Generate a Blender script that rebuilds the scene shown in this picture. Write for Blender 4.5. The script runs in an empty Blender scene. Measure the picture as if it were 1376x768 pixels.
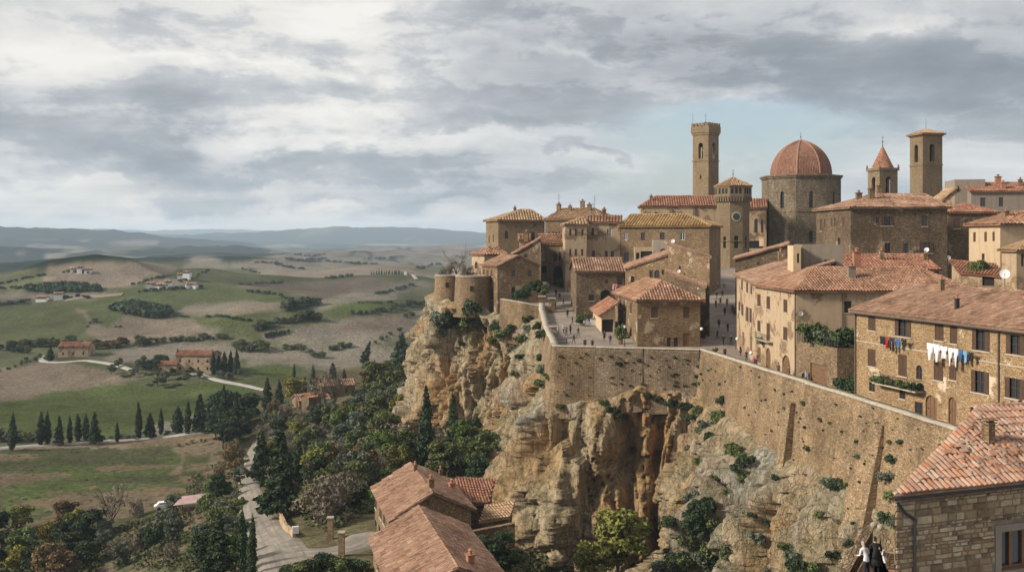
import bpy, bmesh, math, random
import numpy as np
from mathutils import Vector
R = math.radians
random.seed(7)
S = bpy.context.scene
COL = S.collection

# ------------------------------------------------------------------ camera
HY, CX, F = 322.0, 688.0, 1376.0          # horizon row, centre column, focal length (photo pixels)
cam = bpy.data.objects.new('camera', bpy.data.cameras.new('camera'))
COL.objects.link(cam); S.camera = cam
cam.location = (0, 0, 0); cam.rotation_euler = (R(90), 0, 0)
cam.data.lens = 36; cam.data.sensor_width = 36
cam.data.shift_y = -(384 - HY) / 1376.0
cam.data.clip_start = 0.5; cam.data.clip_end = 60000

# ------------------------------------------------------------------ light
SUN_EL, SUN_AZ = 30, -104                  # azimuth measured from +Y (into the picture), negative = left
sl = bpy.data.lights.new('sun', 'SUN'); sl.energy = 4.8; sl.angle = R(10); sl.color = (1.0, 0.92, 0.79)
sun = bpy.data.objects.new('sun', sl); COL.objects.link(sun)
sd = Vector((math.sin(R(SUN_AZ)) * math.cos(R(SUN_EL)), math.cos(R(SUN_AZ)) * math.cos(R(SUN_EL)), math.sin(R(SUN_EL))))
sun.rotation_euler = sd.to_track_quat('Z', 'Y').to_euler()
S.view_settings.view_transform = 'Standard'; S.view_settings.look = 'None'
S.view_settings.exposure = 0.33; S.view_settings.gamma = 1; S.view_settings.use_curve_mapping = False
S.cycles.use_denoising = True
S.cycles.max_bounces = 5; S.cycles.diffuse_bounces = 3; S.cycles.glossy_bounces = 2
S.cycles.transmission_bounces = 2; S.cycles.volume_bounces = 2; S.cycles.transparent_max_bounces = 6

def nd(nt, t, **kw):
    n = nt.nodes.new(t)
    for k, v in kw.items():
        if k in n.inputs.keys(): n.inputs[k].default_value = v
        else: setattr(n, k, v)
    return n
def lk(nt, a, b): nt.links.new(a, b)
def mth(nt, op, a, b=None, c=None, clamp=False):
    n = nt.nodes.new('ShaderNodeMath'); n.operation = op; n.use_clamp = clamp
    for i, v in enumerate((a, b, c)):
        if v is None: continue
        if isinstance(v, (int, float)): n.inputs[i].default_value = v
        else: nt.links.new(v, n.inputs[i])
    return n.outputs[0]
def ramp(nt, fac, stops, interp='LINEAR'):
    n = nt.nodes.new('ShaderNodeValToRGB'); n.color_ramp.interpolation = interp
    e = n.color_ramp.elements
    while len(e) > 1: e.remove(e[-1])
    e[0].position = stops[0][0]; e[0].color = tuple(stops[0][1]) + (1,) if not isinstance(stops[0][1], (int, float)) else (stops[0][1],) * 3 + (1,)
    for p, c in stops[1:]:
        q = e.new(p); q.color = tuple(c) + (1,) if not isinstance(c, (int, float)) else (c,) * 3 + (1,)
    nt.links.new(fac, n.inputs[0]); return n.outputs[0]
def mix(nt, fac, a, b, mode='MIX'):
    n = nt.nodes.new('ShaderNodeMix'); n.data_type = 'RGBA'; n.blend_type = mode
    for i, v in ((0, fac), (6, a), (7, b)):
        if isinstance(v, (int, float)): n.inputs[i].default_value = v
        elif isinstance(v, (tuple, list)): n.inputs[i].default_value = tuple(v) + (1,)
        else: nt.links.new(v, n.inputs[i])
    return n.outputs[2]
def noise(nt, vec, scale, detail=3, rough=0.55, dist=0.0, out=0):
    n = nd(nt, 'ShaderNodeTexNoise', Scale=scale, Detail=detail, Roughness=rough, Distortion=dist)
    if vec is not None: lk(nt, vec, n.inputs['Vector'])
    return n.outputs[out]
def mapping(nt, vec, scale=(1, 1, 1), loc=(0, 0, 0), rot=(0, 0, 0)):
    n = nt.nodes.new('ShaderNodeMapping'); lk(nt, vec, n.inputs[0])
    n.inputs['Scale'].default_value = scale; n.inputs['Location'].default_value = loc; n.inputs['Rotation'].default_value = rot
    return n.outputs[0]

# ------------------------------------------------------------------ sky (world)
W = bpy.data.worlds.new('World'); S.world = W; W.use_nodes = True
nt = W.node_tree; nt.nodes.clear()
out = nt.nodes.new('ShaderNodeOutputWorld')
sky = nt.nodes.new('ShaderNodeTexSky'); sky.sky_type = 'NISHITA'; sky.sun_disc = False
sky.sun_elevation = R(SUN_EL); sky.sun_rotation = R(SUN_AZ); sky.air_density = 1.0; sky.dust_density = 2.0
tc = nt.nodes.new('ShaderNodeTexCoord'); G = tc.outputs['Generated']
sp = nt.nodes.new('ShaderNodeSeparateXYZ'); lk(nt, G, sp.inputs[0])
zc = mth(nt, 'MAXIMUM', sp.outputs[2], 0.0)
den = mth(nt, 'ADD', zc, 0.10)
cb = nt.nodes.new('ShaderNodeCombineXYZ')
lk(nt, mth(nt, 'DIVIDE', sp.outputs[0], den), cb.inputs[0]); lk(nt, mth(nt, 'DIVIDE', sp.outputs[1], den), cb.inputs[1])
P = cb.outputs[0]
n1 = noise(nt, mapping(nt, P, (0.75, 1.1, 1), (3.1, 1.7, 0)), 0.62, 7, 0.55, 0.35)
n2 = noise(nt, mapping(nt, P, (0.6, 1.3, 1), (7.3, 4.1, 2)), 1.5, 6, 0.6, 0.4)
wv = noise(nt, mapping(nt, G, (1, 1, 2.2)), 7.0, 5, 0.62, 0.2, out=1)
wob = nt.nodes.new('ShaderNodeVectorMath'); wob.operation = 'MULTIPLY_ADD'
lk(nt, wv, wob.inputs[0]); wob.inputs[1].default_value = (0.16, 0.0, 0.10); lk(nt, G, wob.inputs[2])
off = nt.nodes.new('ShaderNodeVectorMath'); off.operation = 'SUBTRACT'; lk(nt, wob.outputs[0], off.inputs[0]); off.inputs[1].default_value = (0.08, 0, 0.05)
GW = off.outputs[0]
def blob(px, py, wx, wy, amp):
    """a soft cloud mass at a fixed direction of the sky"""
    d = Vector((px - CX, F, HY - py)).normalized()
    n = nt.nodes.new('ShaderNodeVectorMath'); n.operation = 'SUBTRACT'; lk(nt, GW, n.inputs[0]); n.inputs[1].default_value = d
    m = nt.nodes.new('ShaderNodeVectorMath'); m.operation = 'MULTIPLY'; lk(nt, n.outputs[0], m.inputs[0])
    m.inputs[1].default_value = (F / wx, 4.0, F / wy)
    l = nt.nodes.new('ShaderNodeVectorMath'); l.operation = 'DOT_PRODUCT'; lk(nt, m.outputs[0], l.inputs[0]); lk(nt, m.outputs[0], l.inputs[1])
    e = mth(nt, 'POWER', 2.718, mth(nt, 'MULTIPLY', l.outputs['Value'], -1.0))
    return mth(nt, 'MULTIPLY', e, amp)
DARKB = [(180, 212, 70, 16, .50), (250, 238, 190, 15, .55), (420, 215, 60, 14, .38), (545, 225, 90, 17, .5), (430, 240, 120, 12, .25), (300, 265, 110, 10, .38), (480, 275, 90, 8, .25),
         (620, 268, 60, 8, .3), (560, 140, 170, 40, .32), (670, 165, 70, 16, .3), (790, 145, 110, 32, .55), (765, 215, 40, 11, .4), (825, 215, 40, 8, .4), (740, 250, 130, 11, .35),
         (1290, 110, 190, 45, .48), (1150, 75, 120, 30, .35), (1250, 185, 130, 22, .22), (1030, 225, 60, 14, .25), (230, 130, 200, 40, .32), (60, 170, 140, 35, .28),
         (350, 55, 250, 30, .30), (900, 50, 220, 30, .35), (60, 275, 40, 5, .25), (650, 20, 160, 20, .2), (1000, 130, 90, 12, .15)]
LIGHTB = [(60, 70, 120, 28, .24), (420, 95, 90, 22, .35), (60, 245, 240, 18, .35), (200, 292, 300, 14, .35), (520, 150, 200, 9, .2), (300, 85, 120, 9, .25), (750, 75, 140, 8, .2), (350, 300, 420, 18, .22), (480, 15, 120, 16, .3), (1200, 35, 80, 20, .3),
          (870, 225, 170, 18, .25), (960, 135, 120, 20, .35), (560, 190, 110, 12, .25), (330, 195, 160, 12, .22), (1130, 150, 60, 12, .25), (1000, 180, 130, 20, .2)]
acc = None
for b in DARKB:
    v = blob(*b); acc = v if acc is None else mth(nt, 'ADD', acc, v)
lac = None
for b in LIGHTB:
    v = blob(*b); lac = v if lac is None else mth(nt, 'ADD', lac, v)
n4 = noise(nt, mapping(nt, G, (1, 1, 2.3), (4, 2, 7)), 4.2, 9, .60, .25)
base = mth(nt, 'ADD', mth(nt, 'ADD', mth(nt, 'MULTIPLY', n1, .85), mth(nt, 'MULTIPLY', n2, 0.35)), mth(nt, 'MULTIPLY', n4, 1.25))      # ~1.15 mean
n3 = noise(nt, mapping(nt, G, (1, 1, 2.6), (2, 5, 1)), 15.0, 8, .62, .2)
crisp = ramp(nt, mth(nt, 'ADD', mth(nt, 'MULTIPLY', acc, 1.25), mth(nt, 'MULTIPLY', mth(nt, 'SUBTRACT', n3, .5), 1.45)), [(.2, 0.0), (.38, .6), (.88, 1.0)])
val = mth(nt, 'SUBTRACT', mth(nt, 'ADD', mth(nt, 'SUBTRACT', base, 0.59), mth(nt, 'MULTIPLY', lac, .8)), mth(nt, 'MULTIPLY', crisp, 0.34))
CLOUDV = val
ccol = ramp(nt, val, [(0.0, (.20, .22, .255)), (.22, (.27, .295, .33)), (.42, (.38, .40, .43)), (.6, (.53, .54, .555)), (.8, (.74, .725, .695)), (1.0, (.88, .85, .80))])
# thin gaps where the blue sky shows
gapn = noise(nt, mapping(nt, P, (0.5, 1.6, 1), (1.3, 9.1, 5)), 0.9, 5, 0.6, 0.5)
gb = None
for b in [(900, 165, 150, 26, .5), (1000, 200, 120, 40, .5), (880, 250, 130, 18, .45), (1120, 160, 110, 26, .3), (1230, 215, 150, 10, .3), (400, 110, 60, 12, .1), (200, 250, 200, 14, .12)]:
    v = blob(*b); gb = v if gb is None else mth(nt, 'ADD', gb, v)
gap = mth(nt, 'MULTIPLY', mth(nt, 'MULTIPLY', gb, 2.8), ramp(nt, n4, [(.46, 1.0), (.62, 0.0)]), clamp=True)
gap = mth(nt, 'MULTIPLY', gap, mth(nt, 'SUBTRACT', 1.0, mth(nt, 'MULTIPLY', acc, 1.6), clamp=True), clamp=True)
gap = mth(nt, 'MULTIPLY', gap, .9)
warm = mth(nt, 'ADD', blob(120, 290, 420, 30, .8), blob(450, 300, 300, 16, .5), clamp=True)
ccol = mix(nt, warm, ccol, mix(nt, 1.0, ccol, (1.32, 1.20, 1.07), 'MULTIPLY'))
bgc = nd(nt, 'ShaderNodeBackground', Strength=.86); lk(nt, ccol, bgc.inputs[0])
bgs = nd(nt, 'ShaderNodeBackground', Strength=0.12)
lk(nt, mix(nt, 1.0, sky.outputs[0], (1.0, 1.0, 1.0), 'MULTIPLY'), bgs.inputs[0])
mx = nt.nodes.new('ShaderNodeMixShader'); lk(nt, gap, mx.inputs[0]); lk(nt, bgc.outputs[0], mx.inputs[1]); lk(nt, bgs.outputs[0], mx.inputs[2])
lk(nt, mx.outputs[0], out.inputs[0])
W.cycles.sampling_method = 'MANUAL'; W.cycles.sample_map_resolution = 256

# ------------------------------------------------------------------ numpy noise
def _h(ix, iy, iz, seed):
    h = (ix.astype(np.int64) * 73856093) ^ (iy.astype(np.int64) * 19349663) ^ (iz.astype(np.int64) * 83492791) ^ (seed * 2654435)
    h = (h ^ (h >> 13)) * 1274126177 & 0xffffffff
    h = (h ^ (h >> 16)) * 2246822519 & 0xffffffff
    h = h ^ (h >> 15)
    return (h & 0xffffff) / float(0xffffff)
def vn(x, y, z=0.0, seed=0):
    x = np.asarray(x, float); y = np.asarray(y, float) + 0 * x; z = np.asarray(z, float) + 0 * x
    ix, iy, iz = np.floor(x), np.floor(y), np.floor(z)
    fx, fy, fz = x - ix, y - iy, z - iz
    sx, sy, sz = [f * f * f * (f * (f * 6 - 15) + 10) for f in (fx, fy, fz)]
    r = 0
    for a in (0, 1):
        wa = sx if a else 1 - sx
        for b in (0, 1):
            wb = sy if b else 1 - sy
            for c in (0, 1):
                wc = sz if c else 1 - sz
                r = r + wa * wb * wc * _h(ix + a, iy + b, iz + c, seed)
    return r * 2 - 1
def fbm(x, y, z=0.0, o=4, seed=0, g=.5):
    r, a, s, n = 0, 1.0, 1.0, 0
    for i in range(o):
        r = r + a * vn(np.asarray(x) * s, np.asarray(y) * s, np.asarray(z) * s, seed + i * 17); n += a; a *= g; s *= 2.03
    return r / n
def worley(x, y, seed=0):
    ix, iy = np.floor(x), np.floor(y)
    f1 = np.full(np.shape(x), 9.0); f2 = f1.copy(); idv = np.zeros(np.shape(x))
    for a in (-1, 0, 1):
        for b in (-1, 0, 1):
            cx, cy = ix + a, iy + b; z = 0 * cx
            dx = cx + _h(cx, cy, z, seed) - x; dy = cy + _h(cx, cy, z, seed + 5) - y
            d = np.sqrt(dx * dx + dy * dy); hid = _h(cx, cy, z, seed + 9)
            idv = np.where(d < f1, hid, idv)
            f2 = np.where(d < f1, f1, np.minimum(f2, d)); f1 = np.minimum(f1, d)
    return f1, f2, idv
def sst(e0, e1, x):
    t = np.clip((np.asarray(x, float) - e0) / (e1 - e0), 0, 1); return t * t * (3 - 2 * t)

# ------------------------------------------------------------------ object helpers
def tag(o, label=None, cat=None, group=None, kind=None):
    if label: o['label'] = label
    if cat: o['category'] = cat
    if group: o['group'] = group
    if kind: o['kind'] = kind
    return o
def empty(name, loc=(0, 0, 0)):
    o = bpy.data.objects.new(name, None); COL.objects.link(o); o.location = loc; o.empty_display_size = .3; return o
def link(name, me, parent=None):
    o = bpy.data.objects.new(name, me); COL.objects.link(o)
    if parent is not None:
        o.parent = parent; o.location = -Vector(parent_world(parent))
    return o
def parent_world(p):
    v = Vector(p.location)
    while p.parent is not None: p = p.parent; v = v + Vector(p.location)
    return v
class MB:
    """mesh builder in world coordinates"""
    def __init__(s): s.v = []; s.f = []; s.uv = []; s.m = []; s.t = []
    def face(s, pts, uv=None, m=0, t=.5):
        b = len(s.v); s.v += [tuple(p) for p in pts]; s.f.append(tuple(range(b, b + len(pts))))
        s.uv += uv if uv else [(p[0] + p[1], p[2]) for p in pts]; s.m.append(m); s.t.append(t)
    def box(s, o, ax, ay, az, m=0, t=.5):
        o, ax, ay, az = map(Vector, (o, ax, ay, az))
        if ax.cross(ay).dot(az) < 0: ax, ay = ay, ax
        q = [o, o + ax, o + ax + ay, o + ay]; w = [p + az for p in q]
        la, lb, lc = ax.length, ay.length, az.length
        s.face([q[3], q[2], q[1], q[0]], [(0, 0), (la, 0), (la, lb), (0, lb)], m, t); s.face(w, [(0, 0), (la, 0), (la, lb), (0, lb)], m, t)
        for i in range(4):
            j = (i + 1) % 4; l = (q[j] - q[i]).length
            s.face([q[i], q[j], w[j], w[i]], [(0, q[i].z), (l, q[i].z), (l, w[i].z), (0, w[i].z)], m, t)
    def abox(s, c, sx, sy, sz, ang=0, m=0, t=.5):
        ca, sa = math.cos(ang), math.sin(ang); ax = Vector((ca * sx, sa * sx, 0)); ay = Vector((-sa * sy, ca * sy, 0))
        s.box(Vector(c) - ax / 2 - ay / 2, ax, ay, (0, 0, sz), m, t)
    def ring(s, p0, r0, p1, r1, n=10, m=0, cap=True, t=.5):
        p0, p1 = Vector(p0), Vector(p1); d = (p1 - p0).normalized(); a = d.orthogonal().normalized(); b = d.cross(a)
        A = [p0 + (a * math.cos(2 * math.pi * i / n) + b * math.sin(2 * math.pi * i / n)) * r0 for i in range(n)]
        B = [p1 + (a * math.cos(2 * math.pi * i / n) + b * math.sin(2 * math.pi * i / n)) * r1 for i in range(n)]
        for i in range(n):
            j = (i + 1) % n; u0, u1 = i * 2 * math.pi * r0 / n, (i + 1) * 2 * math.pi * r0 / n
            s.face([A[i], A[j], B[j], B[i]], [(u0, A[i].z), (u1, A[j].z), (u1, B[j].z), (u0, B[i].z)], m, t)
        if cap:
            s.face(A[::-1], None, m, t); s.face(B, None, m, t)
    def build(s, name, mats, parent=None, smooth=False):
        me = bpy.data.meshes.new(name); me.from_pydata(s.v, [], s.f)
        if not isinstance(mats, (list, tuple)): mats = [mats]
        for m in mats: me.materials.append(m)
        me.polygons.foreach_set('material_index', s.m)
        uvl = me.uv_layers.new(name='UVMap'); uvl.data.foreach_set('uv', np.array(s.uv, dtype=np.float32).ravel())
        a = me.attributes.new('tc', 'FLOAT', 'FACE'); a.data.foreach_set('value', s.t)
        if smooth: me.polygons.foreach_set('use_smooth', [True] * len(s.f))
        me.update()
        return link(name, me, parent)
def grid_mesh(name, V, nu, nv, mat, uv=None, attrs=None, smooth=True, parent=None, flip=False):
    """V: (nu*nv,3) array, index = i*nv + j"""
    i, j = np.meshgrid(np.arange(nu - 1), np.arange(nv - 1), indexing='ij')
    a = (i * nv + j).ravel(); q = np.stack([a, a + nv, a + nv + 1, a + 1], 1)
    if flip: q = q[:, ::-1]
    me = bpy.data.meshes.new(name)
    me.vertices.add(len(V)); me.vertices.foreach_set('co', V.astype(np.float32).ravel())
    me.loops.add(q.size); me.loops.foreach_set('vertex_index', q.ravel().astype(np.int32))
    me.polygons.add(len(q)); me.polygons.foreach_set('loop_start', (np.arange(len(q)) * 4).astype(np.int32))
    me.polygons.foreach_set('loop_total', np.full(len(q), 4, dtype=np.int32))
    me.update(calc_edges=True); me.validate()
    if uv is not None:
        l = me.uv_layers.new(name='UVMap'); l.data.foreach_set('uv', uv[q.ravel()].astype(np.float32).ravel())
    for k, v in (attrs or {}).items():
        if v.ndim == 2:
            at = me.attributes.new(k, 'FLOAT_COLOR', 'POINT'); at.data.foreach_set('color', np.concatenate([v, np.ones((len(v), 1))], 1).astype(np.float32).ravel())
        else:
            at = me.attributes.new(k, 'FLOAT', 'POINT'); at.data.foreach_set('value', v.astype(np.float32))
    if smooth: me.polygons.foreach_set('use_smooth', np.ones(len(q), dtype=bool))
    if mat: me.materials.append(mat)
    return link(name, me, parent)

# ------------------------------------------------------------------ materials
def new_mat(name, rough=.85):
    m = bpy.data.materials.new(name); m.use_nodes = True; t = m.node_tree; b = t.nodes['Principled BSDF']
    b.inputs['Roughness'].default_value = rough; b.inputs['Specular IOR Level'].default_value = .25
    return m, t, b
def plain(name, col, rough=.6, metal=0, var=.15, sc=3.0):
    m, t, b = new_mat(name, rough); b.inputs['Metallic'].default_value = metal
    tcn = t.nodes.new('ShaderNodeTexCoord')
    f = noise(t, tcn.outputs['Object'], sc, 4, .6)
    c = ramp(t, f, [(.25, [x * (1 - var) for x in col]), (.75, [min(1, x * (1 + var)) for x in col])])
    lk(t, c, b.inputs['Base Color']); return m
def bump(t, b, h, dist=.05, st=.6):
    n = nd(t, 'ShaderNodeBump', Strength=st, Distance=dist); lk(t, h, n.inputs['Height']); lk(t, n.outputs[0], b.inputs['Normal'])
def stone(name, c1, c2, c3, mortar, su=2.2, sv=5.0, plaster=0.0, pcol=(.42, .36, .27), big=.18, stain=.35, dist=.05, scl=1.45):
    """rubble masonry: irregular coursed stones, mortar, patches of old render; UV in metres"""
    wm_ = lambda c: (c[0] * .93, c[1] * .84, c[2] * .775)
    c1, c2, c3, pcol = wm_(c1), wm_(c2), wm_(c3), wm_(pcol); rnd_ = .75 if scl > 1 else .92; mortar = tuple(.5 * a + .5 * b_ for a, b_ in zip(c1, c2)) if scl > 1 else tuple(.95 * a for a in c1)
    m, t, b = new_mat(name, .92)
    uv = t.nodes.new('ShaderNodeUVMap'); uv.uv_map = 'UVMap'; U = uv.outputs[0]
    dn = noise(t, U, .9, 2, .5, out=1)
    vm = t.nodes.new('ShaderNodeVectorMath'); vm.operation = 'MULTIPLY_ADD'; lk(t, dn, vm.inputs[0]); vm.inputs[1].default_value = (.35, .22, 0) if scl > 1 else (.5, .4, 0); lk(t, U, vm.inputs[2])
    Q = mapping(t, vm.outputs[0], (su * scl, sv * scl, 1))
    vo = nd(t, 'ShaderNodeTexVoronoi', Scale=1.0, Randomness=rnd_); vo.voronoi_dimensions = '2D'; lk(t, Q, vo.inputs['Vector'])
    ve = nd(t, 'ShaderNodeTexVoronoi', Scale=1.0, Randomness=rnd_); ve.voronoi_dimensions = '2D'; ve.feature = 'DISTANCE_TO_EDGE'; lk(t, Q, ve.inputs['Vector'])
    sep = t.nodes.new('ShaderNodeSeparateColor'); lk(t, vo.outputs['Color'], sep.inputs[0])
    fine = noise(t, U, 7.0, 5, .7)
    sc = ramp(t, sep.outputs[0], [(0, c1), (.35, c2), (.62, c2), (.85, c3), (.96, [x * 1.15 for x in c3]), (1, [x * .5 for x in c1])])
    edge = ramp(t, ve.outputs['Distance'], [(.02, 1.0), (.12, 0.0)])
    col = mix(t, edge, sc, mortar)
    col = mix(t, ramp(t, fine, [(.38, .85), (.56, .1)]), col, mix(t, 1.0, col, (.40, .37, .33), 'MULTIPLY'))
    col = mix(t, ramp(t, noise(t, U, 2.6, 5, .7), [(.54, 0.0), (.68, .55)]), col, mix(t, 1.0, col, (1.45, 1.42, 1.36), 'MULTIPLY'))
    bn = noise(t, mapping(t, U, (1, .6, 1)), big, 7, .7)
    col = mix(t, ramp(t, bn, [(.38, stain * 1.5), (.56, 0.0)]), col, mix(t, 1.0, col, (.46, .45, .43), 'MULTIPLY'))
    st = noise(t, mapping(t, U, (1.6, .12, 1)), .9, 4, .6)
    col = mix(t, ramp(t, st, [(.52, 0.0), (.75, stain)]), col, mix(t, 1.0, col, (.52, .48, .42), 'MULTIPLY'))
    tn = noise(t, U, .35, 4, .6)
    col = mix(t, ramp(t, tn, [(.5, 0.0), (.75, .35)]), col, mix(t, 1.0, col, (1.15, .95, .72), 'MULTIPLY'))
    hgt = mth(t, 'ADD', mth(t, 'MULTIPLY', ramp(t, ve.outputs['Distance'], [(0, 0.0), (.18, 1.0)]), .7), mth(t, 'MULTIPLY', fine, .5))
    if plaster > 0:
        pn = noise(t, U, .28, 7, .66)
        pm = ramp(t, pn, [(.66 - plaster * .42, 0.0), (.69 - plaster * .42, 1.0)])
        pc = mix(t, noise(t, U, 1.2, 5, .65), [x * .72 for x in pcol], [x * 1.12 for x in pcol])
        pc = mix(t, ramp(t, st, [(.48, 0.0), (.75, .5)]), pc, mix(t, 1.0, pc, (.6, .55, .48), 'MULTIPLY'))
        col = mix(t, mth(t, 'MULTIPLY', pm, .9), col, pc)
        hgt = mth(t, 'ADD', mth(t, 'MULTIPLY', hgt, mth(t, 'SUBTRACT', 1.0, mth(t, 'MULTIPLY', pm, .85))), mth(t, 'MULTIPLY', pm, .9))
    # each building a little different
    oi = t.nodes.new('ShaderNodeObjectInfo')
    hs = nd(t, 'ShaderNodeHueSaturation', Saturation=1.0); lk(t, mth(t, 'ADD', mth(t, 'MULTIPLY', oi.outputs['Random'], .24), .88), hs.inputs['Value']); lk(t, col, hs.inputs['Color'])
    lk(t, hs.outputs[0], b.inputs['Base Color']); bump(t, b, hgt, dist, .8)
    return m
def roofmat(name, stops, lichen=(.42, .38, .30), la=.35, orange=0.0):
    m, t, b = new_mat(name, .95)
    at = t.nodes.new('ShaderNodeAttribute'); at.attribute_name = 'tc'
    g = t.nodes.new('ShaderNodeNewGeometry')
    n1 = noise(t, g.outputs['Position'], .35, 5, .6); n2 = noise(t, g.outputs['Position'], 3.0, 4, .65)
    f = mth(t, 'ADD', mth(t, 'MULTIPLY', at.outputs['Fac'], .62), mth(t, 'MULTIPLY', mth(t, 'SUBTRACT', n1, .31), 1.15), clamp=True)
    col = ramp(t, f, stops)
    col = mix(t, mth(t, 'MULTIPLY', ramp(t, n2, [(.48, 0.0), (.68, 1.0)]), la), col, lichen)
    if orange:
        n3 = noise(t, mapping(t, g.outputs['Position'], (1, 1, 1), (9, 3, 1)), 1.7, 5, .7)
        col = mix(t, mth(t, 'MULTIPLY', ramp(t, n3, [(.52, 0.0), (.66, 1.0)]), orange), col, (.42, .17, .055))
    col = mix(t, ramp(t, noise(t, g.outputs['Position'], 1.1, 5, .7), [(.5, 0.0), (.72, .55)]), col, (.09, .075, .06))
    col = mix(t, 1.0, col, (.98, .89, .86), 'MULTIPLY'); lk(t, col, b.inputs['Base Color']); bump(t, b, n2, .03, .5)
    return m
M = {}
M['stone'] = stone('stone_tan', (.20, .15, .095), (.33, .25, .16), (.44, .35, .235), (.36, .29, .20))
M['stone_dk'] = stone('stone_dark', (.125, .095, .062), (.21, .165, .11), (.31, .25, .175), (.24, .19, .13), plaster=.15, pcol=(.34, .29, .21), stain=.5)
M['stone_br'] = stone('stone_brown', (.17, .12, .07), (.29, .215, .13), (.38, .30, .20), (.31, .24, .16), plaster=.22, pcol=(.44, .38, .28))
M['plaster'] = stone('plaster_ochre', (.26, .19, .115), (.36, .275, .18), (.46, .36, .25), (.38, .30, .20), plaster=.50, pcol=(.46, .375, .265), stain=.4)
M['cream'] = stone('plaster_cream', (.40, .32, .21), (.50, .41, .28), (.56, .47, .34), (.5, .42, .3), plaster=1.2, pcol=(.60, .49, .34), stain=.2, dist=.02)
M['grey'] = stone('plaster_grey', (.20, .18, .15), (.27, .245, .21), (.31, .28, .24), (.27, .24, .2), plaster=.9, pcol=(.27, .245, .21), stain=.35, dist=.02)
M['laundry'] = stone('stone_laundry', (.27, .19, .105), (.41, .305, .18), (.50, .40, .26), (.45, .35, .22), plaster=.12, pcol=(.62, .55, .43), stain=.25, su=2.6, sv=6)
M['church'] = stone('stone_church', (.17, .145, .10), (.28, .245, .18), (.40, .36, .27), (.28, .23, .16), plaster=.08, stain=.45, su=1.6, sv=3.2)
M['tower'] = stone('stone_tower', (.21, .165, .105), (.29, .235, .155), (.35, .29, .195), (.28, .225, .15), stain=.3, su=2.4, sv=5)
M['bigstone'] = stone('stone_big', (.14, .105, .07), (.30, .225, .14), (.44, .36, .25), (.20, .155, .105), su=1.5, sv=5.4, stain=.35, big=.5, dist=.07, scl=1.0)
M['rampart'] = stone('stone_rampart', (.24, .18, .11), (.37, .285, .18), (.46, .37, .25), (.36, .28, .18), plaster=.06, pcol=(.40, .34, .26), su=2.0, sv=4.6, stain=.6, big=.14, dist=.08)
M['rampart2'] = stone('stone_rampart_grey', (.19, .15, .105), (.28, .23, .165), (.38, .325, .25), (.3, .25, .18), plaster=.15, pcol=(.36, .31, .24), su=2.0, sv=4.6, stain=.55, big=.16, dist=.08)
M['coping'] = plain('coping_stone', (.33, .285, .225), .9, var=.3, sc=1.5)
RB = [(0, (.10, .055, .035)), (.25, (.21, .11, .065)), (.5, (.31, .165, .10)), (.72, (.38, .22, .14)), (1, (.50, .35, .24))]
M['roof'] = roofmat('roof_terracotta', [(0, (.07, .04, .025)), (.25, (.17, .09, .05)), (.5, (.27, .145, .085)), (.72, (.34, .20, .125)), (1, (.47, .34, .23))])
M['roof_red'] = roofmat('roof_red', [(0, (.08, .04, .025)), (.3, (.20, .09, .05)), (.6, (.30, .14, .085)), (1, (.44, .26, .17))], la=.3)
M['roof_tan'] = roofmat('roof_tan', [(0, (.14, .09, .05)), (.3, (.26, .17, .095)), (.6, (.36, .25, .145)), (1, (.48, .36, .24))], la=.25)
M['roof_yel'] = roofmat('roof_yellow', [(0, (.13, .085, .04)), (.3, (.27, .175, .07)), (.6, (.38, .26, .11)), (1, (.48, .36, .19))], la=.15)
M['roof_pale'] = roofmat('roof_pale', [(0, (.07, .045, .03)), (.25, (.18, .105, .065)), (.5, (.28, .17, .11)), (.75, (.36, .235, .16)), (1, (.52, .41, .31))], la=.35)
M['roof_near'] = roofmat('roof_near', [(0, (.09, .055, .04)), (.2, (.22, .125, .085)), (.5, (.35, .215, .15)), (.75, (.43, .29, .21)), (1, (.55, .45, .36))], lichen=(.45, .42, .36), la=.6, orange=.75)
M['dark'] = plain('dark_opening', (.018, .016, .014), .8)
m_, t_, b_ = new_mat('window_glass', .12); b_.inputs['Base Color'].default_value = (.03, .033, .036, 1); b_.inputs['Specular IOR Level'].default_value = .6; M['glass'] = m_
M['shutter'] = plain('shutter_brown', (.075, .042, .026), .7, var=.3)
M['shutter_g'] = plain('shutter_green', (.05, .055, .042), .7, var=.3)
M['door'] = plain('door_wood', (.15, .085, .045), .7, var=.3)
M['frame'] = plain('frame_stone', (.40, .34, .26), .85)
M['white'] = plain('white_paint', (.68, .67, .65), .6, var=.08)
M['metal'] = plain('grey_metal', (.16, .16, .16), .5, .6)
M['pipe'] = plain('drain_pipe', (.10, .075, .06), .6)
M['iron'] = plain('wrought_iron', (.03, .03, .03), .6)
M['pot'] = plain('clay_chimney', (.32, .15, .09), .9, var=.3)

# ------------------------------------------------------------------ terrain height
def wp(px, py, D): return Vector(((px - CX) * D / F, D, -(py - HY) * D / F))
ANC = [(0, 590, 275), (250, 586, 275), (120, 598, 270), (300, 572, 285), (340, 600, 258), (335, 640, 205), (348, 700, 140), (385, 768, 100), (480, 745, 108), (500, 695, 132), (0, 700, 190),
       (0, 768, 165), (150, 768, 152), (255, 768, 124), (270, 680, 172), (180, 685, 190), (100, 640, 232), (450, 535, 305), (390, 560, 272), (500, 565, 235), (560, 610, 196),
       (577, 628, 188), (620, 602, 182), (650, 598, 190), (530, 520, 262), (600, 540, 240), (640, 668, 150), (560, 660, 160), (430, 640, 165), (440, 700, 128), (640, 705, 128),
       (700, 790, 134), (730, 800, 138), (800, 805, 139), (900, 805, 136), (850, 830, 125), (950, 840, 118)]
A3 = [(*wp(*a)[:2], wp(*a).z) for a in ANC]
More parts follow.
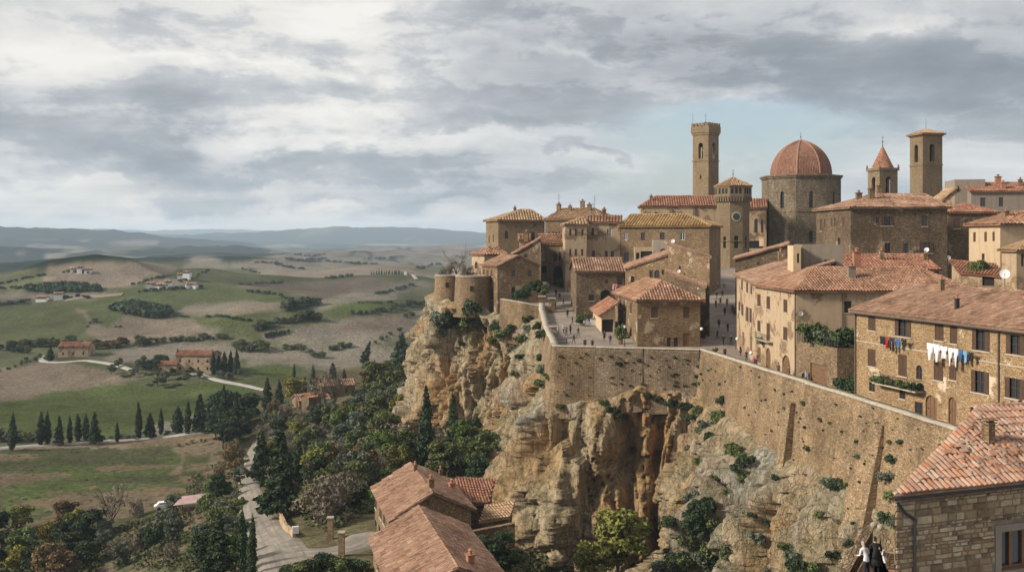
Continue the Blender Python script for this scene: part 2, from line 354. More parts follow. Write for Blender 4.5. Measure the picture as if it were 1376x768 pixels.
A3 += [(20, 20, -38), (-20, 60, -33), (0, 40, -33), (40, 20, -42), (-70, 20, -44), (-160, 60, -54), (-260, 200, -55), (-300, 330, -55), (-150, 340, -54), (-60, 345, -52), (40, 260, -42), (120, 60, -46), (140, 200, -50),
       (160, 330, -52), (60, 345, -50), (-20, 345, -51), (25, 60, -40), (10, 85, -40), (36, 78, -40), (-5, 85, -35), (-200, -60, -50), (0, -60, -42), (160, -60, -50), (-200, 420, -55), (0, 430, -54), (160, 430, -55)]
A3 = np.array(A3)
def _k(r2): return r2 * np.log(r2 + 1e-9) * .5
_n = len(A3); _d2 = ((A3[:, None, :2] - A3[None, :, :2]) ** 2).sum(-1)
_K = np.zeros((_n + 3, _n + 3)); _K[:_n, :_n] = _k(_d2) + np.eye(_n) * 30; _K[:_n, _n] = 1; _K[:_n, _n + 1:] = A3[:, :2]; _K[_n, :_n] = 1; _K[_n + 1:, :_n] = A3[:, :2].T
_c = np.linalg.solve(_K, np.concatenate([A3[:, 2], [0, 0, 0]]))
def near_h(x, y):
    sh = x.shape; xf, yf = x.ravel(), y.ravel(); r = _c[_n] + _c[_n + 1] * xf + _c[_n + 2] * yf
    for i in range(_n): r = r + _c[i] * _k((xf - A3[i, 0]) ** 2 + (yf - A3[i, 1]) ** 2)
    return r.reshape(sh)
HILLS = [(30, 720, 26, 150, 110), (200, 800, 20, 120, 110), (330, 950, 16, 160, 110), (130, 560, 7, 60, 55), (500, 1180, 24, 230, 130), (430, 1500, 20, 420, 120), (560, 640, 16, 110, 60), (420, 560, 13, 70, 50), (480, 480, 10, 55, 38),
         (330, 480, 10, 50, 30), (390, 700, 8, 70, 40), (550, 860, 18, 110, 70), (225, 392, 6, 70, 40), (520, 1330, 14, 70, 60), (250, 1350, 22, 220, 120), (60, 1500, 18, 260, 150), (330, 1900, 20, 300, 160), (560, 2300, 26, 300, 180), (60, 440, 4, 60, 30),
         (180, 2300, 26, 500, 200), (420, 2900, 22, 420, 250), (300, 3300, 20, 300, 250), (0, 2900, 26, 400, 260), (600, 3400, 22, 420, 250)]
def far_h(x, y):
    b = np.interp(y, [0, 300, 420, 600, 1000, 1600, 3000, 5000, 8000, 20000], [-55, -54, -53, -57, -62, -66, -66, -60, -50, -20])
    h = b + (1 - 2.2 * np.abs(fbm(x / 210, y / 130, 0, 3, 3))) * 9.0 * sst(320, 700, y) + fbm(x / 55, y / 75, 0, 2, 13) * 2.6 * sst(330, 500, y)
    h = h + fbm(x / 600, y / 420, 0, 4, 23) * 30 * sst(900, 3000, y)
    for px, D, a, sx, sy in HILLS:
        h = h + a * np.exp(-((x - (px - CX) * D / F) / sx) ** 2 - ((y - D) / sy) ** 2)
    r = 1 - np.abs(fbm(x / 1500, y / 1500, 0, 5, 41)) * 1.6
    r1 = np.exp(-((y - 4900 - (x + 2500) * .25) / 1000) ** 2) * sst(-900, -2300, x)
    h = h + r1 * (74 + 40 * r + 26 * fbm(x / 420, y / 420, 0, 4, 45))
    prof = 40 * np.exp(-((x + 1350) / 1000) ** 2) + 34 * fbm(x / 800, y / 1400, 0, 5, 51)
    h = h + np.exp(-((y - 8500) / 1200) ** 2) * (92 + prof)
    prof = 60 * fbm(x / 2600, 0 * y, 0, 5, 61)
    h = h + np.exp(-((y - 14500) / 1500) ** 2) * (165 + prof)
    return h
def hgt(x, y):
    x = np.asarray(x, float); y = np.asarray(y, float) + 0 * x
    w = sst(300, 420, y) if True else 0
    n = near_h(np.clip(x, -320, 200), np.clip(y, -60, 430)) + fbm(x / 14, y / 14, 0, 3, 71) * .5 * sst(20, 60, y)
    return n * (1 - w) + far_h(x, y) * w
def T(px, py, dmin=60.0):
    """where the sight line through a photo pixel meets the land"""
    D = dmin * 1.004 ** np.arange(0, 1450)
    x = (px - CX) * D / F; z = -(py - HY) * D / F
    d = z - hgt(x, D); k = np.where(d <= 0)[0]
    if len(k) == 0: i = len(D) - 1
    else: i = k[0]
    if i == 0: return Vector((x[0], D[0], float(hgt(x[0], D[0]))))
    t = d[i - 1] / (d[i - 1] - d[i] + 1e-9) if len(k) else 1
    y = D[i - 1] + (D[i] - D[i - 1]) * t; xx = (px - CX) * y / F
    return Vector((xx, y, float(hgt(np.array([xx]), np.array([y]))[0])))
def ground_z(x, y): return float(hgt(np.array([x]), np.array([y]))[0])

# ------------------------------------------------------------------ land sheet
th = np.concatenate([np.linspace(R(-62), R(-32), 60, endpoint=False), np.linspace(R(-32), R(6), 640, endpoint=False), np.linspace(R(6), R(62), 120)])
rr = np.concatenate([np.linspace(2, 60, 30, endpoint=False), 60 * np.exp(np.linspace(0, math.log(17000 / 60), 1000))])
TH, RRr = np.meshgrid(th, rr, indexing='ij')
LX, LY = np.sin(TH) * RRr, np.cos(TH) * RRr
LZ = hgt(LX, LY)
# under the town the rock itself carries the ground
PX = CX + F * LX / np.maximum(LY, 1); PY = HY - F * LZ / np.maximum(LY, 1)
wx = fbm(LX / np.maximum(LY * .03, 4), LY / np.maximum(LY * .05, 4), 0, 4, 81); wy = fbm(LX / np.maximum(LY * .03, 4), LY / np.maximum(LY * .05, 4), 5.5, 4, 82)
QX = PX + wx * 9; QY = PY + wy * np.clip((PY - 318) * .035, .6, 7)
def inpoly(X, Y, poly):
    r = np.zeros(X.shape, bool); n = len(poly)
    for i in range(n):
        (x1, y1), (x2, y2) = poly[i], poly[(i + 1) % n]
        if y1 == y2: continue
        c = ((y1 > Y) != (y2 > Y)) & (X < (x2 - x1) * (Y - y1) / (y2 - y1) + x1); r ^= c
    return r
GRN = (.088, .100, .046); GBR = (.085, .104, .042); GDL = (.110, .112, .065); BRN = (.185, .150, .118); BRD = (.135, .110, .090); TAN = (.192, .168, .138); FOR = (.022, .030, .022); LIT = (.12, .105, .06); PNK = (.21, .168, .142); DRT = (.20, .155, .105); OLV = (.085, .09, .045)
f1, f2, fid = worley(LX / 420 + .35 * wx, LY / 420 + .35 * wy, 91)
PAL = np.array([BRN, GDL, TAN, BRN, GDL, BRD, PNK, TAN, OLV, BRN])
C = PAL[(fid * 9.99).astype(int)]
hedge = (f2 - f1 < .05) & (_h(np.floor(LX / 150), np.floor(LY / 200), 0 * LX, 4) > .35)
C[hedge & (LY > 1400)] = FOR
fo = fbm(LX / 900, LY / 700, 0, 5, 95); C[(fo > .18) & (LY > 1800)] = FOR
C[(LZ > 4 + 14 * fo) & (LY > 3500)] = FOR
C[LY > 7000] = FOR
rp = fbm(LX / 380, LY / 900, 3.3, 5, 97); C[(LY > 3500) & (rp > .16)] = OLV; C[(LY > 3500) & (rp > .27)] = TAN; C[(LY > 7000) & (rp > .1)] = OLV
POLY = [
 (FOR, [(-50, 300), (80, 306), (230, 316), (330, 325), (365, 338), (330, 352), (300, 352), (262, 350), (215, 352), (140, 350), (108, 352), (60, 361), (-50, 372)]),
 (TAN, [(140, 326), (165, 323), (212, 323), (208, 329), (175, 330)]), (TAN, [(18, 339), (32, 339), (30, 342), (16, 342)]), (TAN, [(248, 349), (272, 342), (300, 349), (285, 354)]),
 (GDL, [(-50, 372), (48, 360), (64, 364), (-50, 382)]), (GDL, [(-50, 382), (60, 368), (86, 372), (40, 388), (-50, 390)]),
 (BRN, [(62, 360), (110, 351), (190, 352), (240, 360), (222, 371), (130, 373), (66, 369)]), (PNK, [(60, 372), (130, 371), (190, 373), (180, 384), (110, 388), (56, 384)]),
 (FOR, [(35, 386), (90, 383), (130, 388), (150, 391), (60, 393), (30, 391)]), (PNK, [(196, 378), (240, 374), (262, 380), (230, 386), (190, 388)]), (GDL, [(280, 360), (340, 362), (350, 378), (300, 384), (262, 378)]),
 (GDL, [(222, 372), (262, 362), (285, 366), (260, 374)]),
 (TAN, [(-50, 394), (60, 392), (165, 393), (130, 400), (60, 404), (-50, 402)]),
 (FOR, [(-50, 404), (38, 403), (40, 408), (-50, 414)]),
 (GRN, [(85, 404), (130, 400), (165, 395), (240, 388), (300, 386), (378, 394), (380, 410), (300, 414), (240, 412), (190, 424), (150, 420), (95, 414)]),
 (TAN, [(275, 407), (340, 405), (380, 413), (330, 422), (270, 424), (235, 420), (250, 411)]),
 (BRD, [(300, 388), (330, 382), (440, 377), (498, 371), (560, 378), (520, 386), (450, 398), (430, 402), (395, 398), (378, 392)]),
 (TAN, [(430, 402), (470, 394), (560, 377), (620, 384), (620, 400), (560, 396), (500, 405), (440, 420), (415, 415)]),
 (OLV, [(-50, 416), (50, 408), (90, 411), (112, 425), (118, 440), (90, 458), (30, 462), (-50, 458)]), (GRN, [(-50, 424), (40, 414), (80, 418), (60, 432), (-50, 438)]),
 (BRN, [(95, 414), (160, 422), (215, 428), (262, 430), (310, 440), (290, 452), (200, 458), (140, 458), (112, 446), (118, 430)]), (GRN, [(110, 412), (160, 410), (170, 425), (150, 440), (122, 432)]),
 (GRN, [(262, 428), (335, 424), (352, 434), (335, 446), (300, 446), (270, 437)]),
 (GRN, [(300, 386), (385, 392), (378, 404), (320, 400)]), (BRN, [(300, 412), (385, 406), (382, 418), (310, 424)]), (GRN, [(296, 425), (330, 427), (320, 436), (296, 434)]),
 (GBR, [(430, 418), (452, 410), (480, 405), (522, 404), (530, 412), (510, 416), (476, 424), (458, 424)]),
 (GDL, [(520, 398), (548, 386), (590, 384), (585, 400), (540, 402)]), (OLV, [(500, 368), (546, 369), (560, 376), (530, 378), (505, 374)]), (GDL, [(545, 362), (605, 358), (605, 364), (560, 366)]),
 (TAN, [(345, 450), (400, 442), (470, 428), (545, 418), (590, 420), (560, 445), (480, 468), (400, 468), (360, 460)]), (BRN, [(430, 440), (520, 425), (580, 424), (540, 440), (470, 446)]),
 (TAN, [(180, 462), (240, 459), (300, 462), (330, 470), (330, 485), (260, 486), (200, 492), (140, 480)]), (TAN, [(330, 470), (420, 470), (520, 465), (560, 480), (560, 500), (330, 498)]),
 (GDL, [(-50, 478), (36, 476), (45, 482), (-50, 494)]), (OLV, [(40, 478), (70, 476), (140, 482), (130, 492), (60, 492)]),
 (BRN, [(-50, 500), (52, 488), (80, 487), (140, 495), (190, 505), (150, 518), (60, 534), (-50, 545)]),
 (GBR, [(-50, 545), (60, 532), (110, 522), (150, 512), (215, 522), (262, 515), (300, 512), (352, 518), (352, 540), (300, 552), (250, 568), (150, 585), (-50, 590)]),
 (TAN, [(200, 572), (260, 556), (300, 545), (340, 535), (342, 550), (300, 575), (250, 590), (190, 588)]),
 (GBR, [(325, 496), (370, 490), (410, 496), (400, 512), (340, 512)]),
 (OLV, [(-50, 602), (90, 596), (250, 584), (330, 590), (320, 640), (260, 690), (200, 705), (130, 720), (-50, 700)]),
 (DRT, [(-50, 602), (90, 596), (250, 584), (300, 580), (310, 590), (200, 600), (100, 612), (-50, 622)]),
 (GBR, [(20, 640), (150, 610), (240, 604), (262, 612), (210, 650), (120, 660), (60, 690), (0, 690)]),
 (DRT, [(228, 600), (300, 580), (325, 600), (305, 640), (262, 645), (222, 640), (245, 618)]),
 (GRN, [(248, 612), (285, 612), (275, 640), (240, 640)]),
 (GBR, [(215, 705), (270, 690), (300, 700), (250, 740), (215, 740)]),
 (LIT, [(325, 560), (352, 520), (420, 505), (560, 480), (720, 560), (720, 800), (250, 800), (300, 700), (330, 640)]),
]
rp_ = fbm(LX / 300, LY / 500, 8.3, 5, 98)
for c, p in POLY: C[inpoly(QX, QY, p) & (LY > 60) & (PX < 720) & ((c != FOR) | (LY < 2500) | (rp_ < .2))] = c
for _ in range(2):
    C[1:-1] = (C[:-2] + 2 * C[1:-1] + C[2:]) / 4; C[:, 1:-1] = (C[:, :-2] + 2 * C[:, 1:-1] + C[:, 2:]) / 4
nz = fbm(LX / 60, LY / 40, 2.2, 5, 101); nz2 = fbm(LX / 9, LY / 9, 1.2, 4, 102)
nz3 = fbm(LX / 260, LY / 160, 6.2, 4, 104)
C = C * (1 + .34 * nz[..., None] + .30 * nz3[..., None] + .26 * nz2[..., None] * sst(1500, 300, LY)[..., None])
# worn, bare and tussocky patches in the near meadow
mw = (inpoly(PX, PY, [(-80, 604), (320, 585), (320, 640), (200, 800), (-80, 800)]) & (LY < 300))
pa = fbm(LX / 16, LY / 9, 8.8, 5, 103)
C[mw & (pa > .12)] = np.array(DRT) * .8; C[mw & (pa < -.30)] = np.array(GDL) * .75
m, t, b = new_mat('land', 1.0)
at = t.nodes.new('ShaderNodeAttribute'); at.attribute_name = 'field'
g = t.nodes.new('ShaderNodeNewGeometry')
a1 = noise(t, g.outputs['Position'], .045, 8, .68); a2 = noise(t, g.outputs['Position'], .9, 6, .7); a3 = noise(t, mapping(t, g.outputs['Position'], (1, .25, 1), (0, 0, 0), (0, 0, .5)), .5, 3, .6)
c = mix(t, ramp(t, a1, [(.38, .5), (.55, 0.0)]), at.outputs['Color'], mix(t, 1.0, at.outputs['Color'], (.62, .60, .58), 'MULTIPLY'))
c = mix(t, ramp(t, a2, [(.42, .75), (.58, 0.0)]), c, mix(t, 1.0, c, (.45, .47, .42), 'MULTIPLY'))
c = mix(t, ramp(t, a3, [(.5, 0.0), (.7, .35)]), c, mix(t, 1.0, c, (1.35, 1.25, 1.1), 'MULTIPLY'))
lk(t, c, b.inputs['Base Color']); bump(t, b, mth(t, 'ADD', a2, mth(t, 'MULTIPLY', a1, 3)), .5, .7)
b.inputs['Specular IOR Level'].default_value = 0
land = grid_mesh('ground', np.stack([LX.ravel(), LY.ravel(), LZ.ravel()], 1), len(th), len(rr), m, attrs={'field': C.reshape(-1, 3)}, flip=True)
tag(land, kind='structure')

# ------------------------------------------------------------------ cliff edge in plan, the town's ground
def zg(y): return -17.0 + np.clip(np.asarray(y, float) - 158, 0, 85) * .12
PATH = [(95, 420), (30, 400), (0, 330), (-10, 262), (-17, 228), (-17, 209), (-12, 201), (-7, 199), (-4, 195), (2.5, 191), (5.2, 188), (5.4, 170), (6, 154), (27.3, 149), (31, 126), (34, 108), (37.2, 87), (38.6, 70), (41, 45), (60, 20), (110, 5)]
rd = [(px_, py_) for px_, py_ in PATH]
def xl(y):
    P_ = rd[::-1]; return np.interp(y, [p[1] for p in P_], [p[0] for p in P_])
ys = np.concatenate([np.arange(6, 149, 1.5), np.arange(149, 154.01, .25), np.arange(154.5, 420, 1.5)]); nc = 60
XL = xl(ys) + 5 * sst(188, 193, ys) * sst(240, 220, ys); PXg = XL[:, None] + (240 - XL)[:, None] * (np.linspace(0, 1, nc)[None, :] ** 1.6); PYg = ys[:, None] + 0 * PXg
PZg = zg(PYg) - sst(60, 30, PYg) * 2
m, t, b = new_mat('paving', .9)
g = t.nodes.new('ShaderNodeNewGeometry'); Pn = g.outputs['Position']
bk = nd(t, 'ShaderNodeTexVoronoi', Scale=1.6); bk.feature = 'DISTANCE_TO_EDGE'; lk(t, Pn, bk.inputs['Vector'])
c = ramp(t, noise(t, Pn, .25, 6, .65), [(.3, (.17, .132, .105)), (.55, (.27, .215, .172)), (.75, (.38, .31, .25))])
c = mix(t, ramp(t, bk.outputs['Distance'], [(0, .35), (.06, 0.0)]), c, (.12, .105, .09)); c = mix(t, mth(t, 'MULTIPLY', noise(t, Pn, 3, 4, .7), .3), c, (.12, .11, .1))
lk(t, c, b.inputs['Base Color']); M['paving'] = m
pl = grid_mesh('plaza', np.stack([PXg.ravel(), PYg.ravel(), PZg.ravel()], 1), len(ys), nc, m, flip=True); tag(pl, kind='structure')

# ------------------------------------------------------------------ cliff
def resample(P_, step):
    P_ = np.array(P_, float); d = np.r_[0, np.cumsum(np.hypot(*np.diff(P_, axis=0).T))]
    s = np.arange(0, d[-1], step); return s, np.interp(s, d, P_[:, 0]), np.interp(s, d, P_[:, 1]), d
CP = PATH[2:20]
dk = np.r_[0, np.cumsum(np.hypot(*np.diff(np.array(CP, float), axis=0).T))]
s_, cx_, cy_, _ = resample(CP, .25)
def smooth(a, k):
    q = np.r_[[a[0]] * k, a, [a[-1]] * k]; return np.convolve(q, np.ones(2 * k + 1) / (2 * k + 1), 'same')[k:-k]
sx_, sy_ = smooth(cx_, 7), smooth(cy_, 7)
tx, ty = np.gradient(smooth(cx_, 22)), np.gradient(smooth(cy_, 22)); L_ = np.hypot(tx, ty); nx_, ny_ = ty / L_, -tx / L_
# heading along the path (north to south) the outside is on the right-hand side
nx_, ny_ = np.where(True, nx_, nx_), np.where(True, ny_, ny_)
ZT = np.interp(s_, dk, [-14, -10, -12.5, -12.5, -12.8, -13.5, -15.5, -15.5, -15.2, -17.0, -24.2, -22.5, -26.0, -26.2, -27.5, -29.0, -31, -33][:len(dk)])
# finer control of the rock's top along the front and the right wall
def s_at(x, y): return s_[np.argmin((cx_ - x) ** 2 + (cy_ - y) ** 2)]
S0, S1 = s_at(6, 154), s_at(27.3, 149)
ctl = [(s_at(5.3, 180), -16.5), (s_at(5.6, 163), -21.0), (S0, -24.3), (s_at(12.5, 152.5), -24.0), (s_at(19, 151), -22.0), (s_at(25, 149.6), -21.2), (S1, -23.0), (s_at(31, 126), -24.6), (s_at(34, 108), -24.6), (s_at(37.2, 87), -25.2)]
cs = np.array(ctl); w_ = (s_ > cs[0, 0]) & (s_ < cs[-1, 0]); ZT = np.where(w_, np.interp(s_, cs[:, 0], cs[:, 1]), ZT)
ZT = ZT + fbm(s_ / 5, 0 * s_, 0, 3, 5) * 1.3
ZB = np.interp(s_, dk, [-60, -58, -54, -48, -46, -46, -46, -47, -52, -54, -54, -54, -52, -50, -50, -50, -50, -50][:len(dk)])
nt_ = 330; tt = np.linspace(0, 1, nt_)
SS, TT = np.meshgrid(s_, tt, indexing='ij')
ztop, zbot = ZT[:, None], ZB[:, None]; Z = ztop + (zbot - ztop) * TT
dep = ztop - Z
out_ = 1.2 + 4.2 * sst(0, 14, dep) + 2.2 * sst(12, 30, dep)
fr = np.exp(-((SS - (S0 - 6)) / 13) ** 2); out_ = out_ + fr * 2.6 * sst(1, 16, dep)           # spur bulging out to the left of the front
rightw = sst(S1 + 2, S1 + 14, SS); out_ = out_ + rightw * (2.2 * sst(-.5, 3, dep) + .6 * sst(3, 12, dep))
leftw = sst(s_at(5.2, 188) + 2, s_at(5.2, 188) - 8, SS); out_ = out_ - leftw * 2.6 * sst(-1, 3, dep)
q = fbm(SS / 11, Z / 34, 0, 3, 201) + .12 * fbm(SS / 3, Z / 9, 0, 2, 203)
col_ = 1 - np.abs(fbm(SS / 9 + .6 * q, Z / 55, 3, 3, 205)) * 2.4                                # rounded pillars with clefts between
wq = .5 * fbm(SS / 6, Z / 12, 9, 3, 207)
F1a, F2a, ida = worley(SS / 6.5 + wq, Z / 15 + wq, 211)
F1b, F2b, idb = worley(SS / 2.6 + wq * 1.5, Z / 5.0 + wq, 213)
F1c, F2c, idc = worley(SS / 1.05 + wq * 2, Z / 1.7 + wq, 215)
F1p, F2p, idp = worley(SS / 4.2 + .10 * Z + .5 * wq, Z / 13 + .6 * wq, 217)
rid = 1 - np.abs(fbm(SS / 1.3 + wq * 1.2, Z / 11, 5, 4, 217)) * 2
hor = np.abs(fbm(SS / 9, Z / 1.3, 6, 3, 219))
def facet(x, y, seed):
    ix, iy = np.floor(x), np.floor(y); best = np.full(np.shape(x), 9.0); r = np.zeros(np.shape(x))
    for a in (-1, 0, 1):
        for b in (-1, 0, 1):
            cx, cy = ix + a, iy + b; z = 0 * cx; dx = x - cx - _h(cx, cy, z, seed); dy = y - cy - _h(cx, cy, z, seed + 5); d = np.abs(dx) * .8 + np.abs(dy) * .8 + .3 * np.hypot(dx, dy)
            pl = (_h(cx, cy, z, seed + 21) - .5) * 2.2 * dx + (_h(cx, cy, z, seed + 22) - .5) * 1.6 * dy + _h(cx, cy, z, seed + 23) - .5
            r = np.where(d < best, pl, r); best = np.minimum(best, d)
    return r
wf = .35 * fbm(SS / 4, Z / 8, 2, 3, 261)
def rnd(f, k): return np.sqrt(np.clip(f / k, 0, 1))
rough_ = .35 + .65 * sst(-.2, .3, fbm(SS / 9, Z / 9, 12, 3, 251) + .5 * sst(8, 1, dep)) + .35 * rightw
crk = sst(.045, 0, np.abs(fbm(SS / 5.5 + .5 * fbm(SS / 5, Z / 9, 3, 3, 263), Z / 42, 9, 3, 265)))
disp = 2.2 * (col_ - .4) + 2.0 * (ida - .45) + 1.9 * rnd(F2a - F1a, .5) + 2.2 * facet(SS / 4.5 + wf, Z / 11 + wf, 271) + .95 * facet(SS / 1.6 + wf, Z / 6 + 2 * wf, 273) + .36 * (1 - .5 * rightw) * facet(SS / .7 + wf, Z / (2.0 + 2.0 * rightw) + wf, 275) - 1.3 * crk * sst(1, 4, dep) + rightw * (3.4 * rnd(F2p - F1p, .5) + 2.6 * (idp - .5) - 1.9) + .6 * (1.5 * rnd(F2b - F1b, .4) + .9 * (idb - .5) + (.45 * rnd(F2c - F1c, .35) + .35 * (idc - .5)) * (1 - .75 * rightw)) * rough_ + .35 * rid - .22 * rough_ * (1 - rightw) * sst(.05, 0, hor) - 1.4
disp = disp + .25 * fbm(SS / .5, Z / .5, 0, 3, 221)
veg2 = rightw * sst(.22, .05, F2p - F1p) * sst(2, 6, dep)
disp = disp * sst(-.5, 3.0, dep) + .3 * (1 - sst(0, 3, dep))
fluid = 1 - np.abs(fbm(SS / 3.2 + 1.6 * fbm(SS / 8, Z / 7, 1, 3, 231), Z / 26, 7, 2, 233)) * 2.2   # flowing vertical curtains of rock
fs = np.exp(-((SS - (S0 + 5)) / 13) ** 4); disp = disp + fs * sst(4, 10, dep) * .9 * fluid
def cleft(sc_, wid, deep, z0, z1, slant=0.0):
    cc = sc_ + slant * (Z - z0) + .5 * fbm(Z / 4, 0 * Z, sc_, 2, 9)
    return deep * np.exp(-((SS - cc) / wid) ** 2) * sst(z0, z0 - 3, Z) * sst(z1, z1 + 3, Z)
def pocket(sc_, z, ws, wz, deep): return deep * np.exp(-(((SS - sc_) / ws) ** 2 + ((Z - z) / wz) ** 2) ** 2)
f_s = lambda px: S0 + ((px - CX) * 151.5 / F - 6) * 1.03
OCH = pocket(f_s(752), -31.5, 3.2, 4.6, 1.0) + pocket(f_s(815), -35.5, 3.2, 4.0, .7) + pocket(f_s(868), -29, 2.6, 6, .9) + pocket(f_s(905), -31, 2.4, 5, .6) + pocket(s_at(33.5, 112), -36, 3, 6, .8) + pocket(s_at(29.5, 135), -35, 3, 8, .5) + pocket(s_at(-17, 218), -25, 5, 6, .7) + pocket(s_at(-13, 203), -28, 4, 7, .6)
disp = disp - OCH * 2.0 - cleft(f_s(838), .9, 4.2, -24, -52, -.10) - cleft(f_s(884), .9, 3.5, -22, -52, .02) - cleft(f_s(718), .6, 1.6, -26, -45) - cleft(s_at(4.5, 189), 3.2, 3.0, -17, -60) - cleft(s_at(31.8, 122), 1.5, 4, -28, -60) - cleft(s_at(35.5, 98), 1.3, 3, -28, -60) - cleft(s_at(29.6, 135), 1.0, 3.2, -27, -60, .12) - cleft(s_at(30.8, 127.5), .8, 2.6, -28, -60, .12) - cleft(s_at(33, 113.5), 1.0, 3.2, -28, -60, .12) - cleft(s_at(36.5, 92), 1.0, 3, -28, -60, .12) - cleft(s_at(28, 145), 2.2, 3.0, -24, -60) - cleft(s_at(-1, 193), 1.2, 2.5, -20, -60)
disp = disp - pocket(f_s(747), -47.5, .8, 2.4, 3.2)
disp = disp + pocket(f_s(806), -28.5, 3.6, 3.0, 1.6) + pocket(s_at(30, 131), -33, 2.2, 5.5, 2.0) + pocket(s_at(33, 114), -30, 2, 3, 1.5)
O = out_ + disp
VX = sx_[:, None] + nx_[:, None] * O * -1; VY = sy_[:, None] + ny_[:, None] * O * -1
if (VX[len(s_) // 2, -1] - sx_[len(s_) // 2]) > 0: VX = sx_[:, None] + nx_[:, None] * O; VY = sy_[:, None] + ny_[:, None] * O
V = np.stack([VX, VY, Z], -1)
cap = V[:, :1, :].copy(); cap[:, 0, 0] = 2 * sx_ - cap[:, 0, 0] ; cap[:, 0, 1] = 2 * sy_ - cap[:, 0, 1]; cap[:, 0, 2] += 1.0
V = np.concatenate([cap, V], 1)
grey = np.clip(.04 + .05 * rightw + .7 * rightw * (idp - .5) + .5 * (idb - .5) * rough_ + .25 * (rough_ - .6) + 1.1 * fbm(SS / 7, Z / 8, 2, 4, 241) + .35 * (disp - 1.2) * .4 - .9 * np.clip(OCH, 0, 1) - .25 * sst(4, 14, dep) + .25 * sst(8, 2, dep) - .35 * fs, 0, 1)
och = np.clip(np.clip(OCH, 0, 1) * .8 + .75 * sst(-.25, .35, fbm(SS / 6, Z / 10, 4, 4, 243)) * (1 - .5 * rightw), 0, 1)
veg = sst(.10, .35, fbm(SS / 4, Z / 5, 8, 4, 245) + .22 * sst(.25, 0, rnd(F2b - F1b, .4)) - .16 - .15 * fs - .10 * rightw); veg = np.maximum(veg, .9 * veg2)
tc3 = np.stack([grey, och, veg], -1); tc3 = np.concatenate([tc3[:, :1], tc3], 1)
m, t, b = new_mat('cliff_rock', .95)
at = t.nodes.new('ShaderNodeAttribute'); at.attribute_name = 'rock'; sc = t.nodes.new('ShaderNodeSeparateColor'); lk(t, at.outputs['Color'], sc.inputs[0])
g = t.nodes.new('ShaderNodeNewGeometry'); Pn = g.outputs['Position']
r1 = noise(t, mapping(t, Pn, (1, 1, .35)), .8, 7, .68, .4); r2 = noise(t, Pn, 4.5, 5, .7); r3 = noise(t, mapping(t, Pn, (1, 1, 3.0)), .7, 5, .6); r4 = noise(t, mapping(t, Pn, (1.6, 1.6, .18)), 1.1, 4, .6)
tanc = ramp(t, r1, [(.25, (.22, .155, .085)), (.42, (.38, .285, .17)), (.6, (.50, .40, .265)), (.8, (.60, .52, .38))])
greyc = ramp(t, r1, [(.25, (.18, .16, .13)), (.45, (.34, .31, .255)), (.62, (.46, .425, .36)), (.8, (.58, .55, .48))])
ochc = ramp(t, r1, [(.25, (.27, .145, .06)), (.5, (.43, .25, .11)), (.75, (.52, .34, .17))])
c = mix(t, sc.outputs[0], tanc, greyc); c = mix(t, sc.outputs[1], c, ochc)
vc = nd(t, 'ShaderNodeTexVoronoi', Scale=1.0); vc.feature = 'DISTANCE_TO_EDGE'; wv_ = t.nodes.new('ShaderNodeVectorMath'); wv_.operation = 'MULTIPLY_ADD'
lk(t, noise(t, Pn, .6, 4, .6, out=1), wv_.inputs[0]); wv_.inputs[1].default_value = (1.6, 1.6, 2.4); lk(t, Pn, wv_.inputs[2]); lk(t, mapping(t, wv_.outputs[0], (.75, .75, .42)), vc.inputs['Vector'])
ck = ramp(t, vc.outputs['Distance'], [(0.0, 1.0), (.03, 0.0)])
vd_ = nd(t, 'ShaderNodeTexVoronoi', Scale=1.0); vd_.feature = 'DISTANCE_TO_EDGE'; lk(t, mapping(t, wv_.outputs[0], (1.6, 1.6, 2.4)), vd_.inputs['Vector'])
ck2 = ramp(t, vd_.outputs['Distance'], [(0.0, .55), (.04, 0.0)])
c = mix(t, ramp(t, r4, [(.52, 0.0), (.68, .7)]), c, (.085, .068, .05))
c = mix(t, mth(t, 'MULTIPLY', mth(t, 'MULTIPLY', ck, ramp(t, r3, [(.42, 1.0), (.56, 0.0)])), .6), c, (.09, .075, .055)); c = mix(t, mth(t, 'MULTIPLY', mth(t, 'MULTIPLY', ck2, ramp(t, r1, [(.36, .7), (.5, 0.0)])), .6), c, (.09, .075, .06))
c = mix(t, ramp(t, r2, [(.5, 0.0), (.72, .6)]), c, mix(t, 1.0, c, (.42, .40, .36), 'MULTIPLY'))
nrm = t.nodes.new('ShaderNodeSeparateXYZ'); lk(t, g.outputs['Normal'], nrm.inputs[0])
gm = mth(t, 'MULTIPLY', ramp(t, nrm.outputs[2], [(.15, 0.0), (.55, 1.0)]), ramp(t, r1, [(.4, 1.0), (.62, .2)]))
gm = mth(t, 'MAXIMUM', mth(t, 'MULTIPLY', gm, .5), mth(t, 'MULTIPLY', sc.outputs[2], ramp(t, r2, [(.40, .9), (.58, 0.0)])))
c = mix(t, gm, c, ramp(t, r2, [(.3, (.035, .05, .02)), (.7, (.10, .11, .045))]))
lk(t, c, b.inputs['Base Color'])
bump(t, b, mth(t, 'ADD', mth(t, 'ADD', mth(t, 'MULTIPLY', r1, 1.4), mth(t, 'MULTIPLY', r2, .5)), mth(t, 'ADD', mth(t, 'MULTIPLY', r3, .2), mth(t, 'MULTIPLY', ck, -.25))), .6, 1.0)
cl = grid_mesh('cliff', V.reshape(-1, 3), len(s_), nt_ + 1, m, attrs={'rock': tc3.reshape(-1, 3)}); tag(cl, kind='structure')
CLV = V

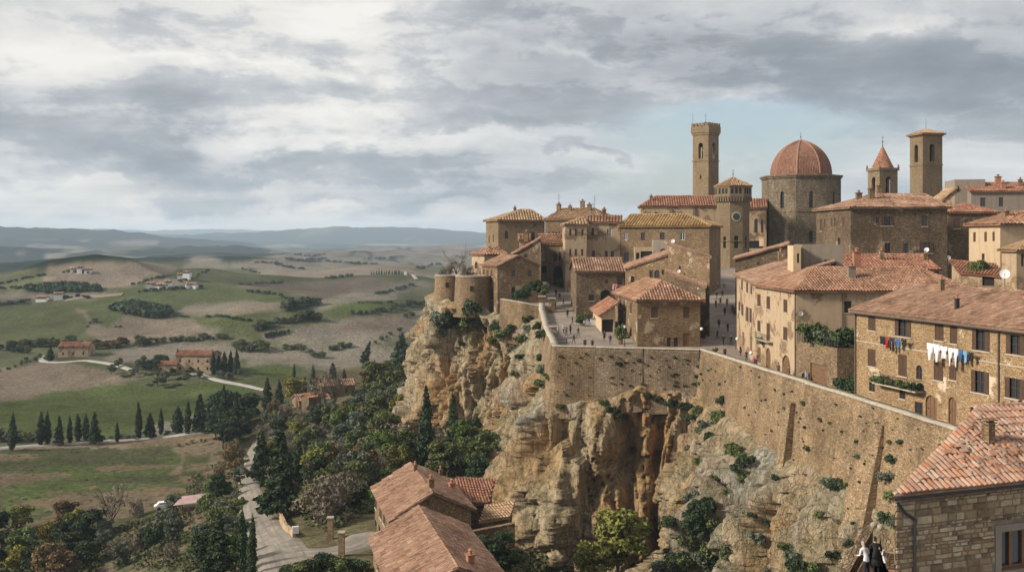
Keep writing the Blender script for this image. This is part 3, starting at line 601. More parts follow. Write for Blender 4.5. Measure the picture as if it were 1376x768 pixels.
# ------------------------------------------------------------------ haze
hm = bpy.data.materials.new('haze'); hm.use_nodes = True; hn = hm.node_tree; hn.nodes.clear()
ho = hn.nodes.new('ShaderNodeOutputMaterial'); hv = nd(hn, 'ShaderNodeVolumePrincipled', Density=0.0001, Anisotropy=0.0); hv.inputs['Color'].default_value = (.66, .82, 1.0, 1)
lk(hn, hv.outputs[0], ho.inputs['Volume'])
hz = MB(); hz.box((-16500, -800, -110), (33000, 0, 0), (0, 18000, 0), (0, 0, 370)); hzo = hz.build('haze', hm); tag(hzo, kind='stuff')

# ------------------------------------------------------------------ walls with openings
class Face:
    """a vertical wall plane: origin O (x,y), direction d, inward normal n"""
    def __init__(s, O, Q, inside):
        s.O = Vector(O[:2]); e = Vector(Q[:2]) - s.O; s.L = e.length; s.d = e / s.L
        s.n = Vector((-s.d.y, s.d.x))
        if s.n.dot(Vector(inside[:2]) - s.O) < 0: s.n = -s.n
    def uz(s, px, py):
        k = (px - CX) / F; u = (k * s.O.y - s.O.x) / (s.d.x - k * s.d.y); D = s.O.y + u * s.d.y
        return u, -(py - HY) * D / F
    def p(s, u, z, w=0.0):
        q = s.O + s.d * u + s.n * w; return Vector((q.x, q.y, z))
    def quad(s, mb, u0, u1, z0, z1, w=0.0, m=0):
        P_ = [s.p(u0, z0, w), s.p(u1, z0, w), s.p(u1, z1, w), s.p(u0, z1, w)]; U_ = [(u0, z0), (u1, z0), (u1, z1), (u0, z1)]
        nn = (P_[1] - P_[0]).cross(P_[3] - P_[0]); o = Vector((-s.n.x, -s.n.y, 0))
        if nn.dot(o) < 0: P_.reverse(); U_.reverse()
        mb.face(P_, U_, m)
    def bx(s, mb, u0, u1, z0, z1, w0, w1, m=0):
        mb.box(s.p(u0, z0, w0), Vector((*(s.d * (u1 - u0)), 0)), Vector((*(s.n * (w1 - w0)), 0)), (0, 0, z1 - z0), m)
def wall(mb, f, z0, z1, holes, dep=.22):
    us = sorted({0.0, f.L} | {a for h in holes for a in h[:2]}); zs = sorted({z0, z1} | {a for h in holes for a in h[2:4]})
    for i in range(len(us) - 1):
        for j in range(len(zs) - 1):
            um, zm = (us[i] + us[i + 1]) / 2, (zs[j] + zs[j + 1]) / 2
            if any(h[0] < um < h[1] and h[2] < zm < h[3] for h in holes): continue
            if us[i + 1] - us[i] > 1e-4 and zs[j + 1] - zs[j] > 1e-4: f.quad(mb, us[i], us[i + 1], zs[j], zs[j + 1])
    for u0, u1, a, b, arch in holes:
        for u in (u0, u1): mb.face([f.p(u, a), f.p(u, a, dep), f.p(u, b, dep), f.p(u, b)], [(0, a), (dep, a), (dep, b), (0, b)])
        for z in (a, b): mb.face([f.p(u0, z), f.p(u1, z), f.p(u1, z, dep), f.p(u0, z, dep)], [(u0, 0), (u1, 0), (u1, dep), (u0, dep)])
        if arch:
            r = (u1 - u0) / 2; c = (u0 + u1) / 2; zc = b - r; n = 6
            for sgn in (-1, 1):
                arc = [(c + sgn * r * math.cos(k * math.pi / 2 / n), zc + r * math.sin(k * math.pi / 2 / n)) for k in range(n + 1)]
                for k in range(n):
                    (ua, za), (ub, zb_) = arc[k], arc[k + 1]
                    P_ = [f.p(c + sgn * r, b, .0), f.p(ua, za, .0), f.p(ub, zb_, .0)]; mb.face(P_, [(c + sgn * r, b), (ua, za), (ub, zb_)])
                    mb.face([f.p(ua, za), f.p(ub, zb_), f.p(ub, zb_, dep), f.p(ua, za, dep)])
def fill(f, u0, u1, z0, z1, style, parent, near, sh='shutter'):
    """the window or door that sits in one opening"""
    w, h = u1 - u0, z1 - z0; dw = .16
    door = style in ('d', 'da', 'g'); nm = 'garage_door' if style == 'g' else 'door' if door else 'window'
    mb = MB()
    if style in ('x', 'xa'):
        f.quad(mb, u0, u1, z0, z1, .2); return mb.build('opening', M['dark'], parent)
    if door:
        f.quad(mb, u0, u1, z0, z1, dw)
        if near:
            for k in range(1, 5 if style == 'g' else 3):
                if style == 'g': f.bx(mb, u0 + .03, u1 - .03, z0 + h * k / 5 - .015, z0 + h * k / 5 + .015, dw - .03, dw - .003)
                else: f.bx(mb, u0 + w * k / 3 - .015, u0 + w * k / 3 + .015, z0 + .05, z1 - .1, dw - .03, dw - .003)
        o = mb.build(nm, M['door'], parent)
        if near:
            k = MB(); f.bx(k, u0 + w * .82, u0 + w * .82 + .05, z0 + h * .42, z0 + h * .42 + .14, dw - .08, dw - .035); k.build('handle', M['iron'], o)
        return o
    if style == 's':
        f.quad(mb, u0, u1, z0, z1, .17); o = mb.build(nm, M['glass'], parent)
        for a, b_ in ((u0 + .02, (u0 + u1) / 2 - .015), ((u0 + u1) / 2 + .015, u1 - .02)):
            k = MB(); f.bx(k, a, b_, z0 + .02, z1 - .02, .05, .10)
            if near:
                nsl = max(4, int(h / .14))
                for q_ in range(nsl): zq = z0 + .08 + (h - .16) * q_ / nsl; f.bx(k, a + .06, b_ - .06, zq, zq + .035, .03, .048)
            k.build('shutter', M[sh], o)
    else:
        f.quad(mb, u0, u1, z0, z1, dw); o = mb.build(nm, M['glass'], parent)
        fm = MB(); tw = .05 if near else .08
        if style == 'o' and w > 1.0:
            for a, b_ in ((u0 - .02, u0 + w * .24), (u1 - w * .24, u1 + .02)):
                k = MB(); f.bx(k, a, b_, z0 - .02, z1 + .01, -.055, -.012)
                if near:
                    nsl = max(4, int(h / .14))
                    for q_ in range(nsl): zq = z0 + .05 + (h - .12) * q_ / nsl; f.bx(k, a + .05, b_ - .05, zq, zq + .035, -.07, -.057)
                k.build('shutter', M[sh], o)
        for a in (u0, (u0 + u1 - tw) / 2, u1 - tw): f.bx(fm, a, a + tw, z0 + .003, z1 - .003, dw - .07, dw - .003)
        for z in (z0 + .004, z1 - tw - .004) + ((z0 + h * .5,) if near else ()): f.bx(fm, u0 + tw, u1 - tw, z, z + tw, dw - .065, dw - .006)
        fm.build('frame', M['white'] if style == 'p' else M[sh], o)
    if style in ('s', 'o', 'w', 'p') and (near or w > 1.0):
        k = MB(); f.bx(k, u0 - .1, u1 + .1, z0 - .12, z0 - .004, -.08, .16); k.build('sill', M['frame'], o)
    return o

# ------------------------------------------------------------------ tiled roofs
def tiles(mb, P_, sp, th=.0, rows=True):
    """one sloping plane: slab plus rows of half-round cover tiles; P_[0]->P_[1] is the eave"""
    P_ = [Vector(p) for p in P_]; u = (P_[1] - P_[0]).normalized(); n = None
    for k in range(2, len(P_)):
        n = u.cross(P_[k] - P_[0])
        if n.length > .05: break
    n.normalize()
    if n.z < 0: n = -n
    v = n.cross(u); v.normalize()
    L2 = [((p - P_[0]).dot(u), (p - P_[0]).dot(v)) for p in P_]
    if max(q[1] for q in L2) < -min(q[1] for q in L2): v = -v; L2 = [(a, -b_) for a, b_ in L2]
    top = list(P_); low = [p - Vector((0, 0, .16)) for p in P_]
    if (top[1] - top[0]).cross(top[2] - top[0]).z < 0: top = top[::-1]; low = low[::-1]
    mb.face(top, [(0, 0)] * len(top), 0, .15); mb.face(low[::-1], [(0, 0)] * len(top), 0, .1)
    for i in range(len(top)):
        j = (i + 1) % len(top); mb.face([low[i], low[j], top[j], top[i]], None, 0, .2)
    us_ = [q[0] for q in L2]; u0, u1 = min(us_), max(us_); ncol = max(2, int((u1 - u0) / sp)); sp = (u1 - u0) / ncol; rl = sp * 1.75; r = sp * .40
    for c in range(ncol):
        uc = u0 + (c + .5) * sp; hits = []
        for i in range(len(L2)):
            (a, b_), (c2, d2) = L2[i], L2[(i + 1) % len(L2)]
            if (a > uc) != (c2 > uc): hits.append(b_ + (d2 - b_) * (uc - a) / (c2 - a))
        if len(hits) < 2: continue
        v0, v1 = min(hits), max(hits); nr = max(1, int(round((v1 - v0) / rl))); jit = random.uniform(-.3, .3) * rl * .3
        ct = random.gauss(0, .05)
        for k in range(nr):
            va = v0 + (v1 - v0) * k / nr + (jit if k else -.04); vb = v0 + (v1 - v0) * (k + 1) / nr + (jit if k < nr - 1 else 0)
            j1 = random.uniform(-.06, .06) * sp; ra, rb = r * random.uniform(1.02, 1.14), r * .88; lift = r * .32 * random.uniform(.6, 1.5)
            A = []; B = []; sg = n * (.05 * (1 + math.sin(uc * .9 + va * .55 + u0 * 3) * math.cos(va * .8 - uc * .37)))
            for q_ in range(5):
                an = math.pi * q_ / 4; ca, sa = math.cos(an), math.sin(an)
                A.append(P_[0] + u * (uc + j1 - ra * ca) + v * va + n * (ra * sa * .85 + lift * .6 + .012) + sg); B.append(P_[0] + u * (uc + j1 * .5 - rb * ca) + v * vb + n * (rb * sa * .85 + .012) + sg)
            tcv = min(1, max(0, random.betavariate(2.2, 2.2) + ct))
            for q_ in range(4): mb.face([A[q_], A[q_ + 1], B[q_ + 1], B[q_]], [(0, 0)] * 4, 0, tcv)
            mb.face(A[::-1], [(0, 0)] * 5, 0, tcv * .5)
def ridge(mb, a, b_, r=.16):
    a, b_ = Vector(a), Vector(b_); L_ = (b_ - a).length; n_ = max(1, int(L_ / (r * 3.2)))
    for i in range(n_):
        p, q = a.lerp(b_, i / n_), a.lerp(b_, (i + 1) / n_ + .01); z = Vector((0, 0, random.uniform(-.01, .03)))
        mb.ring(p + z, r * 1.12, q + z, r * .95, 8, 0, True, random.betavariate(3, 2))
def xy(px, D): return Vector(((px - CX) * D / F, D))
def ray_line(px, O, d):
    k = (px - CX) / F; u = (k * O.y - O.x) / (d.x - k * d.y); return O + d * u
HOUSES = []
def house(label, A, B, C, z0, z1, roof='hip', rise=2.0, ridge_to='R', inset=None, wm='stone', rm='roof', wins=(), Z=(0, 0, 1), over=.35, chim=(), name='stone_house', cat='house',
          sp=None, group=None, hz=None, sh='shutter', near=None, ant=(), pz=None, gcol=None):
    """A-B is the wall running away to the left, B-C the wall to the right; B nearest. hz: eave heights at A,B,C,Dk for lean-to roofs"""
    A, B, C = Vector(A[:2]), Vector(B[:2]), Vector(C[:2]); K = A + C - B; cen = (A + C) / 2
    Dm = B.y; near = (Dm < 130) if near is None else near
    sp = sp or (.26 if Dm < 60 else .36 if Dm < 135 else .46 if Dm < 200 else .6)
    root = empty(name, (B.x, B.y, z0)); tag(root, label, cat, group)
    FL, FR = Face(B, A, cen), Face(B, C, cen); FA, FC = Face(A, K, cen), Face(C, K, cen)
    hzz = hz or (z1,) * 4; hA, hB, hC, hK = hzz
    holes = {'L': [], 'R': []}; wl = []
    for w in wins:
        fc, st, x0, y0, x1, y1 = w[:6]; f = FL if fc == 'L' else FR
        a, za = f.uz(Z[0] + x0 / Z[2], Z[1] + (y0 + y1) / 2 / Z[2]); b_, zb_ = f.uz(Z[0] + x1 / Z[2], Z[1] + (y0 + y1) / 2 / Z[2])
        u0, u1 = min(a, b_), max(a, b_); um = (u0 + u1) / 2
        pxm = Z[0] + (x0 + x1) / 2 / Z[2]; _, zt = f.uz(pxm, Z[1] + y0 / Z[2]); _, zl = f.uz(pxm, Z[1] + y1 / Z[2])
        u0, u1 = max(u0, .12), min(u1, f.L - .12); zl = max(zl, z0 + .02); lim = (min(hB, hA) if fc == 'L' else min(hB, hC)) - .12; zt = min(zt, lim)
        if u1 - u0 < .2 or zt - zl < .25: continue
        if any(h[0] - .02 < u1 and h[1] + .02 > u0 and h[2] - .02 < zt and h[3] + .02 > zl for h in holes[fc]): continue
        arch = st in ('a', 'da', 'xa') and zt - zl > (u1 - u0) * .6
        holes[fc].append((u0, u1, zl, zt, arch)); wl.append((f, u0, u1, zl, zt, st))
    mb = MB()
    for f, ha, hb, hs in ((FL, hB, hA, holes['L']), (FR, hB, hC, holes['R']), (FA, hA, hK, []), (FC, hC, hK, [])):
        lo = min(ha, hb); wall(mb, f, z0, lo, hs)
        if abs(ha - hb) > .01:
            q = [f.p(0, lo), f.p(f.L, lo)] + ([f.p(f.L, hb)] if hb > lo else []) + ([f.p(0, ha)] if ha > lo else [])
            uvq = [(0, lo), (f.L, lo)] + ([(f.L, hb)] if hb > lo else []) + ([(0, ha)] if ha > lo else []); mb.face(q, uvq)
    ro = MB(); e = over
    dR = (C - B).normalized(); dL = (A - B).normalized()
    eB, eC, eK, eA = B - dR * e - dL * e, C + dR * e - dL * e, K + dR * e + dL * e, A - dR * e + dL * e
    v3 = lambda p, z: Vector((p.x, p.y, z))
    if roof == 'flat':
        for f in (FL, FR, FA, FC): f.bx(mb, -.0, f.L, z1 + .002, z1 + (pz or .5), 0, .3)
        mb.face([v3(B, z1), v3(C, z1), v3(K, z1), v3(A, z1)])
    elif roof == 'shed':
        def hp(p):      # plane through the four heights
            a = (p - B); det = dR.x * dL.y - dR.y * dL.x; i = (a.x * dL.y - a.y * dL.x) / det; j = (dR.x * a.y - dR.y * a.x) / det
            return hB + (hC - hB) * i / (C - B).length + (hA - hB) * j / (A - B).length + .05
        q = [v3(p, hp(p)) for p in (eB, eC, eK, eA)]
        s_e = min(range(4), key=lambda i: q[i].z + q[(i + 1) % 4].z); q = q[s_e:] + q[:s_e]; tiles(ro, q, sp)
        ridge(ro, q[2] + Vector((0, 0, .05)), q[3] + Vector((0, 0, .05)), sp * .3)
        planes = [q]
    else:
        zt = z1 + rise; zl = z1 + .05
        if ridge_to == 'R': m0, m1, ax, ln = (eB + eA) / 2, (eC + eK) / 2, dR, (eC - eB).length
        else: m0, m1, ax, ln = (eB + eC) / 2, (eA + eK) / 2, dL, (eA - eB).length
        if roof == 'hip':
            ins = inset if inset is not None else ((eA - eB).length if ridge_to == 'R' else (eC - eB).length) / 2
            i0, i1 = ins if isinstance(ins, tuple) else (ins, ins)
            if i0 + i1 > ln * .98: i0, i1 = i0 / (i0 + i1) * ln * .98, i1 / (i0 + i1) * ln * .98
        else: i0 = i1 = 0
        r0, r1 = v3(m0 + ax * i0, zt), v3(m1 - ax * i1, zt)
        q = {k: v3(p, zl) for k, p in zip('BCKA', (eB, eC, eK, eA))}
        if ridge_to == 'R':
            planes = [[q['B'], q['C'], r1, r0], [q['K'], q['A'], r0, r1]]
            ends = [[q['A'], q['B'], r0], [q['C'], q['K'], r1]]
        else:
            planes = [[q['A'], q['B'], r0, r1], [q['C'], q['K'], r1, r0]]
            ends = [[q['B'], q['C'], r0], [q['K'], q['A'], r1]]
        if roof == 'hip':
            planes += ends
            for en in ends: ridge(ro, en[0], en[2], sp * .33); ridge(ro, en[1], en[2], sp * .33)
        else:
            ga, gb_ = ((FL, FC) if ridge_to == 'R' else (FR, FA))
            for f in (ga, gb_): mb.face([f.p(0, z1), f.p(f.L, z1), f.p(f.L / 2, zt - .12)], [(0, z1), (f.L, z1), (f.L / 2, zt - .12)])
        for p in planes: tiles(ro, p, sp)
        ridge(ro, r0, r1, sp * .36)
    wo = mb.build('wall', M[wm], root)
    rf = ro.build('roof', M[rm], root) if ro.f else None
    for a in wl: fill(*a, root, near, sh)
    if rf:
        for c in chim:
            px, py, cw, ch = c[:4]; dr = Vector(((px - CX) / F, 1, -(py - HY) / F)); best = None
            for p in planes:
                nn = (p[1] - p[0]).cross(p[2] - p[0]); dn = nn.dot(dr)
                if abs(dn) < 1e-6: continue
                tt_ = nn.dot(p[0]) / dn; h = dr * tt_
                ok = True; sgn = None
                for i in range(len(p)):
                    cr = (p[(i + 1) % len(p)] - p[i]).cross(h - p[i]).z
                    if sgn is None: sgn = cr > 0
                    elif (cr > 0) != sgn: ok = False
                if ok and (best is None or tt_ < best[0]): best = (tt_, h)
            h = best[1] if best else v3(cen, zt if roof != 'shed' else max(hzz))
            k = MB(); an = math.atan2(dR.y, dR.x); k.abox((h.x, h.y, h.z - .5), cw, cw * .8, ch + .5, an); k.abox((h.x, h.y, h.z + ch), cw * 1.3, cw * 1.15, .09, an)
            ck = k.build('chimney', M[c[4] if len(c) > 4 else 'stone_br'], root)
            k = MB(); k.ring((h.x, h.y, h.z + ch + .09), cw * .28, (h.x, h.y, h.z + ch + .42), cw * .22, 8); k.ring((h.x, h.y, h.z + ch + .42), cw * .4, (h.x, h.y, h.z + ch + .55), cw * .1, 8)
            k.build('chimney_pot', M['pot'], ck)
        for px, py, hh in ant:
            dr = Vector(((px - CX) / F, 1, -(py - HY) / F)); h = dr * (cen.y); k = MB()
            k.ring(h - Vector((0, 0, .8)), .05, h + Vector((0, 0, hh)), .035, 6)
            for q_ in range(4): k.box(h + Vector((-.45 + .05 * q_, -.015, hh * (.62 + .1 * q_))), (.9 - .1 * q_, 0, 0), (0, .03, 0), (0, 0, .03))
            k.build('antenna', M['metal'], root)
    root['_pts'] = [A.x, A.y, B.x, B.y, C.x, C.y]
    HOUSES.append(root); root_faces[root.name] = (FL, FR, FA, FC)
    return root
root_faces = {}
def hs(label, bpx, D, th_, lpx, rpx, z0, ey, thL=None, **kw):
    """corner B at photo column bpx and depth D; walls end at columns lpx and rpx (or a length in metres as ('m', 8))"""
    B = xy(bpx, D); dR = Vector((math.cos(R(th_)), math.sin(R(th_)))); tl = th_ if thL is None else thL; dL = Vector((-math.sin(R(tl)), math.cos(R(tl))))
    A = B + dL * lpx[1] if isinstance(lpx, tuple) else ray_line(lpx, B, dL); C = B + dR * rpx[1] if isinstance(rpx, tuple) else ray_line(rpx, B, dR)
    z1 = -(ey - HY) * D / F
    return house(label, A, B, C, z0, z1, **kw)
Z1, Z2, Z3, Z4, Z5, Z6 = (560, 240, 3.2), (740, 240, 3.2), (840, 140, 3.49), (1090, 160, 3.49), (940, 320, 3.49), (1120, 330, 2.953)
Z9 = (480, 420, 2.207)

# ---- houses on the square and behind it
H1 = hs('two storey stone house with hipped roof at the corner of square and lane', 858, 160, 2, 826, 941, -17.1, 404.0, thL=3.5, rise=2.9, ridge_to='L', inset=(6.0, 3.0), wm='stone_br', rm='roof', over=.55, Z=Z2,
   wins=[('R', 's', 432, 550, 461, 598), ('R', 's', 570, 550, 597, 598), ('R', 'x', 569, 664, 599, 729), ('R', 'w', 500, 682, 517, 722), ('R', 'w', 529, 682, 548, 722),
         ('L', 's', 277, 510, 284, 548), ('L', 's', 297, 518, 304, 556), ('L', 's', 313, 526, 320, 570), ('L', 's', 341, 533, 349, 580), ('L', 's', 341, 640, 349, 678), ('L', 's', 296, 568, 302, 600)], chim=[(893, 371, .8, 1.1)]) if False else None
ray = ray_line
H1 = hs('two storey stone house with hipped roof at the corner of square and lane', 858, 160, 2, 826.5, 941, -17.1, 404.0, thL=3.5, rise=2.9, ridge_to='L', inset=(6.0, 3.0), wm='stone_br', rm='roof', over=.55, Z=Z2,
   wins=[('R', 's', 432, 550, 461, 598), ('R', 's', 570, 550, 597, 598), ('R', 'd', 569, 664, 599, 729), ('R', 'w', 500, 682, 517, 722), ('R', 'w', 529, 682, 548, 722),
         ('L', 's', 277, 510, 284, 548), ('L', 's', 297, 518, 304, 556), ('L', 's', 313, 526, 320, 570), ('L', 's', 341, 533, 349, 580), ('L', 's', 341, 640, 349, 678), ('L', 's', 296, 568, 302, 600)])
H3 = hs('brown stone house with a striped tile roof across the square, behind the white bins', 774.5, 184, 1, 767, 839, -14.4, 365.5, roof='gable', rise=2.4, ridge_to='R', wm='stone_dk', rm='roof_pale', Z=Z2, over=.4,
   wins=[('R', 'w', 163, 497, 187, 525), ('R', 'w', 232, 432, 248, 452), ('R', 'w', 285, 417, 310, 458), ('R', 'xa', 215, 478, 258, 530)])
H2 = hs('small low shed with a single-slope tile roof leaning on the corner house', 806, 169, 4, 796.5, 826, -15.9, 424, roof='shed', rise=1, wm='cream', rm='roof_red', near=False, hz=None, Z=Z2,
   wins=[('R', 'x', 225, 598, 268, 662)], over=.45) if False else None
B2 = xy(808, 171)
H2 = house('small low shed with a single-slope tile roof leaning on the corner house', ray(797, B2, Vector((-.1, 1))), B2, B2 + Vector((2.3, .1)), -16.2, -11.2, roof='shed', hz=(-11.9, -12.4, -10.9, -10.5), wm='cream', rm='roof_red', near=False,
   wins=[('R', 'x', 809, 429, 824, 448)], over=.5, name='shed', cat='shed')
H4 = hs('long palazzo with a yellowish hipped tile roof and peeling render, above the loggia', 953, 205, 3, ('m', 12), 968, -12, 304, thL=82) if False else None
C4 = xy(834.5, 213); B4 = xy(953, 206)
def two(label, lx, rx, Dl, Dr, depth, z0, ey, side=None, **kw):
    """front wall from column lx (depth Dl) to column rx (depth Dr); depth metres deep; side: 'R' = near corner at the right end"""
    P0, P1 = xy(lx, Dl), xy(rx, Dr); d = (P1 - P0).normalized(); n = Vector((-d.y, d.x)); z1 = -(ey - HY) * Dl / F
    return house(label, P0 + n * depth, P0, P1, z0, z1, **kw)
H4 = two('long palazzo with a yellowish hipped tile roof and peeling render, above the loggia', 834, 953, 213, 206, 12, -14, 304.5, wm='stone', rm='roof_yel', rise=2.6, inset=(1.0, 6.5), Z=Z2, over=.45,
   wins=[('R', 'p', 316, 232, 329, 264), ('R', 'w', 388, 231, 405, 266), ('R', 'w', 470, 231, 490, 266), ('R', 'p', 557, 231, 577, 264), ('R', 'w', 317, 317, 336, 353), ('R', 'w', 366, 318, 380, 353)])
H5 = two('tall house with patchy render between the yellow-roofed palazzo and the three-window house', 788.5, 833.5, 214, 213.2, 11, -14, 299.5, wm='plaster', rm='roof', roof='gable', rise=1.6, Z=Z2,
   wins=[('R', 's', 176, 212, 186, 244), ('R', 'p', 241, 215, 260, 248), ('R', 'a', 177, 307, 191, 336), ('R', 'w', 233, 310, 245, 344), ('R', 'a', 258, 310, 272, 344)], chim=[(803, 289, .8, 1.2), (833, 289, .8, 1.4, 'pot')], ant=[(797, 286, 2.2)])
H6 = hs('ochre house with two rows of three small windows facing the square', 759.5, 210, 1, ('m', 9), 788, -13.5, 302.5, wm='plaster', rm='roof_tan', roof='hip', rise=1.7, inset=(4.5, .6), Z=Z2,
   wins=[('R', 's', 80, 217, 89, 245), ('R', 's', 104, 217, 113, 245), ('R', 's', 132, 217, 141, 245), ('R', 's', 80, 302, 89, 331), ('R', 's', 104, 302, 113, 331), ('R', 's', 131, 302, 140, 331), ('R', 'w', 80, 372, 89, 395)])
H7 = hs('big plain palazzo with a hipped roof at the left end of the town skyline', 669.5, 232, 6, 653, 732, -16, 296.5, thL=20, wm='tower', rm='roof_tan', rise=2.6, inset=(7, 2), ridge_to='R', Z=Z1, over=.5,
   wins=[('R', 'a', 378, 223, 393, 257), ('R', 'a', 492, 228, 508, 265), ('R', 'w', 502, 190, 514, 204), ('R', 'a', 437, 250, 445, 272), ('L', 's', 309, 245, 314, 275), ('L', 's', 327, 240, 332, 270)], chim=[(716, 281.5, .6, .5)])
H8 = two('long palazzo with a row of four small windows beside the big plain one', 732.5, 806, 229, 224, 14, -12, 295.5, wm='stone', rm='roof_tan', roof='hip', rise=2.7, inset=(2, 4), Z=Z1,
   wins=[('R', 'w', 565, 228, 572, 250), ('R', 'w', 583, 228, 590, 250), ('R', 'w', 597, 228, 604, 250), ('R', 'w', 610, 228, 618, 250)], chim=[(736, 284, .9, 1.6), (751, 284, .9, 1.6), (766, 284, .7, 1.2), (792, 284, .9, 1.5)], ant=[(751, 278, 3.0), (799, 280, 3.0)])
H9 = two('old gatehouse with a dark arched passage at the top of the square', 727, 760.5, 219, 217, 6, -10.6, 327, wm='stone_dk', rm='roof', roof='shed', hz=None, Z=Z1) if False else None
P0 = xy(727, 219); P1 = xy(761, 217)
H9 = house('old gatehouse with a dark arched passage at the top of the square', P0 + Vector((0, 6)), P0, P1, -11.2, -.9, roof='shed', hz=(1.0, -.9, -.9, 1.0), wm='stone_dk', rm='roof', Z=Z1, name='gatehouse', cat='gatehouse',
   wins=[('R', 'p', 530, 314, 550, 352), ('R', 'a', 587, 313, 604, 354), ('R', 'a', 609, 315, 620, 352), ('R', 'xa', 590, 374, 626, 455), ('R', 'xa', 537, 374, 559, 404)])
H10 = hs('gabled stone house standing above the cliff edge behind the bastions', 668.5, 197, 8, 648, 723.5, -17.5, 358, thL=22, roof='gable', ridge_to='L', rise=2.1, wm='stone_br', rm='roof_pale', Z=Z1, near=False,
   wins=[('R', 'w', 407, 393, 423, 421), ('R', 'w', 478, 392, 494, 420), ('R', 'w', 407, 465, 424, 491), ('L', 's', 285, 390, 293, 420), ('L', 's', 302, 392, 309, 420), ('L', 's', 318, 393, 326, 420), ('L', 's', 303, 460, 310, 488), ('L', 's', 320, 468, 328, 520)])
H11 = hs('narrow ochre house with a white window between the bastion and the gabled house', 651, 211, 25, 634, 681, -16, 343, thL=25, roof='hip', ridge_to='R', inset=(2.8, 1), rise=1.7, wm='plaster', rm='roof', Z=Z1,
   wins=[('L', 's', 250, 358, 261, 386), ('R', 'p', 294, 330, 304, 361)])
P0 = xy(690, 210); P1 = xy(726, 208)
H12 = house('small stone house with a steep single-slope roof below the big plain palazzo', P0 + Vector((0, 7)), P0, P1, -13, -3, roof='shed', hz=(-2.9, -2.9, .2, .2), wm='stone_dk', rm='roof_pale', Z=Z1, wins=[('R', 'w', 462, 324, 476, 340)], chim=[(713, 322, .9, 1.4)])
P0 = xy(698, 214); P1 = xy(712, 214)
H12b = house('little square rooftop room with a low tiled roof beside the big palazzo', P0 + Vector((0, 5)), P0, P1, -8, -1, roof='shed', hz=(.9, -.2, -.2, .9), wm='plaster', rm='roof', Z=Z1, wins=[])

# ---- the jumble between the square and the lane
P0 = xy(841, 181); P1 = xy(899, 177)
C1 = house('stone house with a roof falling to the left, behind the corner house', P0 + Vector((.6, 8)), P0, P1, -15, -4, roof='shed', hz=(-4.7, -5.1, -2.5, -2.2), wm='stone_br', rm='roof_pale', Z=Z2, over=.3,
   wins=[('R', 'w', 425, 395, 439, 426), ('R', 'a', 446, 374, 468, 426), ('R', 'w', 477, 385, 488, 412), ('R', 'x', 345, 420, 360, 445)])
P0 = xy(899, 175); P1 = xy(953.5, 168)
C2 = house('brown stone house with a roof falling to the right, beside the lane', P0 + Vector((.8, 9)), P0, P1, -16, -3, roof='shed', hz=(-.6, -.9, -2.9, -2.4), wm='stone_br', rm='roof_pale', Z=Z2, over=.3,
   wins=[('R', 'w', 550, 375, 560, 390), ('R', 'w', 600, 300, 611, 312)])
P0 = xy(896, 172.5); P1 = xy(948, 166)
C3 = house('low stone annex with a slanting roof right behind the corner house', P0 + Vector((.3, 1.6)), P0, P1, -16, -6, roof='shed', hz=(-5.3, -5.6, -7.6, -7.4), wm='stone_dk', rm='roof_pale', Z=Z2, over=.25, wins=[('R', 'p', 627, 450, 636, 474)])
P0 = xy(853, 190); P1 = xy(880, 189)
C4b = house('low flat-roofed loggia with wide dark openings below the yellow-roofed palazzo', P0 + Vector((.3, 4)), P0, P1, -12, -1.6, roof='flat', wm='plaster', Z=Z2, pz=.25, name='loggia', cat='loggia', wins=[('R', 'x', 367, 318, 381, 352), ('R', 'x', 387, 312, 436, 350)])
P0 = xy(878, 187); P1 = xy(899, 186)
C5 = house('small grey stone room with an arched window beside the loggia', P0 + Vector((.3, 4)), P0, P1, -12, -.2, roof='flat', wm='grey', Z=Z2, pz=.2, wins=[('R', 'a', 470, 300, 498, 329)])

# ---- right of the lane
LW = 'plaster'
H15 = hs('three storey ochre corner house with a wide patched side wall', 1070, 124, 0, 1015, 1305, -17.1, 391.5, rise=2.7, ridge_to='R', inset=(5.6, 3), wm='plaster', rm='roof', Z=Z5, over=.5, thL=3.7,
   wins=[('L', 's', 271, 263, 286, 318), ('L', 's', 314, 272, 331, 331), ('L', 's', 393, 287, 412, 347), ('L', 's', 271, 385, 286, 437), ('L', 's', 314, 398, 330, 488), ('L', 's', 392, 416, 412, 478),
         ('L', 'd', 272, 512, 287, 584), ('L', 'da', 312, 514, 333, 608), ('L', 'da', 387, 547, 426, 641), ('R', 'w', 679, 294, 714, 349)],
   chim=[(1144, 373, .9, 1.4, 'grey'), (1172, 394, .9, 2.0, 'pot')] , sh='shutter')
A15 = Vector(H15['_pts'][0:2])
P0 = A15 + Vector((.15, .1)); P1 = xy(990, 160)
H14 = house('long ochre house with two rows of narrow shuttered windows lining the lane', P1, P0, P0 + Vector((10, -.8)), -17.3, -5.95, roof='shed', hz=(-5.4, -5.95, -3.1, -2.6), wm='plaster', rm='roof_pale', Z=Z5, over=.45, near=False,
   wins=[('L', 's', 195, 197, 203, 243), ('L', 's', 218, 208, 228, 254), ('L', 's', 238, 219, 247, 262), ('L', 's', 182, 298, 191, 340), ('L', 's', 195, 308, 206, 362), ('L', 's', 217, 322, 230, 390), ('L', 's', 233, 328, 245, 395),
         ('L', 'd', 236, 460, 247, 528), ('L', 'd', 200, 440, 210, 505)], chim=[(1009, 353, .7, .8)])
P0 = xy(988, 186); P1 = xy(1057, 183)
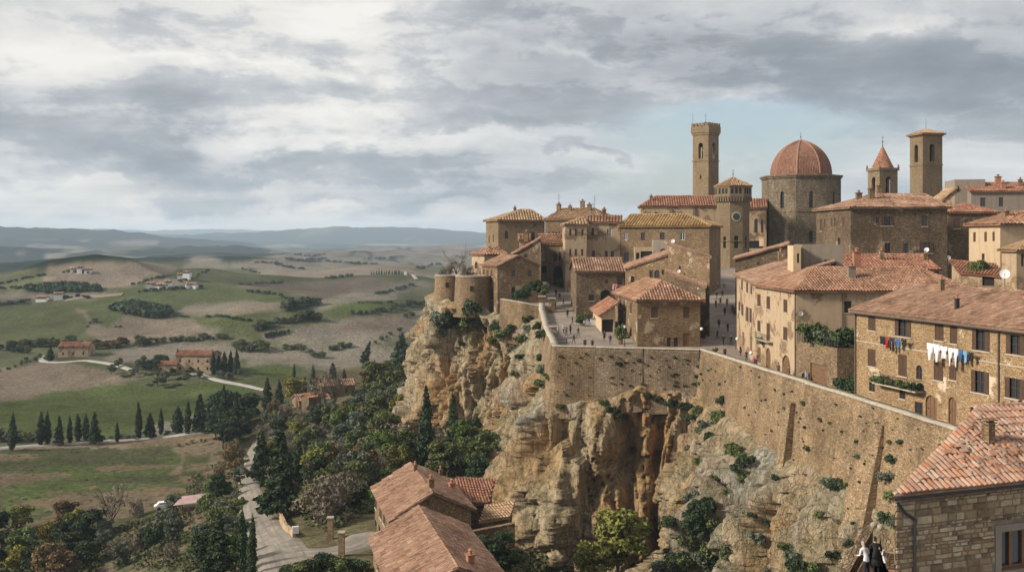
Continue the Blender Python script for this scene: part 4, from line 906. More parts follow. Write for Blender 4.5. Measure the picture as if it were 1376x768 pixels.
H13 = house('grey stone house with a long roof falling to the left towards the lane', P0 + Vector((2.5, 9)), P0, P1, -14, -3, roof='shed', hz=(-3.2, -3.5, -.9, -.7), wm='stone_dk', rm='roof_pale', Z=Z5, over=.4, wins=[('R', 'w', 270, 110, 282, 125)], chim=[(1002, 341, .8, 1.2, 'cream'), (1010, 339, .6, 1.5, 'pot')])
P0 = xy(1078, 141); P1 = xy(1133, 140)
H16 = house('grey rendered rooftop block with one wide window above the tiled roofs', P0 + Vector((.5, 6)), P0, P1, -7, -.9, roof='flat', wm='grey', Z=Z5, pz=.25, wins=[('R', 'w', 585, 101, 641, 136)])
P0 = xy(1066, 139.5); P1 = xy(1076.5, 139.5)
H16b = house('narrow cream rooftop stair turret beside the grey block', P0 + Vector((.3, 4)), P0, P1, -7, -1.0, roof='flat', wm='cream', Z=Z5, pz=.2, wins=[('R', 'a', 457, 70, 468, 115)], name='stair_turret', cat='stair turret')
H17 = two('low house whose long terracotta roof shows below the square palazzo', 1136, 1262, 149, 149, 13, -14, 363, roof='gable', rise=2.2, wm='stone_dk', rm='roof_red', Z=Z4, chim=[(1185, 350, .7, 1.5), (1243, 350, .5, 1.0)])
H18 = hs('large square palazzo with rough brown stone front and a striped hipped roof', 1143, 168, 0, 1097, 1273, -12, 279.5, thL=4, rise=2.6, ridge_to='R', inset=(7.5, .5), wm='stone_dk', rm='roof_pale', Z=Z4, over=.5,
   wins=[('R', 'o', 328, 455, 384, 500), ('R', 'w', 517, 453, 546, 502), ('R', 'w', 345, 580, 373, 627), ('R', 'w', 432, 583, 458, 626), ('R', 'o', 508, 578, 570, 628), ('R', 'w', 303, 458, 320, 486),
         ('L', 's', 42, 470, 52, 525), ('L', 's', 60, 468, 68, 505), ('L', 's', 92, 465, 100, 502), ('L', 's', 107, 462, 115, 502), ('L', 's', 148, 458, 157, 500), ('L', 'a', 125, 555, 137, 590)],
   chim=[(1139, 269, .8, 1.4), (1154, 269, .9, 1.2), (1171, 268, .9, 1.8)], near=False)
H19 = two('dark stone house with a single shuttered window right of the square palazzo', 1274, 1340, 181, 180, 9, -12, 286, roof='hip', rise=1.8, wm='stone_dk', rm='roof_red', Z=Z4, wins=[('R', 's', 669, 465, 699, 512), ('R', 'w', 720, 470, 736, 492)])
H20 = two('rendered house with two dark windows and twin chimneys at the top of the skyline', 1305, 1400, 196, 194, 10, -8, 258, roof='gable', rise=2.0, wm='grey', rm='roof_red', Z=Z4, over=.4, wins=[('R', 'w', 793, 368, 818, 410), ('R', 'w', 880, 366, 901, 410)], chim=[(1341, 248, 1.0, 1.5, 'pot'), (1348, 254, .8, 1.2, 'pot'), (1371, 250, .7, 1.2)])
P0 = xy(1260, 200); P1 = xy(1283, 199)
H20b = house('pale wedge-roofed house standing between the square belfry and the twin-chimney house', P0 + Vector((1, 7)), P0, P1, -5, 8, roof='shed', hz=(7.2, 6.9, 9.7, 9.9), wm='plaster', rm='roof_tan', Z=Z4, over=.3, wins=[('R', 'w', 560, 325, 575, 345)])
P0 = xy(1283, 199); P1 = xy(1324, 198)
H20c = house('flat-topped grey house with a tall aerial at the top of the skyline', P0 + Vector((1, 7)), P0, P1, -5, 11.4, roof='flat', wm='grey', Z=Z4, pz=.3, wins=[('R', 'w', 684, 313, 695, 340)])
H21 = hs('cream rendered house with three narrow windows and a low hipped roof', 1344, 138, 6, 1302, 1420, -9, 302, thL=16, rise=1.9, ridge_to='R', inset=(5, 3), wm='cream', rm='roof', Z=Z4, over=.5, near=False,
   wins=[('L', 's', 760, 530, 772, 575), ('L', 's', 812, 528, 824, 574), ('L', 's', 850, 528, 861, 572), ('L', 'w', 800, 630, 813, 672)], chim=[(1352, 292, .6, .8)])
H22 = hs('small ochre house with a low tiled roof behind the large satellite dish', 1366, 119, 4, 1346, 1420, -10, 337, thL=12, rise=1.4, ridge_to='R', inset=(3, 2), wm='plaster', rm='roof_tan', Z=Z4, near=False, wins=[('R', 'w', 985, 630, 998, 690)])
P0 = xy(1291, 131); P1 = xy(1350, 128)
H23 = house('low ochre outbuilding with a mossy lean-to roof between the roof terraces', P0 + Vector((1, 5)), P0, P1, -10, -4.2, roof='shed', hz=(-2.9, -4.2, -4.6, -3.2), wm='plaster', rm='roof_red', over=.3, near=False, name='outbuilding', cat='outbuilding', wins=[('R', 'x', 1320, 372, 1336, 384)])

# terrace block with garage under the corner house
At = xy(1070.6, 123.6); Bt = xy(1125, 114.6); Ct = Bt + Vector((9, .4))
TB = house('low stone terrace block with a brown garage door and a planted roof garden', At, Bt, Ct, -17.1, -12.4, roof='flat', wm='stone', Z=Z5, pz=.25, name='garage_block', cat='garage', wins=[('L', 'g', 520, 590, 597, 702)], near=True)
mb = MB(); fL = root_faces[TB.name][0]
fL.bx(mb, 0, fL.L, -11.25, -11.2, .05, .09)
for k in range(16): fL.bx(mb, fL.L * k / 15 - .02, fL.L * k / 15 + .02, -12.15, -11.25, .05, .09)
mb.build('railing', M['metal'], TB)
# ---- the laundry house
pA = Vector((36.45, 109)); dd = Vector((4, -15)).normalized(); pB = pA + dd * 34; pC = pB + Vector((15, 4)).normalized() * 15
H22b = house('long three storey ochre house hung with washing beside the town wall', pA, pB, pC, -17.1, -7.6, roof='gable', ridge_to='L', rise=2.75, wm='laundry', rm='roof_pale', Z=Z6, over=.45, near=True, sp=.33,
   wins=[('L', 's', 138, 277, 167, 336), ('L', 'o', 245, 292, 307, 360), ('L', 's', 402, 309, 437, 376), ('L', 's', 462, 319, 491, 388), ('L', 'o', 552, 334, 619, 416), ('L', 'o', 687, 355, 760, 432),
         ('L', 's', 136, 410, 167, 478), ('L', 's', 257, 432, 291, 517), ('L', 'a', 328, 474, 352, 530), ('L', 's', 398, 458, 435, 534), ('L', 's', 460, 472, 488, 532), ('L', 'o', 548, 497, 617, 584), ('L', 'o', 682, 526, 760, 607),
         ('L', 'w', 141, 542, 164, 578), ('L', 'w', 262, 569, 285, 607), ('L', 'da', 365, 592, 410, 696), ('L', 'da', 456, 600, 487, 714), ('L', 'w', 322, 620, 354, 684), ('L', 'w', 543, 640, 560, 662)],
   chim=[(1179, 396, .8, 1.5, 'pot'), (1286, 416, .35, 1.0, 'iron'), (1262, 381, .6, 1.3), (1265, 392, .5, 1.2)])
FLd = root_faces[H22b.name][0]
# balcony with plants, drainpipe, belt course
u0, zt = FLd.uz(Z6[0] + 186 / Z6[2], Z6[1] + 535 / Z6[2]); u1, _ = FLd.uz(Z6[0] + 360 / Z6[2], Z6[1] + 560 / Z6[2]); u0, u1 = min(u0, u1), max(u0, u1)
zb = FLd.uz(1212, 330 + 558 / 2.953)[1]
bal = MB(); FLd.bx(bal, u0, u1, zb - .12, zb, -1.0, -.003); bo = bal.build('balcony', M['frame'], H22b)
k = MB(); FLd.bx(k, u0, u1, zb + .95, zb + 1.0, -1.0, -.96)
for i in range(26): FLd.bx(k, u0 + (u1 - u0) * i / 25 - .012, u0 + (u1 - u0) * i / 25 + .012, zb, zb + .95, -.99, -.965)
for u in (u0, u1 - .03): FLd.bx(k, u, u + .03, zb + .95, zb + 1.0, -.96, -.003)
k.build('railing', M['iron'], bo)
k = MB(); FLd.bx(k, 0.1, FLd.L - .1, -10.72, -10.62, -.05, -.003); k.build('string_course', M['frame'], H22b)
for px_ in (1150.5, 1343):
    u, _ = FLd.uz(px_, 450); k = MB(); k.ring(FLd.p(min(u, FLd.L - .12), -16.9, -.12), .065, FLd.p(min(u, FLd.L - .12), -7.75, -.12), .065, 8); k.build('drainpipe', M['pipe'], H22b)
k = MB(); k.ring(FLd.p(0, -7.72, -.5), .09, FLd.p(FLd.L, -7.72, -.5), .09, 8); k.build('gutter', M['pipe'], H22b)
# skirting of bare stone along the foot, lamp bracket
f15 = root_faces[H15.name][0]
k = MB(); f15.bx(k, *sorted([f15.uz(1021, 455)[0], f15.uz(1039, 458)[0]]), -13.35, -13.25, -.8, -.003); bo2 = k.build('balcony', M['frame'], H15)
k = MB(); ua, ub = sorted([f15.uz(1021, 455)[0], f15.uz(1039, 458)[0]])
f15.bx(k, ua, ub, -12.4, -12.35, -.8, -.76)
for i in range(14): f15.bx(k, ua + (ub - ua) * i / 13 - .015, ua + (ub - ua) * i / 13 + .015, -13.25, -12.4, -.79, -.765)
k.build('railing', M['iron'], bo2)
for hse, px_, zlo, zhi in ((H15, 1069, -17, -6.5), (H1, 857, -17, -9.8)):
    ff = root_faces[hse.name][0]; k = MB(); k.ring(ff.p(.15, zlo, -.1), .07, ff.p(.15, zhi, -.1), .07, 8); k.build('drainpipe', M['pipe'], hse)
k = MB(); fr_ = root_faces[H15.name][1]; u = fr_.uz(1131.5, 420)[0]; k.ring(fr_.p(u, -12, -.09), .06, fr_.p(u, -6.5, -.09), .06, 8); k.build('drainpipe', M['pipe'], H15)

# ------------------------------------------------------------------ towers, dome, church
def prism(mb, pts, z0, z1, holes={}, dep=.35):
    c = sum((Vector(p) for p in pts), Vector((0, 0))) / len(pts); fs_ = []
    for i in range(len(pts)):
        f = Face(pts[i], pts[(i + 1) % len(pts)], c); fs_.append(f); wall(mb, f, z0, z1, holes.get(i, []), dep)
    return fs_
def ngon(c, r, n, a0): return [Vector((c[0] + r * math.cos(a0 + 2 * math.pi * i / n), c[1] + r * math.sin(a0 + 2 * math.pi * i / n))) for i in range(n)]
def scaled(pts, k):
    c = sum((Vector(p) for p in pts), Vector((0, 0))) / len(pts); return [c + (Vector(p) - c) * k for p in pts]
def cap_(mb, pts, z, m=0): mb.face([(p[0], p[1], z) for p in pts], [(p[0], p[1]) for p in pts], m)
def slab(mb, pts, z0, z1, m=0):
    prism(mb, pts, z0, z1); cap_(mb, pts, z1, m); cap_(mb, pts[::-1], z0, m)
def spire(name, pts, z0, apex, mat, root, sp=.5):
    ro = MB(); 
    for i in range(len(pts)):
        a, b_ = pts[i], pts[(i + 1) % len(pts)]; tiles(ro, [(a[0], a[1], z0), (b_[0], b_[1], z0), apex], sp)
    return ro.build(name, mat, root)
def finial(root, p, h):
    k = MB(); p = Vector(p); k.ring(p, .12, p + Vector((0, 0, h * .35)), .06, 8); k.ring(p + Vector((0, 0, h * .35)), .22, p + Vector((0, 0, h * .45)), .22, 8); k.ring(p + Vector((0, 0, h * .45)), .05, p + Vector((0, 0, h)), .03, 6)
    k.box(p + Vector((-.3, -.03, h * .78)), (.6, 0, 0), (0, .06, 0), (0, 0, .07)); k.build('finial', M['metal'], root)
# tall crenellated bell tower
def square(bpx, D, th_, w):
    B = xy(bpx, D); dR = Vector((math.cos(R(th_)), math.sin(R(th_)))); dL = Vector((-dR.y, dR.x)); return [B, B + dR * w, B + dR * w + dL * w, B + dL * w]
sq = square(952, 275, 46, 5.0); c_ = (sq[0] + sq[2]) / 2
rt = empty('bell_tower', (c_.x, c_.y, -9)); tag(rt, 'tallest bell tower with battlements and a slender rod on top', 'bell tower')
mb = MB(); zB0, zB1 = 13.6, 20.0
def bel(f_len, a=.36, b_=.64): return [(f_len * a, f_len * b_, 21.9, 26.2, True), (f_len * .46, f_len * .54, 16.4, 17.4, False)]
fs_ = prism(mb, sq, -9, 28.3, {0: bel(5.0), 3: bel(5.0), 1: bel(5.0)[:1], 2: bel(5.0)[:1]}, .8)
for z in (21.2,): slab(mb, scaled(sq, 1.07), z, z + .3)
big = scaled(sq, 1.16); slab(mb, scaled(sq, 1.08), 28.3, 28.9); prism(mb, big, 28.9, 30.6); cap_(mb, big, 30.0); cap_(mb, big[::-1], 28.9)
mb.build('shaft', M['tower'], rt)
for i in range(4):
    f = Face(big[i], big[(i + 1) % 4], c_)
    for k_ in range(5):
        k = MB(); a = f.L * (k_ + .15) / 5; f.bx(k, a, a + f.L / 5 * .62, 30.602, 31.5, .0, .4); k.build('merlon', M['tower'], rt)
for i, f in enumerate(fs_):
    k = MB(); f.quad(k, f.L * .36, f.L * .64, 21.9, 26.2, .75); k.build('opening', M['dark'], rt) if i in (1, 2) else None
    if i in (0, 3):
        k = MB(); k.ring(f.p(f.L * .5, 25.0, 1.6), .5, f.p(f.L * .5, 24.0, 1.6), .7, 12); k.build('bell', M['metal'], rt)
        k = MB(); f.bx(k, f.L * .482, f.L * .518, 21.9, 25.0, .3, .5); k.build('mullion', M['frame'], rt)
k = MB(); f = fs_[0]
for f in (fs_[0], fs_[3]):
    k = MB(); f.quad(k, f.L * .46, f.L * .54, 16.4, 17.4, .3); k.build('slit', M['dark'], rt)
finial(rt, (c_.x, c_.y, 30.0), 4.6); k = MB(); q = sq[3]; k.ring((q.x, q.y, 29.5), .05, (q.x, q.y, 34.5), .03, 6); k.build('rod', M['metal'], rt)

# octagonal lantern tower with a gallery
c2_ = xy(985, 250); oc = ngon(c2_, 3.95, 8, R(22.5)); rt = empty('lantern_tower', (c2_.x, c2_.y, -14)); tag(rt, 'eight-sided stone tower with an arcaded gallery and round window under the tall belfry', 'tower')
mb = MB()
oc = oc[::-1] if False else oc
hol = {}
fr_i = 5
def front_index(pts):
    c = sum((Vector(p) for p in pts), Vector((0, 0))) / len(pts); return min(range(len(pts)), key=lambda i: ((pts[i] + pts[(i + 1) % len(pts)]) / 2).y)
fi = front_index(oc); L8 = (oc[0] - oc[1]).length
prism(mb, oc, -14, 10.4, {fi: [(L8 * .32, L8 * .68, -2.0, 1.0, True)], (fi + 1) % 8: [(L8 * .36, L8 * .64, -2.0, .8, True)], (fi - 1) % 8: [(L8 * .36, L8 * .64, -2.0, .8, True)]}, .4)
slab(mb, scaled(oc, 1.05), .9 - 1.3, .95 - 1.15); slab(mb, scaled(oc, 1.14), 10.4, 12.9)
for sc_, z in ((1.05, 9.2), (1.1, 9.8)): slab(mb, scaled(oc, sc_), z, z + .598)
mb.build('shaft', M['tower'], rt)
for i in range(8):
    f = Face(scaled(oc, 1.14)[i], scaled(oc, 1.14)[(i + 1) % 8], c2_); k = MB()
    for q_ in range(3): a = f.L * (.1 + .28 * q_); f.bx(k, a, a + f.L * .17, 11.1, 12.4, -.02, .1)
    k.build('gallery_opening', M['dark'], rt)
    k = MB()
    for q_ in range(5): a = f.L * (.04 + .2 * q_); f.bx(k, a, a + f.L * .09, 9.3, 10.38, -.12, .5)
    k.build('corbel_band', M['tower'], rt)
f = Face(oc[fi], oc[(fi + 1) % 8], c2_); k = MB(); pc = f.p(f.L / 2, 5.6, -.1); dv = Vector((*f.n, 0))
k.ring(pc, 1.15, pc + dv * .12, 1.15, 20); k.build('round_window_frame', M['frame'], rt); k = MB(); k.ring(pc - dv * .06, .85, pc - dv * .01, .85, 20); k.build('round_window', M['glass'], rt)
for j in (-1, 0, 1):
    f = Face(oc[(fi + j) % 8], oc[(fi + j + 1) % 8], c2_); k = MB(); f.quad(k, f.L * .3, f.L * .7, -2, 1, .38); k.build('window', M['glass'], rt)
ap = Vector((c2_.x, c2_.y, 15.2)); spire('roof', scaled(oc, 1.2), 12.92, ap, M['roof_tan'], rt, .5); finial(rt, ap, 2.0)

# great octagon with the ribbed dome
c3_ = xy(1076, 265); oc = ngon(c3_, 9.95, 8, R(22.5)); fi = front_index(oc); L8 = (oc[0] - oc[1]).length
rt = empty('domed_church', (c3_.x, c3_.y, -12)); tag(rt, 'eight-sided stone church under a big ribbed terracotta dome', 'church')
mb = MB(); hh = {}
for j in (-1, 0, 1):
    hh[(fi + j) % 8] = [(L8 * .43, L8 * .57, 9.2 - 1.2, 12.2, True)] + ([(L8 * .43, L8 * .55, -.6, 2.2, False)] if j == 0 else [])
fs_ = prism(mb, oc, -14, 15.6, hh, .5)
slab(mb, scaled(oc, 1.015), 7.0, 7.3); slab(mb, scaled(oc, 1.03), 15.6, 16.0); slab(mb, scaled(oc, 1.055), 16.0, 16.4); mb.build('wall', M['church'], rt)
for j in (-1, 0, 1):
    f = fs_[(fi + j) % 8]; k = MB(); f.quad(k, f.L * .42, f.L * .58, 8.0, 12.2, .48); k.build('window', M['glass'], rt)
    if j == 0: k = MB(); f.quad(k, f.L * .43, f.L * .55, -.6, 2.2, .48); k.build('window', M['glass'], rt)
Rd, Hd, n_ = 7.6, 9.0, 22; dm = MB(); ribs = MB()
vs = ngon(c3_, 1, 8, R(22.5)); rho = (8.9 ** 2 + Rd ** 2) / (2 * Rd); prof = [(math.sqrt(max(0, rho ** 2 - (8.9 * t_) ** 2)) - (rho - Rd), 8.9 * t_) for t_ in np.sin(np.linspace(0, .97, n_) * math.pi / 2)]
slab(dm, ngon(c3_, Rd * 1.03, 8, R(22.5)), 16.4, 16.75)
for i in range(8):
    a, b_ = vs[i] - c3_, vs[(i + 1) % 8] - c3_
    for k_ in range(n_ - 1):
        (r0, h0), (r1, h1) = prof[k_], prof[k_ + 1]; nn = 14
        for j in range(nn):
            ta, tb = j / nn, (j + 1) / nn; P4 = [c3_ + (a.lerp(b_, ta)) * r0, c3_ + (a.lerp(b_, tb)) * r0, c3_ + (a.lerp(b_, tb)) * r1, c3_ + (a.lerp(b_, ta)) * r1]
            bul = .0; tv = random.betavariate(3, 3)
            q4 = [Vector((p.x, p.y, 16.75 + z)) for p, z in zip(P4, (h0, h0, h1, h1))]
            dm.face(q4, [(0, 0)] * 4, 0, tv)
            mid = ((q4[0] + q4[1]) / 2, (q4[3] + q4[2]) / 2)
            rr_ = (q4[1] - q4[0]).length * .3
            if rr_ > .03: dm.ring(mid[0], rr_, mid[1], rr_ * .9, 6, 0, False, tv)
    for k_ in range(n_ - 1):
        (r0, h0), (r1, h1) = prof[k_], prof[k_ + 1]; ribs.ring(Vector((*(c3_ + a * r0), 16.75 + h0)), .22, Vector((*(c3_ + a * r1), 16.75 + h1)), .22, 6)
M['domeroof'] = roofmat('dome_tiles', [(0, (.12, .065, .045)), (.4, (.23, .12, .078)), (.7, (.29, .16, .11)), (1, (.38, .24, .17))], la=.2)
dmo = dm.build('dome', M['domeroof'], rt); ribs.build('rib', plain('rib_tile', (.26, .145, .095), .9, var=.2), dmo)
k = MB(); k.ring((c3_.x, c3_.y, 25.2), .55, (c3_.x, c3_.y, 26.0), .3, 10); k.build('dome_cap', M['frame'], dmo); finial(rt, (c3_.x, c3_.y, 25.9), 1.9)

# cone-topped bell tower
sq = square(1182, 230, 14, 4.6); c_ = (sq[0] + sq[2]) / 2; rt = empty('bell_tower', (c_.x, c_.y, -6)); tag(rt, 'small bell tower with a round pointed terracotta cone roof', 'bell tower')
mb = MB(); ho = [(1.55, 3.05, 10.4, 14.2, True)]; fs_ = prism(mb, sq, -6, 15.6, {0: ho, 3: ho, 1: ho, 2: ho}, .6); cap_(mb, sq, 15.6); slab(mb, scaled(sq, 1.12), 15.6, 16.2); slab(mb, scaled(sq, 1.05), 9.3, 9.6)
mb.build('shaft', M['tower'], rt)
for p in scaled(sq, 1.05): k = MB(); k.ring((p.x, p.y, 16.2), .28, (p.x, p.y, 17.0), .12, 8); k.build('pinnacle', M['tower'], rt)
k = MB(); k.ring((c_.x, c_.y, 13.4), .6, (c_.x, c_.y, 12.3), .9, 12); k.build('bell', M['metal'], rt)
cn = MB(); nn = 28
for i in range(nn):
    for j in range(14):
        a0, a1 = 2 * math.pi * i / nn, 2 * math.pi * (i + 1) / nn; t0, t1 = j / 14, (j + 1) / 14; ra, rb = 2.45 * (1 - t0), 2.45 * (1 - t1) + .001; o_ = .06
        cn.face([(c_.x + (ra + o_) * math.cos(a0), c_.y + (ra + o_) * math.sin(a0), 16.2 + 5.2 * t0), (c_.x + (ra + o_) * math.cos(a1), c_.y + (ra + o_) * math.sin(a1), 16.2 + 5.2 * t0), (c_.x + rb * math.cos(a1), c_.y + rb * math.sin(a1), 16.2 + 5.2 * t1), (c_.x + rb * math.cos(a0), c_.y + rb * math.sin(a0), 16.2 + 5.2 * t1)], [(0, 0)] * 4, 0, random.betavariate(3, 3))
cn.build('cone_roof', M['roof_red'], rt); finial(rt, (c_.x, c_.y, 21.3), 2.4)
# square belfry on the right
sq = square(1240, 238, 12, 5.1); c_ = (sq[0] + sq[2]) / 2; rt = empty('bell_tower', (c_.x, c_.y, -6)); tag(rt, 'square belfry with a shallow pyramid roof at the right end of the skyline', 'bell tower')
mb = MB(); ho = [(1.8, 3.2, 18.2, 22.3, True)]; fs_ = prism(mb, sq, -6, 24.2, {0: ho, 3: ho, 1: ho, 2: ho}, .6); slab(mb, scaled(sq, 1.05), 17.3, 17.6); slab(mb, scaled(sq, 1.04), 10.2, 10.5); slab(mb, scaled(sq, 1.1), 24.2, 24.6)
mb.build('shaft', M['tower'], rt); k = MB(); k.ring((c_.x, c_.y, 21.2), .5, (c_.x, c_.y, 20.2), .8, 12); k.build('bell', M['metal'], rt)
spire('roof', scaled(sq, 1.25), 24.62, Vector((c_.x, c_.y, 26.0)), M['roof_tan'], rt, .5); k = MB(); k.ring((c_.x, c_.y, 25.9), .06, (c_.x, c_.y, 28.6), .03, 6); k.build('rod', M['metal'], rt)
# nave and transept
N1 = two('long church nave with a low red tiled roof in front of the tall bell tower', 861, 972, 262, 260, 13, -10, 277.5, roof='hip', inset=(4.5, 0), rise=2.9, wm='plaster', rm='roof_red', Z=Z3, name='church_nave', cat='church nave', wins=[('R', 'a', 137, 505, 155, 522)], chim=[(875, 270, .8, 1.2)])
fN = root_faces[N1.name][1]
for px_ in (901, 932.5): u = fN.uz(px_, 290)[0]; k = MB(); fN.bx(k, u - .3, u + .3, -9, 8, -.4, -.003); k.build('pilaster', M['tower'], N1)
N2 = two('church wing with tall arched windows between the octagonal tower and the dome', 1003, 1030, 258, 257, 10, -12, 280.5, roof='gable', rise=2.6, wm='plaster', rm='roof_red', Z=Z3, name='church_wing', cat='church wing', wins=[('R', 'a', 606, 536, 622, 602), ('R', 'a', 637, 540, 649, 602), ('R', 'x', 578, 640, 648, 675)])
# ------------------------------------------------------------------ lower houses at the cliff foot, in the valley
L1 = house('upper of the two tile-roofed stone houses at the foot of the cliff', (-16.0, 119.5), (-12.4, 105.9), (-4.4, 110.3), -38, -29.1, roof='gable', ridge_to='L', rise=2.5, wm='stone', rm='roof_pale', over=.45, Z=Z9, near=True, sp=.34,
   wins=[('L', 's', 52, 552, 58, 580), ('L', 's', 66, 582, 73, 610), ('L', 's', 77, 600, 84, 628), ('L', 's', 95, 622, 101, 652), ('L', 'w', 52, 615, 58, 640), ('L', 'w', 63, 632, 69, 655), ('R', 'w', 237, 610, 251, 637), ('R', 'w', 259, 608, 277, 642)],
   chim=[(579, 656, .6, 1.0), (592, 640, .4, .8), (558, 633, .4, .7), (607, 657, .6, .7, 'pot')])
L2 = house('lower of the two tile-roofed stone houses, at the bottom edge of the picture', (-13.2, 97.5), (-8.6, 79.6), (-.2, 83.9), -38, -28.6, roof='gable', ridge_to='L', rise=2.6, wm='stone', rm='roof_pale', over=.45, Z=Z9, near=True, sp=.30,
   wins=[('L', 's', 60, 740, 66, 768)], chim=[(632, 758, .6, .8, 'pot')])
P0 = xy(607, 117.5)
L3 = house('low outhouse with a small bright red tiled roof behind the upper stone house', P0 + Vector((.5, 6)), P0, P0 + Vector((4.0, .8)), -36, -30.2, roof='shed', hz=(-28.9, -30.0, -30.4, -29.2), wm='stone_dk', rm='roof_red', name='outhouse', cat='outhouse', near=False, wins=[('R', 'x', 610, 688, 620, 704)])
P0 = xy(648, 113)
L4 = house('half-hidden outhouse with a dull brown roof between the red one and the cliff', P0 + Vector((.5, 3.5)), P0, P0 + Vector((2.8, 1.2)), -36, -31.0, roof='shed', hz=(-30.4, -31.0, -30.9, -30.3), wm='stone_dk', rm='roof_tan', name='outhouse', cat='outhouse', near=False)
k = MB()
a, b_ = Vector((*xy(616, 104), -35)), Vector((*xy(692, 108), -35)); k.box(a, b_ - a, (0, .5, 0), (0, 0, 5.0)); k.box(a + Vector((0, -.08, 5.0)), b_ - a, (0, .66, 0), (0, 0, .15))
tag(k.build('garden_wall', M['stone_br']), 'stone garden wall running from the lower houses to the foot of the cliff', 'garden wall')
def vhouse(label, px, py, D, w, d, h, rise, ang, wm, rm, group=None, name='farmhouse', nw=3, z=None, roof='gable'):
    g_ = T(px, py) if D is None else wp(px, py, D)
    if z is not None: g_.z = z
    B = Vector((g_.x, g_.y)); dR = Vector((math.cos(R(ang)), math.sin(R(ang)))); dL = Vector((-dR.y, dR.x)); z0 = g_.z
    wi = []
    f = Face(B, B + dR * w, B + dL)
    r_ = house(label, B + dL * d, B, B + dR * w, z0 - 2.0, z0 + h, roof=roof, rise=rise, wm=wm, rm=rm, over=.3, near=False, sp=.6 if B.y < 450 else 1.5, name=name, cat='farmhouse', group=group)
    if nw:
        k = [r_]
        for i in range(nw):
            for lv in range(1 if h < 4 else 2):
                u = w * (i + .5) / nw; mbw = MB(); f.bx(mbw, u - .35, u + .35, z0 + 1.0 + 2.8 * lv, z0 + 2.1 + 2.8 * lv, -.03, .05); mbw.build('window', M['glass'], r_)
    return r_
t1 = T(234, 500)
vhouse('long two storey farmhouse with a red roof beside the white track in the valley', 236, 500, None, 14, 9, 6.2, 1.6, -6, 'plaster', 'roof_red', nw=4)
vhouse('low annex on the left end of the long farmhouse', 209, 501, None, 8, 6, 3.0, 1.1, -4, 'plaster', 'roof_red', nw=2)
vhouse('red-roofed farmhouse on the left hill by the looping white track', 78, 480, None, 12, 9, 4.2, 1.6, 5, 'plaster', 'roof_red', nw=3)
vhouse('white-walled wing of the farmhouse on the left hill', 97, 478, None, 6, 7, 3.4, 1.3, -5, 'cream', 'roof_red', nw=1)
for i, (px, py, w) in enumerate([(197, 390, 9), (206, 389, 8), (214, 389, 9), (221, 388, 7), (250, 388, 9), (257, 388, 5), (245, 374, 9), (238, 375, 6), (94, 367, 9), (103, 368, 6), (113, 368, 8), (48, 406, 12), (72, 404, 10)]):
    vhouse('tiny pale farm building on a far ridge across the valley', px, py, None, w * .55, 5, 2.6 if i % 3 else 4, 1.0, random.uniform(-10, 25), 'white', 'roof_pale', group='far pale farm buildings', nw=0, name='far_farmhouse')
vhouse('low stone farm building with a sunken pinkish roof among the trees', 402, 552, 288, 9, 7, 2.6, 1.6, 28, 'stone', 'roof_pale', nw=1)
vhouse('pinkish-roofed barn behind the sunken farm building', 432, 533, 305, 10, 7, 3.0, 1.5, 20, 'stone', 'roof_pale', nw=2)
vhouse('small roof showing between trees above the bend of the gravel road', 415, 545, 270, 5, 4, 2.0, 1.0, 40, 'stone_dk', 'roof_red', nw=0)

# ------------------------------------------------------------------ near house on the right
M['wood'] = plain('window_wood', (.16, .075, .035), .5, var=.25, sc=6)
Bn = Vector((13.1, 35.0)); Cn = Vector((26.6, 39.9)); An = Vector((18.4, 40.2)); Kn = An + (Cn - Bn)
rt = empty('near_house', (Bn.x, Bn.y, -30)); tag(rt, 'near rubble stone house with a lichened orange and grey tile roof', 'house')
cen = (Bn + Cn + An + Kn) / 4; mb = MB(); fN = Face(Bn, Cn, cen)
ua, za = fN.uz(1345, 745); ub, zb2 = fN.uz(1345 + 60, 745); _, zt_ = fN.uz(1360, 712); _, zl_ = fN.uz(1360, 764)
wall(mb, fN, -30, -8.75, [(ua, ub, zl_, zt_, False)], .3)
for f in (Face(Bn, An, cen), Face(An, Kn, cen), Face(Cn, Kn, cen)): wall(mb, f, -30, -8.75 if f.O == Bn else -7.0, [])
f = Face(Bn, An, cen); mb.face([f.p(0, -8.75), f.p(f.L, -8.75), f.p(f.L, -6.95)], [(0, -8.75), (f.L, -8.75), (f.L, -6.95)])
us_ = fN.L; zz = -14.6; rs = random.Random(4); ang_ = lambda: rs.uniform(-.012, .012)
